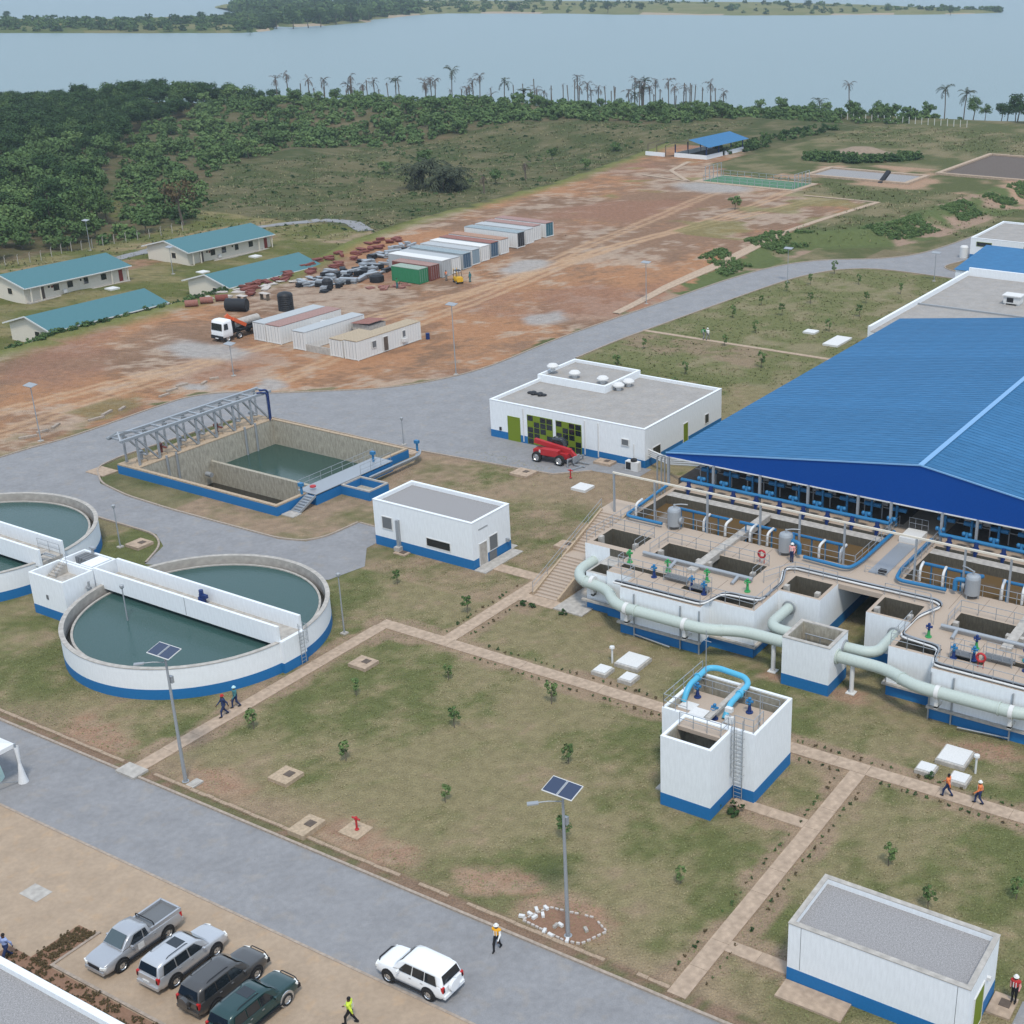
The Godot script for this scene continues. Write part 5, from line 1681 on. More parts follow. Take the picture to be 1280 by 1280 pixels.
func car(nm, label, paint_mat, o := {}):
	var t = thing(nm, label, "car" if o.get("kind", "suv") == "suv" else "pickup truck", Vector3.ZERO, "vehicles at the front road")
	var L = o.get("len", 4.8); var W = o.get("wid", 0.93); var H = o.get("hgt", 1.86)
	var f = L / 2; var gc = 0.36; var belt = 1.12
	var pick = o.get("kind", "suv") == "pickup"
	var tip = M.black if o.get("dark_bumper", false) else paint_mat
	# body up to the waist, front at +z
	var body = hull([[f, W * 0.84, gc + 0.12, 0.68, 0.84, W * 0.76], [f - 0.12, W * 0.94, gc, 0.76, 0.97, W * 0.84], [f - 0.5, W * 0.985, gc, 0.84, 1.05, W * 0.86], [f - 1.25, W, gc, 0.9, belt, W * 0.86], [0.0, W, gc, 0.92, belt + 0.02, W * 0.93], [-f + 1.2, W, gc, 0.92, belt + 0.02, W * 0.93], [-f + 0.25, W * 0.97, gc, 0.92, belt + 0.03, W * 0.9], [-f + 0.02, W * 0.9, gc + 0.08, 0.86, belt - 0.02, W * 0.84]])
	part(t, "body", body, paint_mat)
	var ze = -f + 0.12 if not pick else -0.55
	var zr = ze + (0.18 if not pick else 0.12)
	var zf = f - 1.28; var zrf = f - 1.98
	# cabin
	var cab = hull([[zf, W * 0.9, belt - 0.06, belt, belt + 0.05, W * 0.84], [lerpf(zf, zrf, 0.5), W * 0.92, belt - 0.06, belt + 0.1, lerpf(belt, H, 0.62), W * 0.8], [zrf, W * 0.92, belt - 0.06, belt + 0.15, H - 0.05, W * 0.74], [zrf - 0.4, W * 0.92, belt - 0.06, belt + 0.15, H, W * 0.74], [zr + 0.5, W * 0.92, belt - 0.06, belt + 0.15, H - 0.02, W * 0.73], [zr, W * 0.91, belt - 0.06, belt + 0.15, H - 0.1, W * 0.71], [ze, W * 0.9, belt - 0.06, belt + 0.02, belt + 0.12, W * 0.82]])
	part(t, "cabin", cab, paint_mat)
	# glass
	var wl = belt + 0.06; var wt = H - 0.17
	var xl = W * 0.945; var xt = W * 0.80
	for s in [-1, 1]:
		var cutz = [[zf - 0.42, zrf - 0.18, zrf - 0.62, zrf - 0.66], [zrf - 0.70, zrf - 0.72, zrf - 1.5, zrf - 1.5]]
		if not pick: cutz.append([zrf - 1.56, zrf - 1.56, zr + 0.12, zr + 0.3])
		for c in cutz:
			if pick and c[3] < ze + 0.1: c = [c[0], c[1], ze + 0.22, ze + 0.3]
			var b = MB.new()
			var q = [Vector3(s * xl, wl, c[0]), Vector3(s * xl, wl, c[2]), Vector3(s * xt, wt, c[3]), Vector3(s * xt, wt, c[1])]
			if s < 0: q = [q[1], q[0], q[3], q[2]]
			panel(b, q, Vector3(s * 0.03, 0.0, 0))
			part(t, "side_window", b, M.glass)
	var b = MB.new()
	var y0 = belt + 0.07; var y1 = H - 0.10
	panel(b, [Vector3(-W * 0.76, y0, zf - 0.06), Vector3(W * 0.76, y0, zf - 0.06), Vector3(W * 0.66, y1, zrf + 0.06), Vector3(-W * 0.66, y1, zrf + 0.06)], Vector3(0, 0.06, 0.08))
	part(t, "windscreen", b, mt("screen", Color(0.05, 0.075, 0.085), 0.06, {"spec": 0.6}))
	b = MB.new()
	panel(b, [Vector3(W * 0.74, belt + 0.14, ze), Vector3(-W * 0.74, belt + 0.14, ze), Vector3(-W * 0.66, H - 0.14, zr), Vector3(W * 0.66, H - 0.14, zr)], Vector3(0, 0.0, -0.03))
	part(t, "rear_window", b, M.glass)
	if o.get("sunroof", false):
		b = MB.new()
		b.ob(Vector3(0, H + 0.012, zrf - 0.75), Vector3(0.85, 0.02, 0.62))
		part(t, "sunroof", b, M.glass)
	if o.get("bars", true) and not pick:
		for s in [-1, 1]:
			b = MB.new()
			b.tube(rounded([Vector3(s * W * 0.66, H - 0.03, zrf - 0.45), Vector3(s * W * 0.66, H + 0.06, zrf - 0.6), Vector3(s * W * 0.66, H + 0.06, zr + 0.75), Vector3(s * W * 0.66, H - 0.04, zr + 0.6)], 0.1, 3), 0.022, 6)
			part(t, "roof_bar", b, M.black)
	# lamps, bumpers, mirrors, plates
	for s in [-1, 1]:
		b = MB.new()
		b.ob(Vector3(s * W * 0.74, 0.80, f - 0.10), Vector3(0.36, 0.15, 0.22), Basis(Vector3.UP, s * 0.35))
		part(t, "headlight", b, M.lamp)
		b = MB.new()
		b.ob(Vector3(s * W * 0.83, 1.0 if not pick else 0.95, -f + 0.1), Vector3(0.16, 0.34, 0.16))
		part(t, "tail_light", b, M.taillamp)
		b = MB.new()
		b.ob(Vector3(s * (W + 0.1), belt + 0.06, zf - 0.5), Vector3(0.2, 0.15, 0.1))
		part(t, "mirror", b, tip)
		b = MB.new()
		b.ob(Vector3(s * (W * 0.99), gc + 0.02, 0.0), Vector3(0.16, 0.06, L - 2.5))
		part(t, "side_step", b, M.black)
		b = MB.new()
		for z in [zrf - 0.45, zrf - 1.25]: b.ob(Vector3(s * (W * 0.985 + 0.01), 0.96, z - 0.1), Vector3(0.03, 0.03, 0.16))
		part(t, "door_handle", b, M.chrome)
	b = MB.new()
	b.ob(Vector3(0, 0.72, f + 0.0), Vector3(W * 0.95, 0.2, 0.06))
	part(t, "radiator_grille", b, M.black)
	b = MB.new()
	b.ob(Vector3(0, 0.47, f - 0.02), Vector3(W * 1.62, 0.18, 0.14))
	part(t, "front_bumper", b, tip)
	b = MB.new()
	b.ob(Vector3(0, 0.52, -f + 0.02), Vector3(W * 1.75, 0.2, 0.16))
	part(t, "rear_bumper", b, tip if not pick else M.chrome)
	b = MB.new()
	b.ob(Vector3(0.12, 0.72, -f + 0.0), Vector3(0.5, 0.13, 0.04))
	part(t, "number_plate", b, M.slab)
	if o.get("bull_bar", false):
		b = MB.new()
		b.tube(rounded([Vector3(-W * 0.7, 0.45, f + 0.1), Vector3(-W * 0.62, 0.9, f + 0.13), Vector3(W * 0.62, 0.9, f + 0.13), Vector3(W * 0.7, 0.45, f + 0.1)], 0.2, 4), 0.03, 8)
		b.cyl(Vector3(-W * 0.75, 0.7, f + 0.14), Vector3(W * 0.75, 0.7, f + 0.12), 0.03, 8)
		b.ob(Vector3(0, 0.5, f + 0.06), Vector3(W * 1.75, 0.24, 0.2))
		part(t, "bull_bar", b, M.black)
	if o.get("spare", false):
		b = MB.new()
		b.cyl(Vector3(0.1, 1.0, -f - 0.02), Vector3(0.1, 1.0, -f - 0.22), 0.36, 20)
		part(t, "spare_wheel_cover", b, paint_mat)
	if o.get("hood_guard", false):
		b = MB.new()
		b.tube([Vector3(-W * 0.8, 0.92, f - 0.24), Vector3(-W * 0.5, 0.99, f - 0.02), Vector3(W * 0.5, 0.99, f - 0.02), Vector3(W * 0.8, 0.92, f - 0.24)], 0.05, 6)
		part(t, "bonnet_guard", b, M.black)
	if pick:
		# open cargo bed
		b = MB.new()
		b.ob(Vector3(0, belt + 0.07, lerpf(ze, -f, 0.53)), Vector3(W * 1.5, 0.02, absf(-f - ze) - 0.22))
		part(t, "bed_floor", b, M.grille)
		b = MB.new()
		for s in [-1, 1]: b.ob(Vector3(s * W * 0.86, belt + 0.12, lerpf(ze, -f, 0.5)), Vector3(0.12, 0.24, absf(-f - ze) - 0.04))
		b.ob(Vector3(0, belt + 0.12, -f + 0.07), Vector3(W * 1.66, 0.24, 0.1))
		part(t, "bed_side", b, paint_mat)
		b = MB.new()
		b.tube(rounded([Vector3(-W * 0.82, belt + 0.2, ze - 0.3), Vector3(-W * 0.78, belt + 0.5, ze - 0.25), Vector3(W * 0.78, belt + 0.5, ze - 0.25), Vector3(W * 0.82, belt + 0.2, ze - 0.3)], 0.12, 3), 0.035, 6)
		part(t, "roll_bar", b, M.black)
		b = MB.new()
		b.ob(Vector3(W * 0.995 + 0.012, 0.82, zrf - 0.4), Vector3(0.012, 0.4, 0.4))
		b.ob(Vector3(-W * 0.995 - 0.012, 0.82, zrf - 0.4), Vector3(0.012, 0.4, 0.4))
		part(t, "door_emblem", b, M.slab)
	var wb = o.get("wb", 2.8) / 2
	var off = 0.05
	for z in [wb + off, -wb + off]:
		for s in [-1, 1]:
			b = MB.new()
			lathe_x(b, Vector3(s * (W - 0.06), 0.42, z), [Vector2(0.0, s * 0.075), Vector2(0.47, s * 0.075), Vector2(0.49, 0.0)], 20)
			part(t, "wheel_arch", b, M.chrome if o.get("chrome_arch", false) else M.black)
			wheel(t, Vector3(s * (W - 0.07), 0.38, z), 0.38, 0.26, s)
	return t

func place(t, x, v, heading, y := 0.05):
	# heading: direction the front points to, as a plan angle; 0 = +x, PI/2 = +v
	t.position = V(x, y, v)
	t.rotation.y = heading + PI / 2
	return t

func paint_of(key, c: Color, metal := 0.3):
	return mt(key, c, 0.32, {"metal": metal, "coat": 0.8})

func make_cars():
	var y = 0.05
	place(car("pickup_truck", "silver double cab pickup with an emblem on its door and an open bed", paint_of("silver", Color(0.42, 0.43, 0.45), 0.5), {"kind": "pickup", "len": 5.3, "wid": 0.92, "hgt": 1.8, "wb": 3.08}), -57.15, 36.85, -PI / 2, y)
	place(car("station_car", "silver estate off-roader with sunroof beside the pickup", paint_of("silver2", Color(0.50, 0.51, 0.53), 0.5), {"sunroof": true}), -53.65, 37.25, PI / 2, y)
	place(car("station_car", "dark grey off-roader with bull bar and covered spare wheel", paint_of("gunmetal", Color(0.075, 0.072, 0.07), 0.4), {"bull_bar": true, "spare": true}), -50.3, 37.05, PI / 2, y)
	place(car("station_car", "dark green off-roader with chrome wheel arches and bull bar", paint_of("darkgreen", Color(0.012, 0.045, 0.045), 0.2), {"bull_bar": true, "sunroof": true, "chrome_arch": true, "spare": true}), -47.4, 36.45, PI / 2, y)
	place(car("station_car", "white off-roader with black bonnet guard driving on the front road", paint_of("whitepaint", Color(0.74, 0.76, 0.78), 0.0), {"hood_guard": true, "spare": true, "bars": false}), -41.55, 42.85, PI, 0.03)
	# lorry with loading crane
	var t = thing("crane_lorry", "white cab lorry with orange loading crane beside the site containers", "lorry")
	var b = MB.new()
	b.ob(Vector3(0, 0.95, -1.0), Vector3(0.95, 0.25, 8.8))
	part(t, "chassis", b, M.black)
	b = hull([[4.0, 1.18, 0.75, 1.2, 1.45, 1.15], [3.96, 1.22, 0.7, 1.6, 1.75, 1.2], [3.75, 1.23, 0.7, 1.9, 3.05, 1.1], [3.2, 1.23, 0.7, 1.9, 3.2, 1.12], [2.3, 1.23, 0.7, 1.9, 3.15, 1.12], [2.15, 1.2, 0.75, 1.9, 3.0, 1.1]])
	part(t, "cab", b, mt("cabwhite", Color(0.72, 0.73, 0.74), 0.4))
	b = MB.new()
	b.quad(Vector3(-1.08, 1.75, 4.03), Vector3(1.08, 1.75, 4.03), Vector3(1.02, 2.75, 3.88), Vector3(-1.02, 2.75, 3.88))
	part(t, "windscreen", b, M.glass)
	for s in [-1, 1]:
		b = MB.new()
		var q = [Vector3(s * 1.26, 1.85, 3.75), Vector3(s * 1.26, 1.85, 2.95), Vector3(s * 1.2, 2.7, 2.95), Vector3(s * 1.2, 2.7, 3.6)]
		b.quad(q[0], q[1], q[2], q[3])
		part(t, "side_window", b, M.glass)
	b = MB.new()
	b.ob(Vector3(0, 0.75, 4.05), Vector3(2.4, 0.5, 0.15))
	part(t, "bumper", b, M.black)
	b = MB.new()
	b.ob(Vector3(0, 0.62, 4.14), Vector3(0.6, 0.16, 0.03))
	part(t, "number_plate", b, M.slab)
	b = MB.new()
	b.ob(Vector3(0, 1.3, -2.3), Vector3(2.45, 0.18, 6.2))
	part(t, "flatbed", b, M.black)
	b = MB.new()
	b.ob(Vector3(0.1, 1.9, 1.3), Vector3(0.7, 1.6, 0.7))
	part(t, "crane_base", b, M.black)
	b = MB.new()
	b.beam(Vector3(0.0, 2.7, 1.3), Vector3(-0.3, 3.5, 1.7), 0.5, 0.6)
	b.beam(Vector3(-0.3, 3.5, 1.7), Vector3(0.5, 2.2, 0.4), 0.4, 0.4)
	b.beam(Vector3(0.5, 2.9, 1.2), Vector3(0.9, 1.7, -0.6), 0.4, 0.5)
	part(t, "crane_arm", b, mt("orange", Color(0.55, 0.10, 0.03), 0.5))
	b = MB.new()
	b.cyl(Vector3(0, 2.0, 0.2), Vector3(0, 2.0, -3.8), 0.6, 16)
	part(t, "load_drum", b, M.concrete)
	for z in [3.1, 0.9, -2.6, -4.0]:
		for s in [-1, 1]: wheel(t, Vector3(s * 1.0, 0.52, z), 0.52, 0.34, s)
	place(t, -153.3, 133.4, -PI / 2, 0.0)
	# telehandler
	t = thing("telehandler", "red telescopic handler with grey forks parked before the workshop doors", "loader")
	b = MB.new()
	b.ob(Vector3(0, 0.95, 0), Vector3(1.1, 0.6, 4.4))
	part(t, "chassis", b, M.red)
	b = MB.new()
	b.ob(Vector3(-0.75, 1.3, 0.2), Vector3(0.7, 0.7, 2.2))
	part(t, "engine_cover", b, M.red)
	b = MB.new()
	b.beam(Vector3(0.1, 2.05, -2.3), Vector3(0.1, 1.45, 2.3), 0.42, 0.5)
	b.beam(Vector3(0.1, 1.45, 2.2), Vector3(0.1, 0.85, 2.9), 0.36, 0.4)
	part(t, "boom", b, M.red)
	b = hull([[1.15, 0.42, 1.1, 1.6, 1.7, 0.4], [1.0, 0.45, 1.0, 1.7, 2.4, 0.38], [0.7, 0.45, 1.0, 1.7, 2.55, 0.38], [-0.3, 0.45, 1.0, 1.7, 2.5, 0.38], [-0.45, 0.42, 1.1, 1.6, 1.9, 0.4]])
	for i in b.p.size(): b.p[i] += Vector3(0.85, 0, 0)
	part(t, "cab", b, M.glass)
	for z in [1.45, -1.45]:
		for s in [-1, 1]: wheel(t, Vector3(s * 1.0, 0.6, z), 0.6, 0.42, s)
	b = MB.new()
	b.ob(Vector3(0.1, 0.7, 2.95), Vector3(1.3, 0.7, 0.15))
	b.beam(Vector3(-0.4, 0.2, 3.0), Vector3(-0.4, 0.15, 4.3), 0.16, 0.07)
	b.beam(Vector3(0.6, 0.2, 3.0), Vector3(0.6, 0.15, 4.3), 0.16, 0.07)
	part(t, "fork", b, M.galv)
	b = MB.new()
	b.ob(Vector3(-0.9, 1.25, -1.0), Vector3(0.03, 0.35, 0.45))
	part(t, "emblem", b, M.slab)
	place(t, -82.9, 113.6, 0.08, 0.03)
	b = MB.new()
	b.beam(V(-80.2, 0.95, 112.6), V(-80.3, 0.5, 115.8), 0.18, 0.14)
	b.beam(V(-79.4, 0.12, 112.0), V(-78.9, 0.12, 113.6), 0.2, 0.16)
	b.beam(V(-80.2, 0.03, 112.6), V(-80.2, 0.95, 112.6), 0.12, 0.12)
	b.beam(V(-80.3, 0.03, 115.7), V(-80.3, 0.5, 115.7), 0.12, 0.12)
	solo("steel_beam", b, M.galv, "grey steel beams propped up in front of the red handler", "steel beam")
	# forklift in the yard
	t = thing("forklift", "small yellow forklift in front of the container row", "forklift")
	var yel = mt("yellow", Color(0.62, 0.36, 0.02), 0.5)
	b = hull([[1.0, 0.5, 0.3, 0.7, 0.9, 0.45], [0.8, 0.55, 0.25, 0.8, 1.0, 0.5], [-0.8, 0.6, 0.25, 0.9, 1.15, 0.5], [-1.2, 0.55, 0.35, 0.9, 1.1, 0.45]])
	part(t, "body", b, yel)
	b = MB.new()
	for q in [[0.5, 0.7], [-0.5, 0.7], [0.5, -0.7], [-0.5, -0.7]]: b.beam(Vector3(q[0], 1.0, q[1]), Vector3(q[0] * 0.9, 2.1, q[1] * 0.8), 0.07, 0.07)
	b.ob(Vector3(0, 2.12, 0), Vector3(1.0, 0.07, 1.3))
	part(t, "roll_cage", b, M.black)
	b = MB.new()
	for s in [-0.3, 0.3]: b.beam(Vector3(s, 0.1, 1.15), Vector3(s, 2.3, 1.15), 0.1, 0.1)
	for s in [-0.3, 0.3]: b.beam(Vector3(s, 0.1, 1.2), Vector3(s, 0.1, 2.2), 0.1, 0.05)
	part(t, "mast", b, yel)
	for z in [0.75, -0.8]:
		for s in [-1, 1]: wheel(t, Vector3(s * 0.5, 0.3, z), 0.3, 0.2, s)
	place(t, -147.3, 176.4, 2.6, height(-147.3, 176.4))
	t = thing("site_dumper", "pale green site dumper at the end of the container row", "dumper")
	b = hull([[1.2, 0.6, 0.4, 0.7, 0.8, 0.55], [1.0, 0.7, 0.4, 0.8, 1.1, 0.7], [-0.2, 0.7, 0.4, 0.8, 1.2, 0.75], [-0.4, 0.6, 0.4, 0.7, 0.9, 0.5], [-1.3, 0.6, 0.4, 0.8, 1.1, 0.5]])
	part(t, "body", b, mt("palegreen", Color(0.42, 0.5, 0.36), 0.6))
	b = MB.new()
	b.beam(Vector3(0.4, 1.1, -0.9), Vector3(0.4, 2.4, -0.9), 0.1, 0.1)
	part(t, "exhaust", b, M.black)
	for z in [0.7, -0.9]:
		for s in [-1, 1]: wheel(t, Vector3(s * 0.65, 0.42, z), 0.42, 0.28, s)
	place(t, -148.6, 212, 0.5, height(-148.6, 212))

# ---------------------------------------------------------------- site yard, houses
func container(nm, label, x0, x1, v0, v1, h, wallm, roofm, door_end, doorm = null, group := "", along_v := true):
	var gy = height((x0 + x1) / 2, (v0 + v1) / 2)
	var o = V((x0 + x1) / 2, gy, (v0 + v1) / 2)
	var t = thing(nm, label, "container", o, group)
	# corrugated long sides
	var L = (v1 - v0) if along_v else (x1 - x0)
	var Wd = (x1 - x0) if along_v else (v1 - v0)
	var P = func(a, y, c): return o + (Vector3(c, y, -a) if along_v else Vector3(a, y, c))
	for s in [-1, 1]:
		var b = MB.new()
		var n = int(L / 0.28)
		for i in n:
			var a0 = -L / 2 + 0.12 + (L - 0.24) * i / n
			var a1 = -L / 2 + 0.12 + (L - 0.24) * (i + 1) / n
			var d0 = Wd / 2 - (0.05 if i % 2 == 0 else 0.0); var d1 = Wd / 2 - (0.05 if i % 2 == 1 else 0.0)
			b.quad(P.call(a0, 0.15, s * d0), P.call(a1, 0.15, s * d1), P.call(a1, h - 0.12, s * d1), P.call(a0, h - 0.12, s * d0))
		part(t, "side_wall", b, wallm)
	var b = MB.new()
	b.ob(P.call(0, h - 0.06, 0), Vector3(Wd, 0.1, L) if along_v else Vector3(L, 0.1, Wd))
	part(t, "roof", b, roofm)
	b = MB.new()
	b.ob(P.call(0, 0.14, 0), Vector3(Wd, 0.16, L) if along_v else Vector3(L, 0.16, Wd))
	for a in [-L / 2 + 0.07, L / 2 - 0.07]:
		for c in [-Wd / 2 + 0.07, Wd / 2 - 0.07]: b.beam(P.call(a, 0.0, c), P.call(a, h - 0.12, c), 0.13, 0.13)
	part(t, "frame", b, wallm)
	for e in [-1, 1]:
		for s in [-1, 1]:
			b = MB.new()
			var c = P.call(e * (L / 2 - 0.06), h / 2, s * Wd * 0.24)
			b.ob(c, Vector3(Wd * 0.46, h - 0.35, 0.05) if along_v else Vector3(0.05, h - 0.35, Wd * 0.46))
			var d = part(t, "door" if e == door_end else "end_panel", b, doorm if (doorm and e == door_end) else wallm)
			if e == door_end:
				b = MB.new()
				for k in [-0.28, 0.28]: b.cyl(P.call(e * (L / 2 - 0.015), 0.25, s * Wd * 0.24 + k), P.call(e * (L / 2 - 0.015), h - 0.25, s * Wd * 0.24 + k), 0.025, 6)
				part(d, "lock_bar", b, M.galv)
	return t

func make_yard():
	var wm = mt("boxwhite", Color(0.66, 0.66, 0.645), 0.7, {"tex": "fine", "size": 2.0})
	var gm = mt("boxgrey", Color(0.40, 0.42, 0.43), 0.7, {"tex": "fine", "size": 2.0})
	var bm = mt("boxblue", Color(0.06, 0.12, 0.19), 0.7, {"tex": "grain", "size": 1.0})
	var tan = mt("tanroof", Color(0.50, 0.40, 0.28), 0.9, {"tex": "streak", "size": 3.0})
	var rr = mt("pinkroof", Color(0.40, 0.25, 0.22), 0.9, {"tex": "streak", "size": 3.0})
	container("site_container", "white container next to the crane lorry's bed", -149.8, -147.4, 133.0, 145.2, 2.75, wm, gm, -1, null, "site office containers")
	container("site_container", "white container with rusty pink roof touching its twin by the lorry", -147.2, -144.4, 133.0, 145.4, 2.75, wm, rr, -1, null, "site office containers")
	container("site_container", "grey white container behind the low wall between the site offices", -141.4, -139.0, 132.4, 144.6, 2.75, wm, gm, -1, null, "site office containers")
	container("site_container", "narrow white container against the tan roofed site office", -134.3, -131.9, 132.4, 138.4, 2.6, wm, tan, -1, null, "site office containers")
	var c = container("site_container", "white site office container with tan roof, dark painted doorway and windows", -131.6, -129.1, 132.4, 145.6, 2.8, wm, tan, -1, null, "site office containers")
	plate_x(c, "window", 135.3, 136.1, 1.2, 2.1, -129.08, M.grille, 0.04, M.slab)
	plate_x(c, "doorway_shade", 137.6, 138.5, 0.2, 2.2, -129.08, M.brown, 0.04, M.slab)  # brown panel painted in for the shade of the open doorway
	plate_x(c, "window", 141.6, 142.2, 1.3, 2.2, -129.08, M.grille, 0.04, M.slab)
	plate_x(c, "cooling_unit", 141.4, 142.3, 0.6, 1.1, -129.08, M.slab, 0.35)
	var b = MB.new()
	b.box(-139.0, -134.4, 0, 1.0, 132.5, 132.7)
	solo("low_wall", b, M.concrete, "low grey block wall between two site containers", "wall")
	b = MB.new()
	b.box(-144.3, -141.5, 1.0, 1.06, 139.0, 141.4)
	b.box(-144.2, -144.0, 0, 1.0, 139.1, 141.3)
	solo("work_bench", b, M.slab, "pale work bench between the site containers", "bench")
	b = MB.new()
	b.lathe(V(-128.5, 0, 146.3), [Vector2(0.3, 0), Vector2(0.3, 0.9), Vector2(0.0, 0.92)], 14)
	solo("oil_drum", b, M.navy, "blue drum behind the tan roofed site office", "drum")
	var t = thing("shed_roof", "small rusty tin roof shed behind the site office", "shed", V(-136.5, 0, 143))
	b = MB.new()
	b.quad(V(-138.6, 2.2, 141.0), V(-134.8, 2.6, 141.0), V(-134.8, 2.6, 145.0), V(-138.6, 2.2, 145.0))
	part(t, "roof", b, M.rustroof)
	b = MB.new()
	b.box(-138.3, -135.0, 0, 2.2, 141.3, 144.7)
	part(t, "wall", b, M.concrete)
	t = thing("satellite_unit", "white box with dark vent on the roof of a grey site container", "roof unit", V(-142.7, 1.06, 140.2))
	b = MB.new()
	b.box(-143.2, -142.2, 1.06, 2.2, 139.7, 140.7)
	part(t, "casing", b, M.slab)
	b = MB.new()
	b.box(-143.0, -142.4, 1.3, 1.8, 139.67, 139.7)
	part(t, "vent", b, M.dark)
	# container row: ends face +x
	var red = M.rust
	var row = [
		["green short container at the front of the long container row", -158.4, -152.3, 172.3, 174.7, mt("boxgreen", Color(0.03, 0.20, 0.09), 0.7, {"tex": "fine", "size": 2.0}), mt("mintroof", Color(0.36, 0.45, 0.38), 0.9, {"tex": "streak", "size": 3.0}), null, 2.6],
		["rust red container behind the green short one", -160.5, -152.0, 174.9, 177.3, red, rr, M.rust, 2.65],
		["white container with grey open doors behind the rust red one", -163.6, -151.5, 177.5, 179.9, gm, wm, gm, 3.0],
		["white container with grey roof beside the open doored one", -163.6, -151.5, 180.1, 182.5, wm, gm, wm, 2.8],
		["blue doored container with grey blue roof in the long row", -163.6, -151.6, 183.2, 185.6, gm, mt("bluegrey", Color(0.33, 0.40, 0.43), 0.8, {"tex": "streak", "size": 3.0}), bm, 2.8],
		["pale container with blue grey door in the long row", -163.6, -151.8, 186.0, 188.4, wm, gm, mt("pblue", Color(0.2, 0.27, 0.32), 0.7), 2.8],
		["white container with pale roof and plain white door in the long row", -163.6, -151.8, 188.7, 191.1, wm, wm, wm, 2.8],
		["container with dark blue doors and orange rust roof", -163.6, -151.8, 191.4, 193.8, gm, M.rustroof, bm, 2.8],
		["white container with rusty orange roof beside the dark blue doored one", -163.6, -151.6, 194.1, 196.6, wm, mt("orangeroof", Color(0.45, 0.27, 0.19), 0.9, {"tex": "streak", "size": 3.0}), wm, 2.8],
		["long white container with dark doors after the gap in the row", -164.0, -151.6, 199.2, 201.6, wm, mt("bluegrey", Color(0.3, 0.3, 0.3)), M.black, 2.9],
		["white container with dark roof boxes beside the dark doored one", -164.0, -151.9, 202.4, 204.8, wm, gm, wm, 2.8],
		["white container with red streaked roof edge", -164.0, -152.4, 205.4, 207.8, wm, rr, wm, 2.8],
		["white container with teal blue doors at the end of the row", -164.0, -151.9, 208.6, 211.2, wm, rr, mt("tealdoor", Color(0.03, 0.12, 0.16), 0.6), 2.8]]
	for r in row:
		container("shipping_container", r[0], r[1], r[2], r[3], r[4], r[8], r[5], r[6], 1, r[7], "containers in the long row", false)
	# tanks, drums and pipes
	t = thing("water_tank", "tall black ribbed plastic water tank behind the site containers", "tank", V(-159, 0, 148.3))
	b = MB.new()
	var pr = [Vector2(1.2, 0)]
	for k in 8: pr.append_array([Vector2(1.2, 0.25 + 0.3 * k), Vector2(1.15, 0.33 + 0.3 * k), Vector2(1.2, 0.4 + 0.3 * k)])
	pr.append_array([Vector2(1.0, 2.75), Vector2(0.4, 2.95), Vector2(0, 2.95)])
	b.lathe(V(-159, 0, 148.3), pr, 24)
	part(t, "shell", b, M.black)
	t = thing("drain_pipe", "big black plastic pipe section lying on the dirt behind the lorry", "pipe", V(-165.4, 0, 143.6))
	b = MB.new()
	b.tube([V(-166.6, 1.0, 143.2), V(-163.6, 1.0, 144.6)], 1.0, 24, false)
	part(t, "shell", b, M.black)
	b = MB.new()
	b.tube([V(-163.6, 1.0, 144.6), V(-166.6, 1.0, 143.2)], 0.9, 24, true)
	part(t, "bore", b, M.dark)
	for q in [[-164.0, 162.6, "ribbed black barrel at the front of the scrap metal heap", 0.9, 1.7], [-160.3, 170.6, "black round hood on the dirt before the green container", 1.2, 1.3]]:
		t = thing("black_barrel", q[2], "barrel", V(q[0], 0, q[1]), "black barrels in the yard")
		b = MB.new()
		b.lathe(V(q[0], height(q[0], q[1]), q[1]), [Vector2(q[3], 0), Vector2(q[3] * 1.04, q[4] * 0.4), Vector2(q[3], q[4] * 0.8), Vector2(q[3] * 0.6, q[4]), Vector2(0, q[4] * 1.02)], 18)
		part(t, "shell", b, M.black)
	# scrap and formwork heaps: every piece its own
	var rng = RandomNumberGenerator.new()
	rng.seed = 21
	var heaps = [
		["formwork_bundle", "rust red formwork bundle on the bank above the teal roofed house", M.rust, 44, -175.0, 152.0, 196.0, 3.0, [1.2, 2.6], [0.25, 0.6], "formwork along the yard edge"],
		["timber_stack", "weathered board stack near the rust red formwork", M.brick, 18, -175.5, 146.0, 165.0, 4.0, [1.0, 2.5], [0.12, 0.3], "board stacks along the yard edge"],
		["steel_bundle", "grey steel bundle in the scrap heap beside the container row", M.galv, 70, -167.0, 161.0, 194.0, 4.6, [1.0, 3.2], [0.2, 0.9], "scrap steel by the container row"],
		["scrap_piece", "dark scrap piece in the heap beside the container row", M.black, 44, -167.0, 160.0, 190.0, 4.6, [0.6, 1.8], [0.3, 1.0], "dark scrap by the container row"],
		["pipe_bundle", "pinkish pipe bundle lying before the green container", M.rustroof, 8, -155.5, 166.0, 172.0, 2.5, [1.0, 3.5], [0.12, 0.3], "pipes before the green container"]]
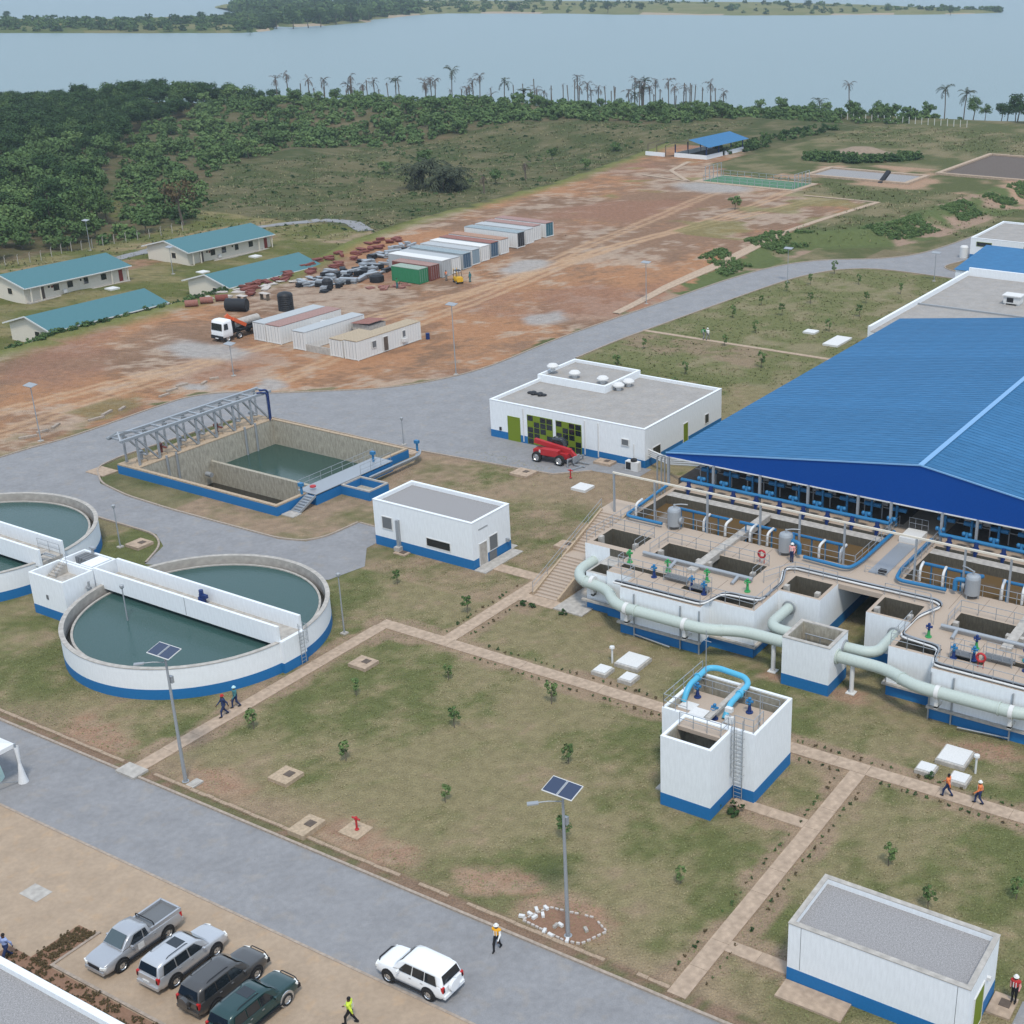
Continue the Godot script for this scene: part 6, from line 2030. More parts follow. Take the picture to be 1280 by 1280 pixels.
	for hp in heaps:
		var k = 0
		for i in hp[3]:
			var v = lerpf(hp[5], hp[6], (i + 0.5) / hp[3])
			var x = hp[4] + rng.randf_range(-hp[7], hp[7]) - (v - 160) * (0.12 if hp[4] < -170 else 0.05)
			b = MB.new()
			var y = height(x, v)
			var l = rng.randf_range(hp[8][0], hp[8][1])
			var hh = rng.randf_range(hp[9][0], hp[9][1])
			var yaw = rng.randf_range(-0.7, 0.7) + PI / 2 * rng.randi_range(0, 1)
			var rowsn = rng.randi_range(2, 4)
			for q in rowsn:
				var B = Basis(Vector3.UP, yaw + rng.randf_range(-0.25, 0.25)) * Basis(Vector3.RIGHT, rng.randf_range(-0.08, 0.08))
				b.ob(V(x, y + hh * (q + 0.5) / rowsn + 0.02, v) + B.x * rng.randf_range(-0.25, 0.25), Vector3(rng.randf_range(0.5, 1.1), hh / rowsn, l), B)
			solo(hp[0], b, hp[2], hp[1], "building material", hp[10])
	for i in 3:
		b = MB.new()
		var q = [[-174.2, 141.5], [-173.8, 144.2], [-173.0, 146.6]][i]
		var y = height(q[0], q[1])
		b.cyl(V(q[0], y + 0.5, q[1]), V(q[0] + 1.3, y + 0.5, q[1] + 1.5), 0.55, 14)
		solo("mixer_drum", b, [M.rustroof, M.rustroof, M.rust][i], ["pale red steel drum lying at the yard edge", "dented pink drum behind the pale red one", "dark red drum at the end of the drum row"][i], "drum", "steel drums at the yard edge")
	for q in [[-168.6, 148.2], [-166.8, 151.3]]:
		t = thing("trestle_table", "rough board table standing in the yard behind the black pipe", "table", V(q[0], 0, q[1]), "board tables in the yard")
		b = MB.new()
		b.box(q[0] - 0.9, q[0] + 0.9, 1.1, 1.18, q[1] - 0.5, q[1] + 0.5)
		part(t, "top", b, M.brick)
		b = MB.new()
		for e in [-0.7, 0.7]: b.box(q[0] + e - 0.06, q[0] + e + 0.06, 0, 1.1, q[1] - 0.3, q[1] + 0.3)
		part(t, "leg", b, M.bark)
	# kerb stones left beside the road
	for i in 14:
		var v = 89.0 + 2.1 * i
		if i in [3, 7, 8]: continue
		b = MB.new()
		var x = -138.6 - rng.randf_range(0, 2.4)
		b.ob(V(x, 0.12, v), Vector3(0.35, 0.24, rng.randf_range(0.9, 2.0)), Basis(Vector3.UP, rng.randf_range(-0.5, 0.5)))
		solo("kerb_stone", b, M.kerb, "loose pale kerb stone lying on the dirt beside the perimeter road", "stone", "loose kerb stones")

func house(x0, x1, v0, v1, gy, label, front := true):
	var t = thing("bungalow", label, "house", V((x0 + x1) / 2, gy, (v0 + v1) / 2), "teal roofed bungalows")
	var ye = gy + 2.7; var xm = (x0 + x1) / 2; var yr = gy + 4.3
	var b = MB.new()
	b.box(x0 + 0.9, x1 - 1.0, gy - 0.3, ye, v0 + 0.5, v1 - 0.5)
	for v in [v0 + 0.5, v1 - 0.5]:
		var q = [V(x0 + 0.9, ye, v), V(x1 - 1.0, ye, v), V(xm, yr - 0.15, v)]
		if v < (v0 + v1) / 2: b.tri(q[0], q[1], q[2])
		else: b.tri(q[1], q[0], q[2])
	part(t, "wall", b, M.cream)
	for s in [-1, 1]:
		b = MB.new()
		var xe = x0 if s < 0 else x1
		var A = V(xe, ye - 0.05, v0); var B = V(xm, yr, v0); var C = V(xm, yr, v1); var E = V(xe, ye - 0.05, v1)
		var dn = Vector3.DOWN * 0.12
		if s < 0:
			b.quad(A, B, C, E); b.quad(A + dn, A, E, E + dn)
		else:
			b.quad(B, A, E, C); b.quad(A, A + dn, E + dn, E)
		b.quad(A + dn, B + dn, B, A) if s < 0 else b.quad(B + dn, A + dn, A, B)
		part(t, "roof", b, M.teal)
	b = MB.new()
	for s in [-1, 1]: b.beam(V(x0 if s < 0 else x1, ye - 0.1, v0 - 0.04), V(xm, yr - 0.05, v0 - 0.04), 0.06, 0.22)
	b.beam(V(x1 + 0.04, ye - 0.12, v0), V(x1 + 0.04, ye - 0.12, v1), 0.08, 0.16)
	part(t, "fascia", b, M.slab)
	if front:
		var xf = x1 - 1.0
		for q in [[6.0, 7.1], [8.7, 9.8], [12.0, 12.9], [15.5, 16.6]]:
			var w = plate_x(t, "window", v0 + q[0], v0 + q[1], gy + 1.0, gy + 2.1, xf, M.glass, 0.03, M.cream)
		for q in [[5.0, 5.35], [11.3, 11.6]]: plate_x(t, "small_window", v0 + q[0], v0 + q[1], gy + 1.7, gy + 2.05, xf, M.glass, 0.03)
		plate_x(t, "door", v0 + 3.4, v0 + 4.2, gy + 0.1, gy + 2.1, xf, M.brown, 0.04)
		plate_x(t, "door", v1 - 2.2, v1 - 1.4, gy + 0.1, gy + 2.1, xf, mt("reddoor", Color(0.2, 0.03, 0.02), 0.6), 0.04)
		plate_x(t, "cooling_unit", v0 + 7.6, v0 + 8.3, gy + 0.35, gy + 0.9, xf, M.slab, 0.35)
		plate_x(t, "wall_disc", v0 + 5.6, v0 + 6.0, gy + 1.6, gy + 2.0, xf, M.rust, 0.05)
		for e in [1.2, 3.0, v1 - v0 - 4.2, v1 - v0 - 0.8]:
			b = MB.new()
			b.beam(V(x1 - 0.25, gy, v0 + e), V(x1 - 0.25, ye - 0.1, v0 + e), 0.18, 0.18)
			part(t, "porch_post", b, M.cream)
		b = MB.new()
		b.box(x1 - 1.0, x1 - 0.1, gy - 0.2, gy + 0.1, v0 + 0.6, v1 - 0.6)
		part(t, "porch_step", b, M.concrete)
	plate_v(t, "window", xm + 1.2, xm + 2.3, gy + 1.1, gy + 2.1, v0 + 0.5, M.glass, 0.03, M.cream)
	return t

func make_houses():
	house(-219.3, -206.3, 135.9, 157.3, -2.5, "cream bungalow with teal roof standing in front of the dark wood")
	house(-219.3, -206.4, 170.1, 191.8, -2.5, "cream bungalow with teal roof beside the curved garden road")
	house(-189.4, -178.3, 120.2, 141.9, -2.5, "bungalow sunk behind the yard bank, roof and gable showing beside the long dirt edge", false)
	house(-189.2, -177.8, 153.8, 175.6, -2.5, "bungalow sunk behind the bank and the rust red formwork", false)
	var b = MB.new()
	b.box(-190.5, -180.5, -3.2, -1.2, 143.8, 144.1)
	solo("garden_wall", b, M.slab, "white garden wall between the two sunken bungalows", "wall")
	b = MB.new()
	b.box(-190, -183, -3.0, -2.4, 145.0, 148.4)
	solo("paved_strip", b, M.slab, "pale paved strip beside the white garden wall", "paving")
	for q in [[-203.5, 150.5, -2.45], [-203.0, 183.0, -2.5], [-200.6, 168.0, -2.5], [-229.5, 168, -2.6]]:
		b = MB.new()
		b.box(q[0] - 0.9, q[0] + 0.9, q[2] - 0.2, q[2] + 0.25, q[1] - 0.9, q[1] + 0.9)
		solo("septic_cover", b, M.slab, "pale concrete slab cover on the grass near the teal roofed houses", "cover", "slab covers by the houses")
	# chain fence posts along the wood
	for i in 20:
		var v = 146 + 2.6 * i
		var x = -239.0 + 1.2 * sin(i * 0.4)
		var t = thing("fence_post", "pale concrete fence post with bent top along the wood", "fence post", V(x, height(x, v), v), "fence posts along the wood")
		b = MB.new()
		var y = height(x, v)
		b.beam(V(x, y, v), V(x, y + 1.7, v), 0.1, 0.1)
		b.beam(V(x, y + 1.7, v), V(x + 0.25, y + 2.0, v), 0.08, 0.08)
		part(t, "post", b, M.concrete)

# ---------------------------------------------------------------- plants
var rng := RandomNumberGenerator.new()
var CAM := Transform3D()

func seen(p: Vector3, margin := 90.0) -> bool:
	var q = CAM.affine_inverse() * p
	if q.z > -5: return false
	var x = 875.29 - 1669.02 * q.x / q.z
	var y = 640.0 + 1669.02 * q.y / q.z
	return x > -margin and x < 1280 + margin and y > -margin and y < 1280 + margin

func leaf(b: MB, at: Vector3, s, nrm: Vector3, tint: float):
	var t = nrm.cross(Vector3(rng.randf() - 0.5, rng.randf() - 0.5, rng.randf() - 0.5)).normalized()
	var u = nrm.cross(t)
	b.col = Color(tint, tint, tint * 0.95, 1)
	var l = s * rng.randf_range(0.7, 1.3)
	b.t3(at - t * l * 0.5, at + u * l * 0.42 - nrm * l * 0.1, at + t * l * 0.6 - nrm * l * 0.12, nrm, nrm, nrm)
	b.t3(at - t * l * 0.5, at + t * l * 0.6 - nrm * l * 0.12, at - u * l * 0.42 - nrm * l * 0.1, nrm, nrm, nrm)

func crown(R: Vector3, y0, clumps, leaves, s) -> MB:
	var b = MB.new()
	for i in clumps:
		var d = Vector3(rng.randf_range(-1, 1), rng.randf_range(-0.75, 1), rng.randf_range(-1, 1))
		if d.length() > 1: d = d.normalized() * rng.randf_range(0.75, 1.0)
		var o = Vector3(d.x * R.x, y0 + d.y * R.y, d.z * R.z) * Vector3(0.78, 1, 0.78)
		var cr = rng.randf_range(0.28, 0.5) * R.x
		var tone = rng.randf_range(0.72, 1.12)
		for j in leaves:
			var e = Vector3(rng.randfn(), rng.randfn() * 0.8, rng.randfn()).normalized()
			var n = (e + Vector3(0, 0.5, 0) + Vector3(rng.randf() - 0.5, rng.randf() - 0.5, rng.randf() - 0.5) * 0.9).normalized()
			leaf(b, o + e * cr * rng.randf_range(0.55, 1.05) * Vector3(1, 0.75, 1), s, n, tone * rng.randf_range(0.8, 1.15))
	return b

func trunk(h, r, spread, limbs := 4) -> MB:
	var b = MB.new()
	b.tube([Vector3(0, -0.4, 0), Vector3(0.05 * h, h * 0.35, 0.02 * h), Vector3(0.02 * h, h * 0.7, 0)], [r, r * 0.75, r * 0.45], 7)
	for i in limbs:
		var a = TAU * i / limbs + rng.randf() * 0.8
		var s = Vector3(0.04 * h, h * rng.randf_range(0.35, 0.65), 0)
		var e = s + Vector3(cos(a) * spread, h * 0.28, sin(a) * spread)
		b.tube([s, s.lerp(e, 0.5) + Vector3(0, 0.06 * h, 0), e], [r * 0.45, r * 0.3, r * 0.12], 5)
	return b

func tree_proto(h, R: Vector3, clumps, leaves, s, m, spread) -> Array:
	return [crown(R, h - R.y * 0.8, clumps, leaves, s).mesh(), trunk(h, 0.05 * h * 0.5 + 0.06, spread).mesh(), m]

func plant_tree(nm, pr: Array, at: Vector3, sc, label, category, group):
	var t = thing(nm, label, category, at, group)
	put(t, "crown", pr[0], pr[2])
	put(t, "trunk", pr[1], M.bark)
	t.scale = Vector3.ONE * sc
	t.rotation.y = rng.randf() * TAU
	return t

func multi(nm, mesh, m, places: Array, label, category):
	var mm := MultiMesh.new()
	mm.transform_format = MultiMesh.TRANSFORM_3D
	mm.mesh = mesh
	mm.instance_count = places.size()
	for i in places.size(): mm.set_instance_transform(i, places[i])
	var o := MultiMeshInstance3D.new()
	o.multimesh = mm
	o.material_override = m
	o.name = num(nm, self)
	add_child(o)
	o.set_meta("kind", "stuff")
	tag(o, label, category)
	return o

func spot(x, y, v, s, sy = 0.0) -> Transform3D:
	return Transform3D(Basis(Vector3.UP, rng.randf() * TAU).scaled(Vector3(s, sy if sy > 0 else s, s)), V(x, y, v))

func palm_meshes(h, fronds, len, droop, tatter) -> Array:
	var tr = MB.new()
	var lean = rng.randf_range(-0.07, 0.07) * h
	var tr0 = 0.24
	tr.tube([Vector3(0, -0.5, 0), Vector3(lean * 0.3, h * 0.5, lean * 0.2), Vector3(lean, h, lean * 0.5)], [tr0, tr0 * 0.8, tr0 * 0.85], 7)
	var fr = MB.new()
	for i in fronds:
		# a rib that rises, arches over and carries separate leaflets on both sides
		var a = TAU * i / maxi(fronds, 1) + rng.randf_range(-0.35, 0.35)
		var d = Vector3(cos(a), 0, sin(a))
		var dead = rng.randf() < droop
		var l = len * rng.randf_range(0.7, 1.2)
		var prev = Vector3(lean, h, lean * 0.5)
		var dir = (d + Vector3.UP * (rng.randf_range(-0.5, 0.2) if dead else rng.randf_range(0.3, 1.9))).normalized()
		var tone = rng.randf_range(0.7, 1.15)
		fr.col = Color(tone, tone, tone, 1)
		var side = d.cross(Vector3.UP).normalized()
		var n = 9
		for k in n:
			dir = (dir + Vector3.DOWN * (0.10 + 0.03 * k + (0.12 if dead else 0.0))).normalized()
			var nx = prev + dir * l / n
			var w = l * 0.20 * sin(PI * clampf((k + 1.4) / (n + 1.2), 0, 1))
			for s in [-1, 1]:
				if rng.randf() < tatter * 0.6: continue
				var tip = prev + side * s * w + dir * w * 0.7 + Vector3.DOWN * w * rng.randf_range(0.25, 0.8)
				var nn = (Vector3.UP + side * s * 0.5).normalized()
				fr.t3(prev, prev.lerp(nx, 0.75), tip, nn, nn, nn)
			fr.t3(prev + side * 0.03, prev - side * 0.03, nx, Vector3.UP, Vector3.UP, Vector3.UP)
			prev = nx
	return [tr.mesh(), fr.mesh() if fronds > 0 else null]

func make_plants(isl):
	rng.seed = 11
	var dark = []
	for i in 4: dark.append(tree_proto(9.5 + i * 0.6, Vector3(4.6, 3.4, 4.6), 26, 42, 0.62, [M.leafdark, M.leafmid, M.leafdark, M.leafdark][i], 2.6))
	var mid = []
	for i in 3: mid.append(tree_proto(5.5, Vector3(3.0, 2.2, 3.0), 18, 36, 0.55, [M.leafmid, M.leaflight, M.leafmid][i], 1.6))
	var bush = []
	for i in 3: bush.append(crown(Vector3(1.6, 1.1, 1.6), 0.85, 9, 22, 0.5).mesh())
	# dark wood at the west: nearest ones singly, the rest as one mass
	var cand = []
	var v = 96.0
	while v < 420:
		var x = -236.0
		while x > -540:
			var px = x + rng.randf_range(-2.2, 2.2); var pv = v + rng.randf_range(-2.2, 2.2)
			var w = wooded(px, pv)
			if w == 2 and seen(V(px, 3, pv), 60): cand.append([px, pv, Vector2(px, pv).length()])
			x -= 5.2
		v += 5.2
	cand.sort_custom(func(a, b): return a[2] < b[2])
	var rest = [[], [], [], [], [], [], []]
	for i in cand.size():
		var c = cand[i]
		var y = height(c[0], c[1])
		# taller dark canopy towards the lake, lower mixed growth in front
		var tall = c[0] + 30.0 * na.get_noise_2d(c[0] * 0.4, c[1] * 0.4) < -352
		if tall:
			rest[i % 4].append(spot(c[0], y - 0.5, c[1], rng.randf_range(0.45, 0.85)))
		else:
			var k = rng.randi() % 5
			var s = rng.randf_range(0.55, 1.3)
			if k == 4:
				k = rng.randi() % 4
				s = rng.randf_range(0.5, 0.8)
				if i < 190: plant_tree("broadleaf_tree", dark[k], V(c[0], y, c[1]), s, "dark green broadleaf tree in the mixed growth behind the teal roofed houses", "tree", "trees of the mixed wood")
				else: rest[k].append(spot(c[0], y, c[1], s))
			else:
				k = k % 3
				if i < 190: plant_tree("bushy_tree", mid[k], V(c[0], y - 0.6, c[1]), s, ["mid green", "pale green", "deep green"][k] + " bushy tree in the mixed growth behind the teal roofed houses", "tree", "trees of the mixed wood")
				else: rest[4 + k].append(spot(c[0], y - 0.6, c[1], s))
	for i in 7:
		var pr = dark[i] if i < 4 else mid[i - 4]
		if rest[i].size() > 0: multi("far_wood", pr[0], pr[2], rest[i], "far wood of mixed green trees that runs down to the lake", "wood")
	# scrub between wood, meadow and lake
	var scr = [[], [], []]
	var n = 0
	for i in 5200:
		var px = rng.randf_range(-440, -160); var pv = rng.randf_range(170, 512)
		if wooded(px, pv) != 1 or not seen(V(px, 0, pv), 60): continue
		var s = rng.randf_range(0.7, 1.7) * (1.0 + 0.4 * na.get_noise_2d(px, pv)) * (0.6 if inland(px, pv) < 40 else 1.0)
		if n % 16 == 0 and n < 1400:
			plant_tree("scrub_tree", mid[(n / 16) % 3], V(px, height(px, pv), pv), rng.randf_range(0.6, 1.05), "bushy green tree standing in the scrub along the lake shore", "tree", "trees in the lake scrub")
		else: scr[i % 3].append(spot(px, height(px, pv) - 0.1, pv, s))
		n += 1
	for i in 3: multi("lake_scrub", bush[i], [M.leafmid, M.leaflight, M.leafmid][i], scr[i], "dense green scrub between the meadow and the lake", "scrub")
	# bushes in the meadow and along banks
	var mead = [[], [], []]
	for i in 1500:
		var px = rng.randf_range(-300, -188); var pv = rng.randf_range(200, 400)
		if wooded(px, pv) != 0 or px > yard_edge(pv) - 6 or not seen(V(px, 0, pv)): continue
		if na.get_noise_2d(px * 0.5, pv * 0.5) < -0.02: continue
		mead[i % 2].append(spot(px, height(px, pv) - 0.15, pv, rng.randf_range(0.15, 0.55), rng.randf_range(0.15, 0.4)))
	for i in 2600:
		var pv = rng.randf_range(186, 345)
		var px = bank_x(pv) - rng.randf_range(0.5, 7.0)
		var k = na.get_noise_2d(px * 0.9 + 9, pv * 0.9)
		if k < 0.0: continue
		mead[2 if i % 3 else 0].append(spot(px, height(px, pv) - 0.12, pv, rng.randf_range(0.2, 0.5), rng.randf_range(0.2, 0.42)))
	for i in 160:
		var pv = rng.randf_range(112, 160)
		var px = yard_edge(pv) - rng.randf_range(-0.5, 3.5)
		mead[i % 2].append(spot(px, height(px, pv) - 0.1, pv, rng.randf_range(0.2, 0.5)))
	for i in 170:
		var px = rng.randf_range(-157, -130); var pv = rng.randf_range(331, 341) + maxf(0.0, (px + 142)) * 1.3
		mead[i % 2].append(spot(px, height(px, pv), pv, rng.randf_range(0.5, 1.1)))
	for i in 60:
		var px = rng.randf_range(-186, -176); var pv = rng.randf_range(330, 400)
		mead[i % 2].append(spot(px, height(px, pv), pv, rng.randf_range(0.5, 1.1)))
	multi("meadow_shrub", bush[0], M.leafmid, mead[0], "low green shrubs scattered over the meadow and the banks", "shrubs")
	multi("meadow_shrub", bush[1], M.leafdark, mead[1], "low dark shrubs scattered over the meadow and the banks", "shrubs")
	multi("bank_plant", bush[2], M.leaflight, mead[2], "leafy bright green plants on the bank above the main road", "plants")
	for q in [[-286, 348, 0, 1.0], [-293, 374, 1, 0.8], [-296, 367, 2, 0.85], [-250, 289, 0, 0.9], [-260, 283, 1, 0.6], [-219, 280, 0, 0.6], [-234, 326, 2, 0.6], [-213, 312, 1, 0.55], [-223, 343, 0, 0.6], [-135.6, 254.8, 1, 0.5]]:
		plant_tree("meadow_tree", mid[q[2]], V(q[0], height(q[0], q[1]), q[1]), q[3], "single green tree standing in the open meadow" if q[0] < -200 else "single small tree on the bare dirt of the yard", "tree", "trees in the meadow")
	var br = tree_proto(10.0, Vector3(4.2, 3.4, 4.2), 20, 26, 0.55, M.leafbrown, 2.4)
	plant_tree("withered_tree", br, V(-243, height(-243, 200), 200), 1.0, "withered brown tree at the corner of the dark wood", "tree", "")
	for q in [[-158, 476], [-153, 474], [-148, 477], [-141, 473], [-137, 468], [-131, 466], [-145, 484], [-153, 500], [-134, 478], [-124, 470]]:
		plant_tree("shore_tree", dark[rng.randi() % 4], V(q[0], height(q[0], q[1]), q[1]), rng.randf_range(0.5, 0.85), "dark tree in the clump by the lake near the two palms", "tree", "shore trees")
	# palms along the shore: kind 0 bare trunk, 1 withered, 2 stump, 3 dark, 4 green
	var P = [[-414,394,7,1],[-411,397,9,1],[-402,399,9,1],[-400,400,6,0],[-397,402,5,0],[-387,405,8,1],[-386,406,9,1],[-382,408,8,1],[-379,411,7,1],[-375,409,6,0],[-372,411,6,0],[-369,414,7,2],[-360,419,6,1],[-358,420,10,1],[-357,421,9,1],[-352,425,11,3],[-349,427,6,0],[-347,428,5,1],[-343,431,9,1],[-339,433,7,0],[-335,436,9,3],[-328,444,5,2],[-327,445,8,2],[-325,449,5,1],[-323,451,5,0],[-321,456,7,0],[-319,461,10,0],[-318,462,10,1],[-315,467,6,1],[-313,469,6,1],[-310,470,9,0],[-308,471,6,2],[-301,473,7,1],[-297,471,10,1],[-294,473,10,3],[-292,475,9,1],[-291,476,6,0],[-286,475,5,2],[-284,476,10,1],[-282,478,5,2],[-276,474,8,2],[-272,473,7,0],[-271,474,8,0],[-267,473,9,0],[-264,475,5,2],[-261,473,6,0],[-215,497,10,1],[-227,496,5,3],[-175,494,8,4],[-168,495,8,4]]
	var names = ["bare withered palm trunk on the lake shore", "withered palm with hanging brown fronds on the lake shore", "short palm stump on the lake shore", "dark fronded palm standing between withered ones on the lake shore", "green palm beside the pale beach road at the lake"]
	for i in 34:
		var a = rng.randf_range(0.0, 1.0)
		var q = Vector2(-410, 398).lerp(Vector2(-340, 446), a / 0.45) if a < 0.45 else Vector2(-340, 446).lerp(Vector2(-258, 476), (a - 0.45) / 0.55)
		P.append([q.x + rng.randf_range(-4, 4), q.y + rng.randf_range(-3, 8), rng.randi_range(5, 9), [1, 1, 0, 3, 2][rng.randi() % 5]])
	for p in P:
		var k = p[3]
		var fr = [4, 13, 0, 16, 16][k]
		var ms = palm_meshes(p[2] + rng.randf_range(1.5, 4.5), fr, [1.6, 3.6, 1.0, 4.4, 4.6][k], [0.5, 0.5, 1.0, 0.25, 0.15][k], [0.8, 0.5, 0.5, 0.3, 0.2][k])
		var t = thing("shore_palm", names[k], "palm", V(p[0], height(p[0], p[1]), p[1]), "palms on the lake shore")
		put(t, "trunk", ms[0], M.bark)
		if ms[1]: put(t, "frond_crown", ms[1], M.leafpalm if k >= 3 else M.leafdead)
	for i in 8:
		var px = -228 + rng.randf_range(-6, 6); var pv = 267 + rng.randf_range(-3, 3)
		var ms = palm_meshes(2.4 + rng.randf() * 2.4, 22, 6.5, 0.3, 0.15)
		var t = thing("meadow_palm", "low fan of grey green fronds in the palm clump of the meadow", "palm", V(px, height(px, pv), pv), "palm clump in the meadow")
		put(t, "trunk", ms[0], M.bark)
		put(t, "frond_crown", ms[1], M.leafpalm)
	for q in [[-212, 266], [-216, 288.6]]:
		var ms = palm_meshes(4.2, 12, 2.2, 0.95, 0.4)
		var t = thing("dead_palm", "dead palm stump with hanging brown skirt in the meadow", "palm", V(q[0], height(q[0], q[1]), q[1]), "dead palms in the meadow")
		put(t, "trunk", ms[0], M.bark)
		put(t, "frond_crown", ms[1], M.leafdead)
	# island
	var F = isl[0]; var Bk = isl[1]
	var iw = [[], [], [], []]
	for i in 1800:
		var a = rng.randf() * (F.size() - 1)
		var q: Vector2 = F[int(a)].lerp(F[mini(int(a) + 1, F.size() - 1)], a - int(a))
		var e: Vector2 = Bk[int(a)].lerp(Bk[mini(int(a) + 1, F.size() - 1)], a - int(a))
		var t = rng.randf_range(0.06, 0.75)
		var p = q.lerp(e, t)
		var hi = a / F.size()
		var big = hi > 0.42 and hi < 0.62
		if not seen(V(p.x, 0, p.y), 40): continue
		if hi > 0.72 and na.get_noise_2d(p.x * 0.3, p.y * 0.3) < 0.12: continue
		iw[i % 4].append(spot(p.x, LAKE + 1.2, p.y, rng.randf_range(3.5, 6.0) if big else rng.randf_range(1.4, 3.2)))
	for i in 4: multi("island_wood", bush[i % 3], [M.leafdark, M.leafmid, M.leafmid, M.leafdark][i], iw[i], "green woodland covering the island across the lake", "wood")
	for q in [[-1242, 853, 0.9], [-1077, 941, 1.0], [-1058, 956, 0.8], [-849, 787, 0.7], [-992, 880, 0.6], [-898, 862, 1.5], [-887, 870, 1.6], [-887, 888, 1.7], [-890, 905, 1.6], [-911, 946, 1.7], [-922, 978, 1.6], [-933, 1012, 1.5], [-979, 1296, 1.3], [-857, 1307, 1.3], [-842, 1350, 1.4], [-740, 1570, 1.4], [-622, 1536, 1.2], [-585, 1567, 1.0], [-540, 1520, 0.9]]:
		plant_tree("island_tree", dark[rng.randi() % 4], V(q[0], LAKE - 1.5, q[1]), q[2] * 0.9, "tall tree rising at the shore of the island across the lake", "tree", "trees on the island")
	# young trees set out on the lawns
	var yb = []
	for i in 3: yb.append([crown(Vector3(0.42, 0.62, 0.42), 0.95, 14, 26, 0.11).mesh(), trunk(1.3, 0.035, 0.25, 3).mesh(), [M.leafmid, M.leaflight, M.leaflight][i]])
	for q in [[-69.1, 56.8], [-60.4, 57.0], [-51.2, 56.7], [-42.0, 57.2], [-33.4, 57.2], [-56.6, 64.3], [-46.8, 64.5], [-66.0, 64.1], [-52.5, 70.6], [-61.5, 69.5], [-42.5, 70.4], [-23.1, 65.2], [-15.3, 66.0], [-19.5, 62.5], [-67.5, 79.3], [-76.5, 80.6]]:
		plant_tree("young_tree", yb[rng.randi() % 3], V(q[0], 0, q[1]), rng.randf_range(0.75, 1.3), "knee high leafy sapling planted on the lawn between footpath and front road", "sapling", "saplings on the front lawn")
	for q in [[-95.4, 217.4], [-95.4, 207.5], [-88.3, 211.8], [-96.7, 200.9], [-79.5, 209.0], [-96.1, 190.2], [-89.7, 195.2], [-81.8, 199.9], [-95.9, 180.2], [-90.1, 185.7], [-79.3, 191.2], [-79.7, 180.5], [-88.8, 174.1], [-89.3, 165.4], [-79.6, 158.1], [-98.5, 158.0], [-96.0, 147.0], [-87.0, 150.0], [-84.0, 142.0]]:
		plant_tree("young_tree", yb[rng.randi() % 3], V(q[0], 0, q[1]), rng.randf_range(1.1, 1.7), "small dark sapling on the sloping lawn beside the blue hall", "sapling", "saplings on the far lawn")
	# border plants beside the footpaths
	var hb = []
	for i in 3: hb.append(crown(Vector3(0.15, 0.12, 0.15), 0.12, 6, 12, 0.075).mesh())
	var rows = [[-62, 73.15, -14, 73.15, "lower border of the long footpath"], [-62, 75.3, -14, 75.3, "upper border of the long footpath"], [-29.9, 50.5, -29.9, 73.0, "outer border of the crossing footpath"], [-27.8, 50.5, -27.8, 73.0, "inner border of the crossing footpath"], [-64.7, 75.6, -64.7, 83.0, "border beside the stair footpath"], [-66.9, 75.6, -66.9, 86.5, "outer border beside the stair footpath"]]
	for r in rows:
		var a = Vector2(r[0], r[1]); var b = Vector2(r[2], r[3])
		var m = int(a.distance_to(b) / 0.72)
		for i in m:
			if rng.randf() < 0.14: continue
			var q = a.lerp(b, (i + rng.randf_range(-0.25, 0.25)) / m)
			if q.x > -40.8 and q.x < -33.2 and q.y > 63 and q.y < 72.5: continue
			if absf(q.x + 28.8) < 0.9 and q.y > 73.0 and q.y < 73.5: continue
			var o = put(self, "border_plant", hb[rng.randi() % 3], [M.leafdark, M.leafbrown, M.leafmid][rng.randi() % 3])
			o.position = V(q.x + rng.randf_range(-0.12, 0.12), 0.0, q.y + rng.randf_range(-0.12, 0.12))
			o.scale = Vector3.ONE * rng.randf_range(0.6, 1.25)
			o.rotation.y = rng.randf() * TAU
			tag(o, "tiny dark plant in the " + r[4], "plant", "border plants, " + r[4])
	for q in [[-35.2, 65.5, 1.0], [-34.0, 65.3, 1.2], [-60.2, 83.1, 0.8], [-64.2, 82.9, 0.8], [-63.4, 83.0, 0.8], [-24.4, 75.6, 0.8]]:
		var o = put(self, "low_bush", crown(Vector3(0.5, 0.3, 0.5), 0.3, 8, 12, 0.2).mesh(), M.leafdark)
		o.position = V(q[0], 0, q[1])
		o.scale = Vector3.ONE * q[2]
		tag(o, "low dark bush growing against the edge of a footpath", "bush", "low bushes at the paths")
	# planted bed round the parking bay
	var bed = MB.new()
	bed.box(-61.6, -60.15, 0.0, 0.1, 33.4, 36.5)
	bed.box(-63.5, -36, 0.0, 0.1, 30.6, 33.4)
	struct("planting_bed", bed, M.soil)
	var bp = []
	for i in 900:
		var px = rng.randf_range(-63, -40); var pv = rng.randf_range(30.9, 33.35)
		if i % 6 == 0:
			px = rng.randf_range(-61.5, -60.2); pv = rng.randf_range(33.3, 36.4)
		bp.append(spot(px, 0.08, pv, rng.randf_range(0.5, 1.3)))
	multi("ground_cover", hb[0], M.leafbrown, bp, "rough green ground cover in the bed beside the parking bay", "ground cover")
	# grass tufts on the lawns
	var gt = MB.new()
	for i in 7:
		var a = rng.randf() * TAU
		var d = Vector3(cos(a), 0, sin(a))
		gt.col = Color.WHITE * rng.randf_range(0.8, 1.2)
		gt.col.a = 1
		var o = d * rng.randf_range(0, 0.06)
		gt.t3(o - d.cross(Vector3.UP) * 0.018, o + d.cross(Vector3.UP) * 0.018, o + d * rng.randf_range(0.03, 0.1) + Vector3.UP * rng.randf_range(0.06, 0.13), Vector3.UP, Vector3.UP, Vector3.UP)
	var gm = gt.mesh()
	var gp = [[], []]
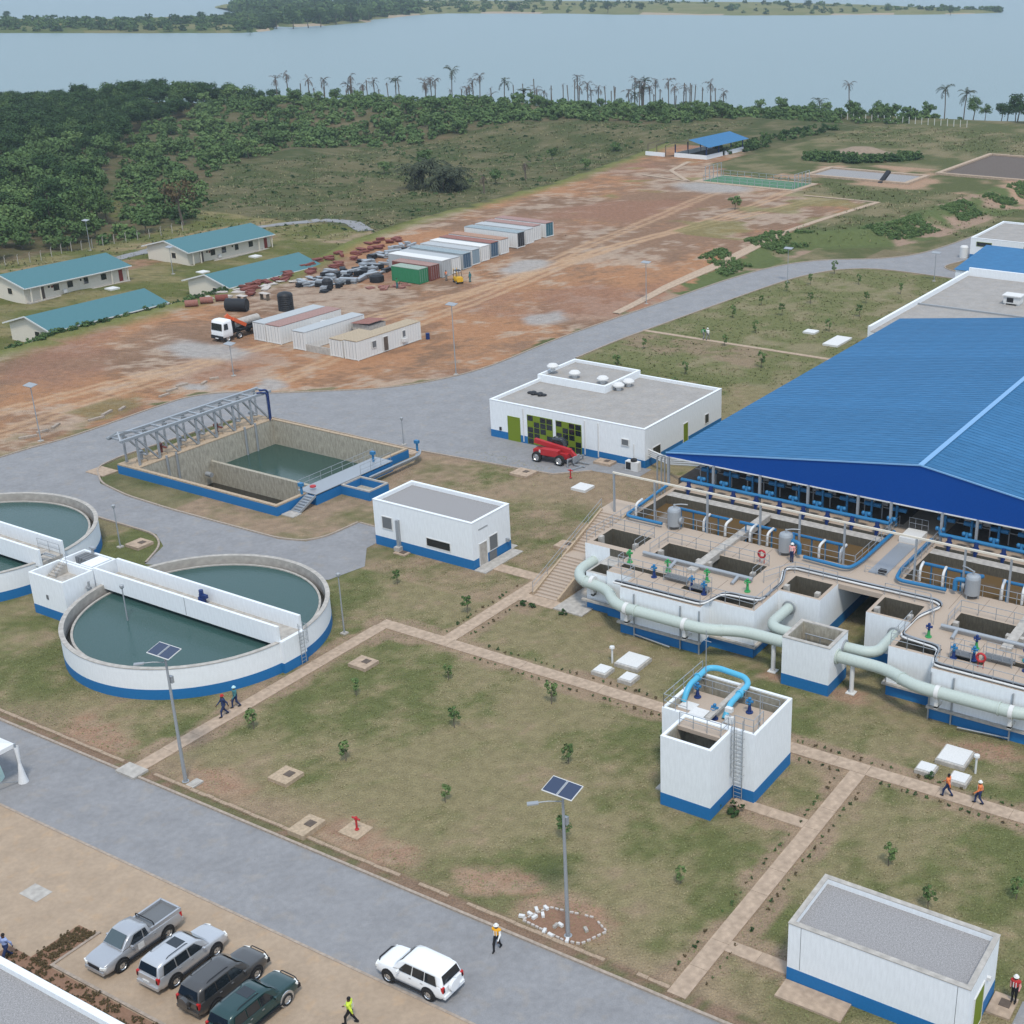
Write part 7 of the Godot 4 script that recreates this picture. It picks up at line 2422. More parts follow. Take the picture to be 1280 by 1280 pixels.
	for i in 90000:
		var px = rng.randf_range(-106, -6); var pv = rng.randf_range(49.6, 112)
		if not seen(V(px, 0, pv), 20): continue
		var k = na.get_noise_2d(px, pv) * 0.75 + nc.get_noise_2d(px, pv) * 0.45 + nb.get_noise_2d(px, pv) * 0.55
		if k > 0.22 and rng.randf() < 0.8: continue
		if blocked(px, pv): continue
		gp[0 if k < -0.12 + rng.randf() * 0.2 else 1].append(spot(px, 0.0, pv, rng.randf_range(0.4, 0.95)))
	multi("lawn_grass", gm, mt("bladegreen", Color(0.25, 0.265, 0.125), 1.0, {"two": true, "vc": true, "spec": 0.1}), gp[0], "short green grass on the plant lawns", "grass")
	multi("lawn_grass", gm, mt("bladedry", Color(0.38, 0.335, 0.20), 1.0, {"two": true, "vc": true, "spec": 0.1}), gp[1], "short dry grass on the plant lawns", "grass")
	rough_grass(gm)

func rough_grass(gm):
	# taller rough grass on the meadow, the far lawn and the gardens
	var pl = [[], []]
	for i in 26000:
		var px = rng.randf_range(-300, -186); var pv = rng.randf_range(110, 400)
		var s = rng.randf_range(2.5, 6.0)
		if i % 4 == 0:
			px = rng.randf_range(-172, -86); pv = rng.randf_range(225, 430)
		elif i % 4 == 1:
			px = rng.randf_range(-103, -68); pv = rng.randf_range(138, 224)
			s *= 0.45
		if not seen(V(px, 0, pv), 20) or wooded(px, pv) != 0: continue
		if px < -186 and px > yard_edge(pv) - 2: continue
		if px > -172 and px < -104 and (Geometry2D.is_point_in_polygon(Vector2(px, pv), yard) or px > bank_x(pv)): continue
		if px > -172 and px < -79 and pv > 300 and pv < 370: continue
		if px > -104 and pv < 260 and (px > bank_x(pv) - 1 and pv > 224 or absf(pv - 166.7) < 1.0): continue
		if Geometry2D.is_point_in_polygon(Vector2(px, pv), roadpoly) or Geometry2D.is_point_in_polygon(Vector2(px + 0.6, pv), roadpoly): continue
		if px < -176 and px > -222 and pv < 200: s *= 0.4
		var k = na.get_noise_2d(px, pv) + 0.5 * nb.get_noise_2d(px, pv)
		if k > 0.35: continue
		pl[0 if k + rng.randf_range(-0.2, 0.2) < 0.0 else 1].append(spot(px, height(px, pv), pv, s, s * 0.7))
	multi("rough_grass", gm, mt("roughgreen", Color(0.15, 0.175, 0.075), 1.0, {"two": true, "vc": true, "spec": 0.1}), pl[0], "rough green grass on the meadow beyond the yard", "grass")
	multi("rough_grass", gm, mt("roughdry", Color(0.25, 0.225, 0.125), 1.0, {"two": true, "vc": true, "spec": 0.1}), pl[1], "rough dry grass on the meadow beyond the yard", "grass")

func blocked(x, v) -> bool:
	for s in strips:
		if x > s[0] - 0.1 and x < s[1] + 0.1 and v > s[2] - 0.1 and v < s[3] + 0.1: return true
	if x > -88 and x < -71 and v > 76 and v < 93: return v > 86 or x < -81
	if v > 76 and v < 110 and x < -88: return true
	if v < 77 and v > 53 and Vector2(x + 83.8, v - 65.1).length() < 10.6: return true
	if x < -94 and v > 54: return true
	if x > -65.2 and v > 82.4: return true
	if x > -40.7 and x < -33.2 and v > 63.5 and v < 72.5: return true
	if x > -24.4 and x < -13.8 and v > 52.8 and v < 58: return true
	if x > -12.5 and v < 58: return true
	if x > -72.5 and x < -66 and v > 87 and v < 89: return true
	return false

# ---------------------------------------------------------------- street furniture and covers
func hatch(x0, x1, v0, v1, label, top = null, lid := true, group := "covers on the lawns", h := 0.28):
	var t = thing("manhole_slab", label, "manhole", V((x0 + x1) / 2, 0, (v0 + v1) / 2), group)
	var b = MB.new()
	b.box(x0, x1, -0.05, h, v0, v1)
	part(t, "slab", b, top if top else M.sandslab)
	if lid:
		b = MB.new()
		var cx = (x0 + x1) / 2 + (x1 - x0) * 0.08; var cv = (v0 + v1) / 2 + (v1 - v0) * 0.12
		b.box(cx - 0.3, cx + 0.3, h, h + 0.03, cv - 0.3, cv + 0.3)
		part(t, "lid", b, M.brown)
	return t

func white_cover(x0, x1, v0, v1, label):
	var t = thing("concrete_cover", label, "manhole", V((x0 + x1) / 2, 0, (v0 + v1) / 2), "white covers before the filters")
	var b = MB.new()
	b.box(x0, x1, -0.05, 0.3, v0, v1)
	part(t, "collar", b, M.concrete)
	b = MB.new()
	b.box(x0 + 0.12, x1 - 0.12, 0.3, 0.42, v0 + 0.12, v1 - 0.12)
	part(t, "lid", b, M.slab)

func hydrant(x, v, label):
	var t = thing("hydrant", label, "hydrant", V(x, 0.1, v), "red hydrants")
	var b = MB.new()
	b.lathe(V(x, 0.1, v), [Vector2(0.14, 0), Vector2(0.14, 0.06), Vector2(0.07, 0.1), Vector2(0.07, 0.75), Vector2(0.11, 0.78), Vector2(0.11, 0.95), Vector2(0, 1.02)], 12)
	part(t, "standpipe", b, M.red)
	b = MB.new()
	b.cyl(V(x - 0.32, 0.95, v), V(x + 0.32, 0.95, v), 0.06, 10)
	part(t, "outlet", b, M.red)

func solar_lamp(x, v, label, yaw):
	var t = thing("solar_lamp", label, "street lamp", V(x, 0, v), "solar street lamps")
	var b = MB.new()
	b.tube([V(x, -0.1, v), V(x, 5, v), V(x, 9.9, v)], [0.13, 0.1, 0.07], 12)
	part(t, "pole", b, M.galv)
	b = MB.new()
	b.lathe(V(x, 0, v), [Vector2(0.24, 0), Vector2(0.24, 0.04), Vector2(0.15, 0.06)], 12)
	part(t, "base_plate", b, M.galv)
	var B = Basis(Vector3.UP, yaw) * Basis(Vector3.RIGHT, 0.24)
	var o = V(x, 10.05, v)
	b = MB.new()
	b.ob(o, Vector3(2.02, 0.05, 1.18), B)
	var fr = part(t, "panel_frame", b, M.slab)
	for s in [-1, 1]:
		b = MB.new()
		b.ob(o + B * Vector3(s * 0.52, 0.03, 0), Vector3(0.9, 0.012, 1.08), B)
		var p = part(fr, "solar_panel", b, M.panel)
	b = MB.new()
	b.ob(o + B * Vector3(0, 0.045, 0), Vector3(0.08, 0.04, 1.1), B)
	b.cyl(o, V(x, 9.7, v), 0.05, 8)
	part(t, "panel_bracket", b, M.galv)
	b = MB.new()
	var a = V(x, 9.2, v)
	var d = B.x * -1.0
	d.y = 0
	d = d.normalized().rotated(Vector3.UP, 0.75)
	b.tube([a, a + d * 0.8 + Vector3.UP * 0.12, a + d * 1.35 + Vector3.UP * 0.12], 0.035, 8)
	part(t, "arm", b, M.galv)
	b = MB.new()
	var side = d.cross(Vector3.UP)
	b.ob(a + d * 1.65 + Vector3.UP * 0.1, Vector3(0.28, 0.09, 0.62), Basis(side, Vector3.UP, side.cross(Vector3.UP)))
	part(t, "lamp_head", b, M.steel)
	b = MB.new()
	b.box(x - 0.16, x + 0.16, 7.6, 8.1, v + 0.08, v + 0.28)
	part(t, "battery_box", b, M.steel)

func lamp_post(x, v, h, label, flat := false):
	var y = height(x, v)
	var t = thing("lamp_post", label, "lamp post", V(x, y, v), "small lamp posts")
	var b = MB.new()
	b.tube([V(x, y - 0.1, v), V(x, y + h, v)], [0.07, 0.045], 8)
	part(t, "pole", b, M.galv)
	b = MB.new()
	if flat: b.ob(V(x, y + h + 0.05, v), Vector3(1.5, 0.06, 0.9), Basis(Vector3.RIGHT, 0.2))
	else:
		b.lathe(V(x, y + h, v), [Vector2(0.07, 0), Vector2(0.16, 0.1), Vector2(0.18, 0.3), Vector2(0.08, 0.38), Vector2(0, 0.4)], 10)
	part(t, "lamp_head", b, M.steel)
	b = MB.new()
	b.box(x - 0.25, x + 0.25, y - 0.1, y + 0.12, v - 0.25, v + 0.25)
	part(t, "footing", b, M.concrete)

func make_small():
	hatch(-63.3, -61.6, 52.6, 54.3, "pale sand slab with a dark lid in the lawn near the saplings")
	hatch(-57.7, -56.3, 48.9, 50.9, "tan slab with dark lid beside the front road kerb", M.sandslab, true, "covers on the lawns", 0.35)
	hatch(-55.0, -53.35, 50.6, 52.1, "sand slab carrying the red hydrant near the front road", M.sandslab, false, "covers on the lawns", 0.1)
	hydrant(-54.1, 51.4, "red hydrant on a sand slab near the front road")
	hatch(-69.75, -67.95, 67.2, 68.8, "small tan slab with dark lid in the middle of the big lawn", M.path, true)
	hatch(-104.2, -102.4, 73.9, 75.7, "tan slab in the grass corner beside the round tanks", M.path, true)
	hatch(-84.4, -82.1, 107.6, 109.6, "wide tan slab beside the plaza edge near the workshop", M.path, true)
	hatch(-76.2, -74.4, 107.4, 109.2, "pale grey slab on the dry grass below the workshop", M.slab, false)
	hatch(-69.1, -67.2, 94.2, 95.8, "tan slab with dark lid on the slope beside the stair", M.path, true)
	hatch(-78.6, -76.4, 115.2, 116.6, "tan slab against the blue base of the workshop", M.path, true)
	hatch(-81.3, -79.9, 85.5, 86.35, "small slab under the duct of the control building", M.path, true, "covers on the lawns", 0.12)
	hatch(-124.4, -121.6, 85.0, 87.0, "long tan slab at the corner of the sunken basin", M.path, false, "covers on the lawns", 0.1)
	hatch(-100.2, -97.6, 107.0, 108.3, "tan slab behind the sunken basin at the plaza", M.path, false, "covers on the lawns", 0.1)
	hydrant(-78.1, 110.1, "red hydrant beside the grey steel beams near the workshop")
	white_cover(-51.6, -49.4, 77.8, 80.0, "large white cover before the stair side filter block")
	white_cover(-52.45, -51.1, 75.8, 77.15, "small white cover on the stair side of the three covers")
	white_cover(-50.0, -48.75, 75.8, 77.15, "small white cover between footpath and large cover")
	white_cover(-24.7, -22.55, 77.5, 79.8, "large white cover near the two workers on the footpath")
	white_cover(-25.5, -24.15, 75.6, 76.85, "small white cover at the footpath beside the large one")
	white_cover(-23.1, -21.75, 75.5, 76.85, "small white cover behind the two workers")
	for q in [[-52.0, 78.2, "white vent pipe beside the covers on the stair side"], [-21.8, 77.7, "white vent pipe beside the covers near the workers"]]:
		var t = thing("vent_pipe", q[2], "vent", V(q[0], 0, q[1]), "vent pipes by the covers")
		var b = MB.new()
		b.cyl(V(q[0], 0, q[1]), V(q[0], 1.35, q[1]), 0.08, 8)
		part(t, "pipe", b, M.slab)
		b = MB.new()
		b.lathe(V(q[0], 1.3, q[1]), [Vector2(0.08, 0), Vector2(0.22, 0.05), Vector2(0.2, 0.2), Vector2(0, 0.26)], 10)
		part(t, "cowl", b, M.slab)
	# slab bridge over the gutter, slabs by the front building
	hatch(-73.1, -71.2, 48.1, 49.3, "concrete slab bridging the gutter where the tank footpath meets the road", M.concrete, false, "concrete slabs", 0.17)
	hatch(-24.2, -20.3, 51.5, 52.95, "long tan ramp slab against the long white building", M.path, false, "concrete slabs", 0.14)
	hatch(-13.9, -12.6, 56.1, 57.8, "tan landing slab with dark lid beside the long white building", M.path, true, "concrete slabs", 0.14)
	hatch(-12.3, -11.0, 54.6, 56.0, "pale step slab by the green door", M.concrete, false, "concrete slabs", 0.1)
	solar_lamp(-68.05, 49.75, "tall solar street lamp on bare soil beside the tank footpath", 0.02)
	solar_lamp(-36.66, 49.95, "tall solar street lamp rising from a brick edged soil patch", -0.02)
	var b = MB.new()
	b.box(-67.6, -66.9, -0.05, 0.12, 49.35, 50.3)
	b.box(-67.45, -67.05, 0.12, 0.14, 49.5, 50.1)
	solo("cable_pit", b, M.concrete, "small concrete cable pit at the foot of a solar lamp", "cable pit")
	# brick edged patch with loose bricks
	var patch = MB.new()
	var ring = p2([[-39.7, 49.7], [-39.0, 51.4], [-36.2, 51.95], [-34.9, 51.3], [-35.6, 49.7], [-36.6, 49.45]])
	patch.flat(PackedVector2Array(ring), 0.03)
	struct("soil_patch", patch, M.soil)
	for i in ring.size():
		var a = ring[i]; var e = ring[(i + 1) % ring.size()]
		var m = int(a.distance_to(e) / 0.3)
		for k in m:
			if rng.randf() < 0.15: continue
			var q = a.lerp(e, (k + 0.5) / m)
			var d = (e - a).normalized()
			b = MB.new()
			b.ob(Vector3(q.x, 0.06, -q.y), Vector3(0.22, 0.12, 0.11), Basis(Vector3.UP, atan2(d.y, d.x) + rng.randf_range(-0.2, 0.2)))
			solo("edging_brick", b, M.brick, "pale brick in the edging round the solar lamp's soil patch", "brick", "bricks round the soil patch")
	for q in [[-39.9, 49.9], [-39.6, 50.3], [-39.2, 50.2], [-39.5, 50.8], [-38.9, 50.6], [-37.7, 50.2], [-37.5, 50.4], [-38.0, 49.5], [-37.5, 49.4], [-36.4, 49.5], [-39.1, 51.2], [-36.0, 50.8]]:
		b = MB.new()
		b.ob(V(q[0], 0.12, q[1]), Vector3(0.36, 0.17, 0.18), Basis(Vector3.UP, rng.randf() * TAU))
		solo("concrete_block", b, M.concrete if rng.randf() < 0.5 else M.slab, "loose pale concrete block on the solar lamp's soil patch", "block", "loose blocks on the soil patch")
	lamp_post(-87.9, 61.4, 4.8, "slim lamp post on the lawn before the white chamber")
	lamp_post(-73.9, 71.2, 5.2, "slim lamp post where the tank footpath turns")
	lamp_post(-104.5, 73.6, 4.0, "slim lamp post in the grass corner beside the round tanks")
	lamp_post(-100.7, 109.2, 3.0, "short lamp post behind the sunken basin")
	lamp_post(-113.4, 134.2, 9.6, "tall pole with a flat solar panel at the bend of the main road", true)
	lamp_post(-137.4, 89, 6.7, "tall pole with square panel beside the perimeter road", true)
	lamp_post(-138.4, 118.6, 4.4, "slim pole before the lorry at the yard entrance", true)
	lamp_post(-112.3, 181, 6.8, "slim pole on the bank side of the main road", true)
	lamp_post(-99.6, 207, 5.9, "slim pole at the curve of the main road", true)
	lamp_post(-78, 221, 5.0, "slim pole where the road passes the annex", true)
	lamp_post(-204.5, 164.5, 5.0, "slim pole between the two teal roofed bungalows", true)
	lamp_post(-238.0, 172.5, 6.0, "slim pole at the edge of the dark wood", true)
	# hatch on the plaza floor
	b = MB.new()
	b.box(-67.2, -65.6, 0.016, 0.035, 36.6, 37.7)
	solo("plaza_plate", b, M.concrete, "worn pale plate in the floor of the parking yard", "plate")
	# far shed, court and basins
	var gy = 2.2
	var t = thing("far_shed", "open sided shed with blue roof and white half walls beyond the yard", "shed", V(-183, gy, 328))
	b = MB.new()
	for s in [-1, 1]:
		var xe = -183 + s * 6.2
		var A = V(xe, gy + 3.3, 317); var B = V(-183, gy + 4.9, 317); var C = V(-183, gy + 4.9, 340); var E = V(xe, gy + 3.3, 340)
		if s < 0: b.quad(A, B, C, E)
		else: b.quad(B, A, E, C)
	part(t, "roof", b, M.roofblue)
	for q in [[-188, -178, 318, 318.3], [-188, -187.7, 318.3, 339], [-178.3, -178, 318.3, 327], [-178.3, -178, 328.5, 339]]:
		b = MB.new()
		b.box(q[0], q[1], gy - 0.3, gy + 1.1, q[2], q[3])
		part(t, "half_wall", b, M.white)
	for v in [318.2, 325, 332, 338.8]:
		for x in [-187.8, -178.2]:
			b = MB.new()
			b.beam(V(x, gy, v), V(x, gy + 3.3, v), 0.25, 0.25)
			part(t, "post", b, M.navy)
	b = MB.new()
	b.box(-187.5, -178.5, gy - 0.3, gy + 0.1, 318.4, 338.8)
	part(t, "floor", b, M.brown)
	t = thing("bare_frame", "small unroofed frame with white half wall beside the far blue shed", "shed", V(-192, gy, 318))
	b = MB.new()
	b.box(-196.5, -190.5, gy - 2.0, gy + 1.0, 317, 317.3)
	part(t, "half_wall", b, M.white)
	for x in [-196.3, -193.5, -190.7]:
		b = MB.new()
		b.beam(V(x, gy - 1.5, 318), V(x, gy + 2.8, 318), 0.15, 0.15)
		b.beam(V(x, gy + 2.8, 318), V(x, gy + 3.2, 324), 0.12, 0.12)
		part(t, "post", b, M.brown)
	t = thing("sports_court", "small green sports court with pale kerb and mesh fence posts", "sports court", V(-149, gy, 290))
	b = MB.new()
	b.box(-162.5, -135.2, gy - 0.5, gy + 0.12, 283.4, 296.2)
	part(t, "kerb_slab", b, M.path)
	b = MB.new()
	b.box(-160.5, -136.5, gy + 0.12, gy + 0.16, 285, 295)
	part(t, "playing_field", b, mt("court", Color(0.075, 0.19, 0.10), 0.9, {"tex": "blotch", "size": 5.0}))
	for e in [[-160.4, -136.6, 285.0], [-160.4, -136.6, 295.0]]:
		for k in 13:
			b = MB.new()
			var x = lerpf(e[0], e[1], k / 12.0)
			b.beam(V(x, gy, e[2]), V(x, gy + 1.5, e[2]), 0.09, 0.09)
			part(t, "fence_post", b, M.galv)
		for y in [0.75, 1.5]:
			b = MB.new()
			b.cyl(V(e[0], gy + y, e[2]), V(e[1], gy + y, e[2]), 0.04, 5)
			part(t, "fence_rail", b, M.galv)
	for x in [-160.4, -136.6]:
		for k in 5:
			b = MB.new()
			b.beam(V(x, gy, 286 + 2 * k), V(x, gy + 3.4, 286 + 2 * k), 0.14, 0.14)
			part(t, "end_post", b, M.galv)
		for y in [1.7, 3.4]:
			b = MB.new()
			b.cyl(V(x, gy + y, 286), V(x, gy + y, 294), 0.05, 5)
			part(t, "end_rail", b, M.galv)
	for q in [[-143.0, -117.0, 306.5, 320.5, 2.2, M.gravel, "long pale gravel basin with concrete rim beyond the sports court"], [-116.0, -80.0, 326, 367, 2.25, M.brown, "wide dark drying basin with pale concrete rim"]]:
		t = thing("drying_basin", q[6], "basin", V((q[0] + q[1]) / 2, q[4], (q[2] + q[3]) / 2), "far drying basins")
		b = MB.new()
		b.box(q[0], q[1], q[4] - 2, q[4] + 0.12, q[2], q[3])
		part(t, "bed", b, q[5])
		for w in [[q[0] - 0.6, q[1] + 0.6, q[2] - 0.6, q[2] + 0.5], [q[0] - 0.6, q[1] + 0.6, q[3] - 0.5, q[3] + 0.6], [q[0] - 0.6, q[0] + 0.6, q[2] + 0.5, q[3] - 0.5], [q[1] - 0.6, q[1] + 0.6, q[2] + 0.5, q[3] - 0.5]]:
			b = MB.new()
			b.box(w[0], w[1], q[4] - 2, q[4] + 0.5, w[2], w[3])
			part(t, "rim", b, M.path)
	b = MB.new()
	b.beam(V(-123.5, 1.5, 305), V(-122.5, 4.6, 309), 1.1, 0.6)
	solo("dark_slab", b, M.black, "dark slab leaning on the rim of the gravel basin", "slab")
	b = MB.new()
	b.box(-172, -146, -3.4, -2.2, 430, 434)
	b.box(-160, -150, -3.4, -2.2, 434, 455)
	solo("beach_pavement", b, M.concrete, "pale paved landing between the two green palms and the meadow", "paving")
	for i in 22:
		var x = lerpf(-198, -150, i / 21.0)
		b = MB.new()
		var y = height(x, 446)
		b.beam(V(x, y - 0.2, 446), V(x, y + 2.2, 446), 0.16, 0.16)
		solo("shore_fence_post", b, M.slab, "pale post of the fence line before the lake shore scrub", "fence post", "fence posts at the shore")
	for q in [[-82.7, -80.8, 177.7, 179.5, "small pale slab on the sloping lawn beside the hall"], [-77.3, -74.9, 173, 178.3, "large pale slab on the sloping lawn beside the hall"]]:
		hatch(q[0], q[1], q[2], q[3], q[4], M.slab, false)

# ---------------------------------------------------------------- people
func body_field(bones: Array, cell := 0.03):
	# tapered capsules blended, meshed as surface nets; returns [verts, normals, tris, bone of each vertex]
	var lo = Vector3(9, 9, 9); var hi = -lo
	for q in bones:
		for e in [q[0], q[1]]:
			lo = lo.min(e); hi = hi.max(e)
	lo -= Vector3.ONE * 0.26; hi += Vector3.ONE * 0.26
	var nx = int((hi.x - lo.x) / cell) + 2; var ny = int((hi.y - lo.y) / cell) + 2; var nz = int((hi.z - lo.z) / cell) + 2
	var f := PackedFloat32Array()
	f.resize(nx * ny * nz)
	var kk = 42.0
	for q in bones:
		var a: Vector3 = q[0]; var b: Vector3 = q[1]; var ra = q[2]; var rb = q[3]
		var rm = maxf(ra, rb) + 0.09
		var m0 = ((a.min(b) - Vector3.ONE * rm - lo) / cell).floor(); var m1 = ((a.max(b) + Vector3.ONE * rm - lo) / cell).ceil()
		var ab = b - a
		var ll = maxf(ab.length_squared(), 1e-6)
		for z in range(maxi(0, int(m0.z)), mini(nz, int(m1.z) + 1)):
			for y in range(maxi(0, int(m0.y)), mini(ny, int(m1.y) + 1)):
				for x in range(maxi(0, int(m0.x)), mini(nx, int(m1.x) + 1)):
					var p = lo + Vector3(x, y, z) * cell
					var t = clampf((p - a).dot(ab) / ll, 0, 1)
					f[(z * ny + y) * nx + x] += exp(-kk * (p.distance_to(a + ab * t) - lerpf(ra, rb, t)))
	var vid = {}
	var P = []
	var N = []
	var own = []
	var corner = [0, 1, nx, nx + 1, nx * ny, nx * ny + 1, nx * ny + nx, nx * ny + nx + 1]
	for z in nz - 1:
		for y in ny - 1:
			for x in nx - 1:
				var i = (z * ny + y) * nx + x
				var m = 0
				for c in 8:
					if f[i + corner[c]] > 1.0: m += 1
				if m == 0 or m == 8: continue
				var s = Vector3.ZERO
				var n = 0
				for e in [[0, 1], [2, 3], [4, 5], [6, 7], [0, 2], [1, 3], [4, 6], [5, 7], [0, 4], [1, 5], [2, 6], [3, 7]]:
					var f0 = f[i + corner[e[0]]]; var f1 = f[i + corner[e[1]]]
					if (f0 > 1.0) == (f1 > 1.0): continue
					var g0 = -log(maxf(f0, 1e-6)); var g1 = -log(maxf(f1, 1e-6))
					var t = g0 / (g0 - g1)
					var c0 = Vector3(e[0] & 1, (e[0] >> 1) & 1, e[0] >> 2); var c1 = Vector3(e[1] & 1, (e[1] >> 1) & 1, e[1] >> 2)
					s += c0.lerp(c1, t)
					n += 1
				var p = lo + (Vector3(x, y, z) + s / n) * cell
				vid[i] = P.size()
				P.append(p)
				var gr = Vector3.ZERO
				for c in 8:
					var w = -log(maxf(f[i + corner[c]], 1e-6))
					gr += Vector3((c & 1) * 2 - 1, ((c >> 1) & 1) * 2 - 1, (c >> 2) * 2 - 1) * w
				N.append(gr.normalized())
				var best = 1e9; var bi = 0
				for q in bones.size():
					var bq = bones[q]
					var ab = bq[1] - bq[0]
					var t = clampf((p - bq[0]).dot(ab) / maxf(ab.length_squared(), 1e-6), 0, 1)
					var d = p.distance_to(bq[0] + ab * t) - lerpf(bq[2], bq[3], t)
					if d < best:
						best = d; bi = q
				own.append(bi)
	var tris = []
	for z in range(1, nz - 1):
		for y in range(1, ny - 1):
			for x in range(1, nx - 1):
				var i = (z * ny + y) * nx + x
				var inn = f[i] > 1.0
				for ax in 3:
					var di = [1, nx, nx * ny][ax]
					if (f[i + di] > 1.0) == inn: continue
					var u = [nx, nx * ny, 1][ax]; var w = [nx * ny, 1, nx][ax]
					var q = [i - u - w, i - w, i, i - u]
					if not (vid.has(q[0]) and vid.has(q[1]) and vid.has(q[2]) and vid.has(q[3])): continue
					var a = vid[q[0]]; var b = vid[q[1]]; var c = vid[q[2]]; var d = vid[q[3]]
					if inn: tris.append_array([[a, b, c], [a, c, d]])
					else: tris.append_array([[a, c, b], [a, d, c]])
	return [P, N, tris, own]

func pose(kind: int) -> Array:
	# joints for standing (0), walking (1), walking with other leg (2), leaning on a rail or working (3)
	var sw = [0.04, 0.30, -0.26, 0.06][kind]
	var arm = [0.05, -0.24, 0.22, 0.30][kind]
	var B = []
	B.append([Vector3(0, 0.95, 0), Vector3(0, 1.12, 0.0), 0.145, 0.125])            # 0 pelvis
	B.append([Vector3(0, 1.12, 0), Vector3(0, 1.36, 0.01), 0.13, 0.145])            # 1 chest
	for s in [-1, 1]: B.append([Vector3(s * 0.05, 1.38, 0), Vector3(s * 0.19, 1.42, 0), 0.10, 0.07])  # 2,3 shoulders
	B.append([Vector3(0, 1.42, 0), Vector3(0, 1.56, 0.02), 0.055, 0.05])           # 4 neck
	B.append([Vector3(0, 1.62, 0.02), Vector3(0, 1.70, 0.01), 0.078, 0.092])       # 5 head
	for s in [-1, 1]:
		var a = arm * s
		var el = Vector3(s * 0.26, 1.15, a * 0.6 - 0.03); var wr = Vector3(s * 0.25, 0.93, a * 1.3 + 0.08)
		if kind == 3: el = Vector3(s * 0.27, 1.18, 0.08); wr = Vector3(s * 0.2, 1.08, 0.32)
		B.append([Vector3(s * 0.20, 1.41, 0), el, 0.055, 0.045])                     # 6,8 upper arm
		B.append([el, wr, 0.043, 0.032])                                             # 7,9 fore arm
	for s in [-1, 1]:
		var k = sw * s
		var kn = Vector3(s * 0.10, 0.52, maxf(k * 0.75, k * 0.2) + 0.03); var an = Vector3(s * 0.10, 0.09 + maxf(0.0, -k) * 0.2, k)
		B.append([Vector3(s * 0.09, 0.93, 0), kn, 0.088, 0.06])                      # 10,13 thigh
		B.append([kn, an, 0.058, 0.04])                                              # 11,14 calf
		B.append([an + Vector3(0, -0.04, -0.03), an + Vector3(0, -0.05, 0.16), 0.045, 0.035])  # 12,15 foot
	return B

var poses := {}
func pose_meshes(k: int) -> Dictionary:
	if poses.has(k): return poses[k]
	var bones = pose(k)
	var r = body_field(bones)
	var out = {}
	for spec in [["body", range(16), 0.0], ["trousers", [0, 10, 11, 13, 14], 0.014], ["shirt", [1, 2, 3, 6, 7, 8, 9], 0.012], ["vest", [1, 2, 3], 0.024], ["boot", [12, 15], 0.012]]:
		var b = MB.new()
		for t in r[2]:
			var hit = 0
			for e in t:
				if r[3][e] in spec[1]: hit += 1
			if hit < 2 and spec[0] != "body": continue
			if spec[0] == "body" and hit < 3: continue
			var q = []
			for e in t: q.append(r[0][e] + r[1][e] * spec[2])
			var m = (q[1] - q[0]).cross(q[2] - q[0])
			if m.dot(r[1][t[0]]) >= 0: b.t3(q[0], q[1], q[2], r[1][t[0]], r[1][t[1]], r[1][t[2]])
			else: b.t3(q[0], q[2], q[1], r[1][t[0]], r[1][t[2]], r[1][t[1]])
		if spec[0] == "body":
			for w in [bones[7], bones[9]]:
				var d: Vector3 = (w[1] - w[0]).normalized()
				var side = d.cross(Vector3.FORWARD).normalized()
				b.tube([w[1], w[1] + d * 0.05, w[1] + d * 0.09], [0.03, 0.036, 0.034], 8)
				for i in 4:
					var o = w[1] + d * 0.09 + side.cross(d) * (i - 1.5) * 0.019
					var l = [0.065, 0.078, 0.072, 0.056][i]
					b.tube([o, o + d * l * 0.55, o + d * l * 0.95 + Vector3(0, 0, 0.018)], [0.010, 0.009, 0.007], 5)
				var th = w[1] + d * 0.045 + side.cross(d) * 0.035
				b.tube([th, th + (d * 0.6 + side.cross(d) * 0.8) * 0.035, th + (d + side.cross(d) * 0.5) * 0.055], [0.012, 0.010, 0.008], 5)
			b.ball(Vector3(0, 1.64, 0.105), Vector3(0.016, 0.022, 0.02), 6, 4)
			for s in [-1, 1]: b.ball(Vector3(s * 0.09, 1.65, 0.0), Vector3(0.014, 0.03, 0.02), 6, 4)
		out[spec[0]] = b.mesh()
	var b = MB.new()
	b.lathe(Vector3(0, 1.70, 0.01), [Vector2(0.155, -0.015), Vector2(0.155, 0.0), Vector2(0.118, 0.012), Vector2(0.112, 0.06), Vector2(0.08, 0.105), Vector2(0.0, 0.125)], 16)
	out["helmet"] = b.mesh()
	b = MB.new()
	b.ball(Vector3(0, 1.70, -0.005), Vector3(0.105, 0.10, 0.108), 10, 6)
	out["hair"] = b.mesh()
	b = MB.new()
	for s in [-1, 1]: b.ball(Vector3(s * 0.032, 1.668, 0.092), Vector3(0.012, 0.009, 0.01), 6, 4)
	b.ob(Vector3(0, 1.598, 0.092), Vector3(0.045, 0.01, 0.012))
	out["face"] = b.mesh()
	b = MB.new()
	for s in [-0.07, 0.07]:
		b.ob(Vector3(s, 1.25, 0.178), Vector3(0.045, 0.34, 0.012))
		b.ob(Vector3(s, 1.25, -0.172), Vector3(0.045, 0.34, 0.012))
	out["reflective_strip"] = b.mesh()
	poses[k] = out
	return out

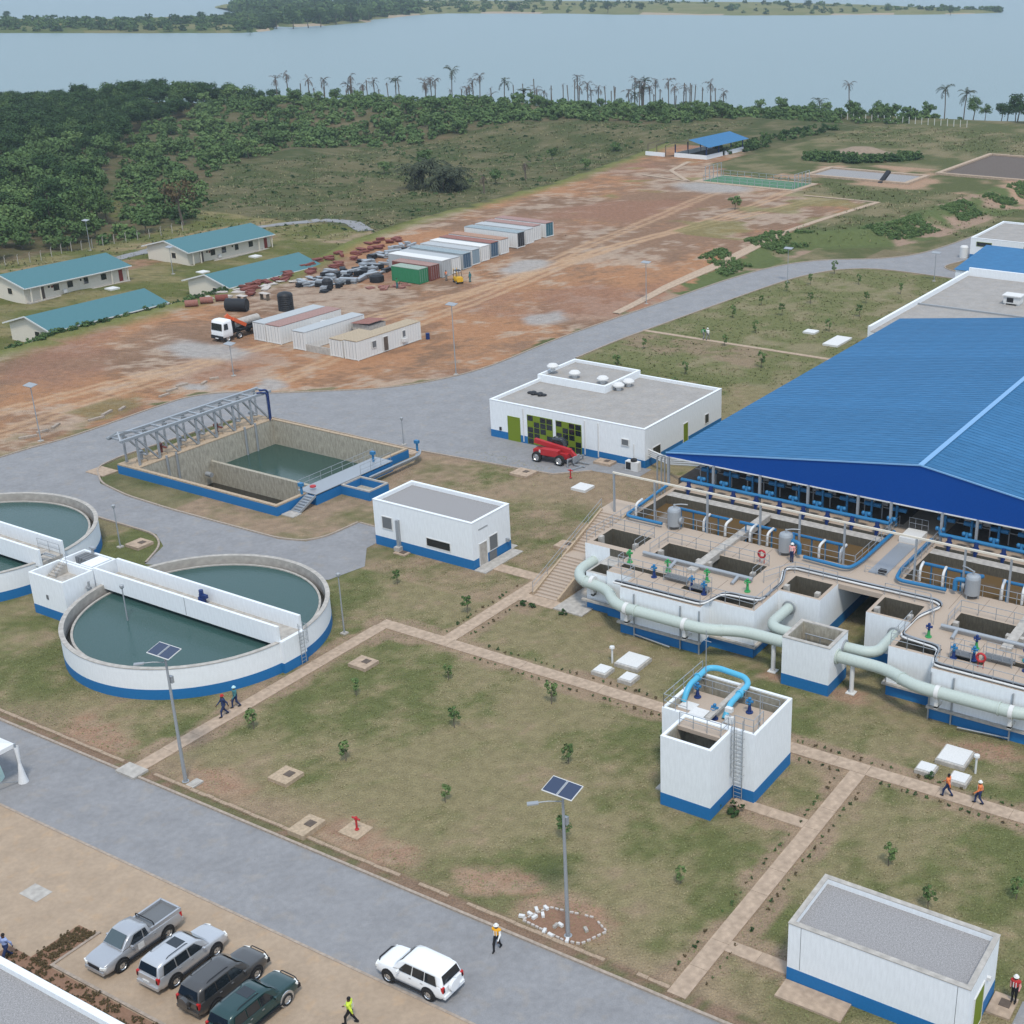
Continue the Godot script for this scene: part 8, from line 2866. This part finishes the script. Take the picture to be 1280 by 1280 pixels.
func person(x, v, heading, k, label, vest, shirt, trousers, hat, y := 0.03):
	var t = thing("person", label, "person", V(x, y, v), "people on the site")
	var m = pose_meshes(k)
	var body = put(t, "body", m.body, mt("skin", Color(0.10, 0.05, 0.03), 0.6))
	put(body, "face", m.face, M.black)
	put(t, "trousers", m.trousers, cloth(trousers))
	put(t, "shirt", m.shirt, cloth(shirt))
	if vest != "":
		var w = put(t, "safety_vest", m.vest, cloth(vest))
		put(w, "reflective_strip", m.reflective_strip, cloth("white"))
	put(t, "boots", m.boot, cloth("black"))
	put(t, "helmet" if hat != "" else "hair", m.helmet if hat != "" else m.hair, cloth(hat if hat != "" else "black"))
	t.rotation.y = heading + PI / 2
	return t

func cloth(c):
	var tones = {"white": Color(0.72, 0.72, 0.70), "black": Color(0.012, 0.012, 0.014), "navy": Color(0.02, 0.035, 0.10), "orange": Color(0.70, 0.20, 0.07), "amber": Color(0.72, 0.34, 0.02), "lime": Color(0.55, 0.68, 0.06), "red": Color(0.42, 0.03, 0.03), "blue": Color(0.30, 0.38, 0.62), "pink": Color(0.68, 0.32, 0.30), "teal": Color(0.05, 0.17, 0.19), "grey": Color(0.2, 0.2, 0.2), "green": Color(0.04, 0.22, 0.08), "skyhat": Color(0.45, 0.68, 0.72)}
	return mt("cloth_" + c, tones[c], 0.9, {"tex": "fine", "size": 0.3})

func make_people():
	person(-39.45, 47.0, -PI / 2 + 0.2, 2, "person with white helmet and amber vest walking on the front road", "amber", "white", "black", "white")
	person(-42.6, 38.6, PI + 0.4, 1, "bareheaded person in lime vest and black trousers on the parking yard", "lime", "lime", "black", "")
	person(-72.25, 57.0, -PI / 2 - 0.3, 1, "person with red helmet and navy clothes walking on the tank footpath", "", "navy", "navy", "red", 0.09)
	person(-72.45, 58.3, -PI / 2 - 0.3, 2, "person with light blue helmet and teal shirt walking on the tank footpath", "", "teal", "navy", "skyhat", 0.09)
	person(-22.5, 74.0, PI, 1, "bareheaded person in orange vest and blue trousers walking on the long footpath", "orange", "orange", "navy", "", 0.09)
	person(-20.4, 74.25, PI + 0.3, 2, "person with white helmet and orange vest walking behind a bareheaded one", "orange", "orange", "navy", "white", 0.09)
	person(-12.8, 57.5, -PI / 2, 0, "person with white helmet and red harness standing by the long white building", "red", "pink", "black", "white", 0.15)
	person(-62.6, 32.7, -PI / 2, 1, "person in pale blue shirt and dark trousers beside the office building", "", "blue", "navy", "", 0.03)
	person(-44.2, 94.5, -PI / 2, 0, "person with white helmet and pink vest on the filter deck", "pink", "pink", "navy", "white", 4.2)
	person(-93.6, 166.75, PI / 2, 1, "person in green clothes walking on the far footpath", "green", "green", "grey", "", 0.1)
	person(-92.9, 166.75, PI / 2, 2, "person in pale clothes walking on the far footpath", "", "white", "grey", "white", 0.1)
	person(-145.6, 177.6, PI, 0, "person in teal overalls standing beside the yellow forklift", "", "teal", "teal", "teal", height(-145.6, 177.6))
	person(-150.0, 176.6, 0.0, 0, "person in orange vest between forklift and rust red container", "orange", "grey", "grey", "", height(-150.0, 176.6))
	person(-154.0, 168.6, 0.0, 3, "person in green overalls beside the pipe bundles", "", "green", "teal", "", height(-154.0, 168.6))
	person(-143.6, 146.8, 0.0, 0, "person in dark clothes behind the pink roofed site container", "", "red", "black", "", 0.0)
	# life rings on the filter decks
	for q in [[-46.3, 92.9, "red life ring on a stand beside the pool of the stair side filter"], [-24.2, 84.7, "red life ring on a stand beside the blue valves across the walkway"]]:
		var t = thing("life_ring", q[2], "life ring", V(q[0], 4.2, q[1]), "life rings on the filter decks")
		var b = MB.new()
		var pts = []
		for i in 17: pts.append(V(q[0], 5.1, q[1]) + Vector3(cos(TAU * i / 16.0) * 0.32, sin(TAU * i / 16.0) * 0.32, 0))
		b.tube(pts, 0.09, 8, false)
		part(t, "ring", b, M.red)
		b = MB.new()
		for s in [-0.2, 0.2]: b.beam(V(q[0] + s, 4.2, q[1] + 0.1), V(q[0] + s, 5.4, q[1] + 0.1), 0.05, 0.05)
		part(t, "stand", b, M.red)

func _ready():
	# camera: a drone 52 m up, the picture cropped off-centre
	var cam := Camera3D.new()
	cam.name = "camera"
	cam.near = 1.0
	cam.far = 9000.0
	cam.set_frustum(1280.0 / 1669.02, Vector2((640.0 - 875.29) / 1669.02, 0), 1.0, 9000.0)
	cam.transform = Transform3D(Basis(Vector3(0.8698552, 0.0066305, -0.4932627), Vector3(-0.1945846, 0.9234465, -0.3307315), Vector3(0.4533088, 0.3836698, 0.8045549)), Vector3(0, 52, 0))
	add_child(cam)
	cam.current = true
	var env := Environment.new()
	env.background_mode = Environment.BG_SKY
	var sm := ProceduralSkyMaterial.new()
	sm.sky_top_color = Color(0.64, 0.71, 0.80)
	sm.sky_horizon_color = Color(0.80, 0.85, 0.90)
	sm.sky_curve = 0.25
	sm.ground_horizon_color = Color(0.70, 0.74, 0.78)
	sm.ground_bottom_color = Color(0.35, 0.36, 0.34)
	sm.sky_energy_multiplier = 1.05
	sm.sun_angle_max = 30.0
	var sky := Sky.new()
	sky.sky_material = sm
	env.sky = sky
	env.tonemap_mode = Environment.TONE_MAPPER_LINEAR
	env.tonemap_exposure = 1.66
	env.fog_enabled = true
	env.fog_density = 0.00013
	env.fog_light_color = Color(0.80, 0.87, 0.93)
	env.sdfgi_enabled = true
	env.ssao_enabled = true
	env.ssil_enabled = true
	var we := WorldEnvironment.new()
	we.name = "environment"
	we.environment = env
	add_child(we)
	var sun := DirectionalLight3D.new()
	sun.name = "sun"
	sun.light_energy = 0.5
	sun.light_color = Color(1.0, 0.97, 0.92)
	sun.light_angular_distance = 10.0
	sun.shadow_enabled = true
	add_child(sun)
	sun.look_at_from_position(Vector3(24, 60, 26), Vector3.ZERO)

	seed(7)
	rng.seed = 5
	na.seed = 3; na.frequency = 0.05; na.fractal_octaves = 3
	nb.seed = 5; nb.frequency = 0.17; nb.fractal_octaves = 3
	nc.seed = 9; nc.frequency = 0.014; nc.fractal_octaves = 3
	yard = PackedVector2Array(p2([[-136.5, 40], [-136.5, 111], [-128, 116], [-123.5, 119.5], [-116, 126.5], [-113.4, 131.5], [-111.8, 140], [-112.3, 157], [-110.6, 183.5], [-112.5, 190], [-115, 231], [-114, 279], [-133, 282], [-135, 297], [-162, 298], [-172, 312], [-176, 340], [-206, 342], [-196, 300], [-190, 265], [-187, 238], [-185, 204], [-186, 189], [-180, 165], [-178.5, 145], [-178, 118], [-180, 40]]))
	strips = [[-72.6, 30, 73.6, 74.85], [-72.72, -71.5, 49.3, 73.6], [-29.42, -28.26, 48.9, 73.6], [-66.45, -65.15, 74.85, 93.4], [-34.7, -29.42, 65.95, 66.95], [-28.26, -24.3, 53.3, 54.25]]
	make_materials()
	make_ground()
	make_roads()
	var isl = make_island()
	make_tanks()
	make_basin()
	make_buildings()
	make_filters()
	make_dosing()
	make_hall()
	make_cars()
	make_yard()
	make_houses()
	CAM = cam.transform
	make_small()
	make_people()
	make_plants(isl)
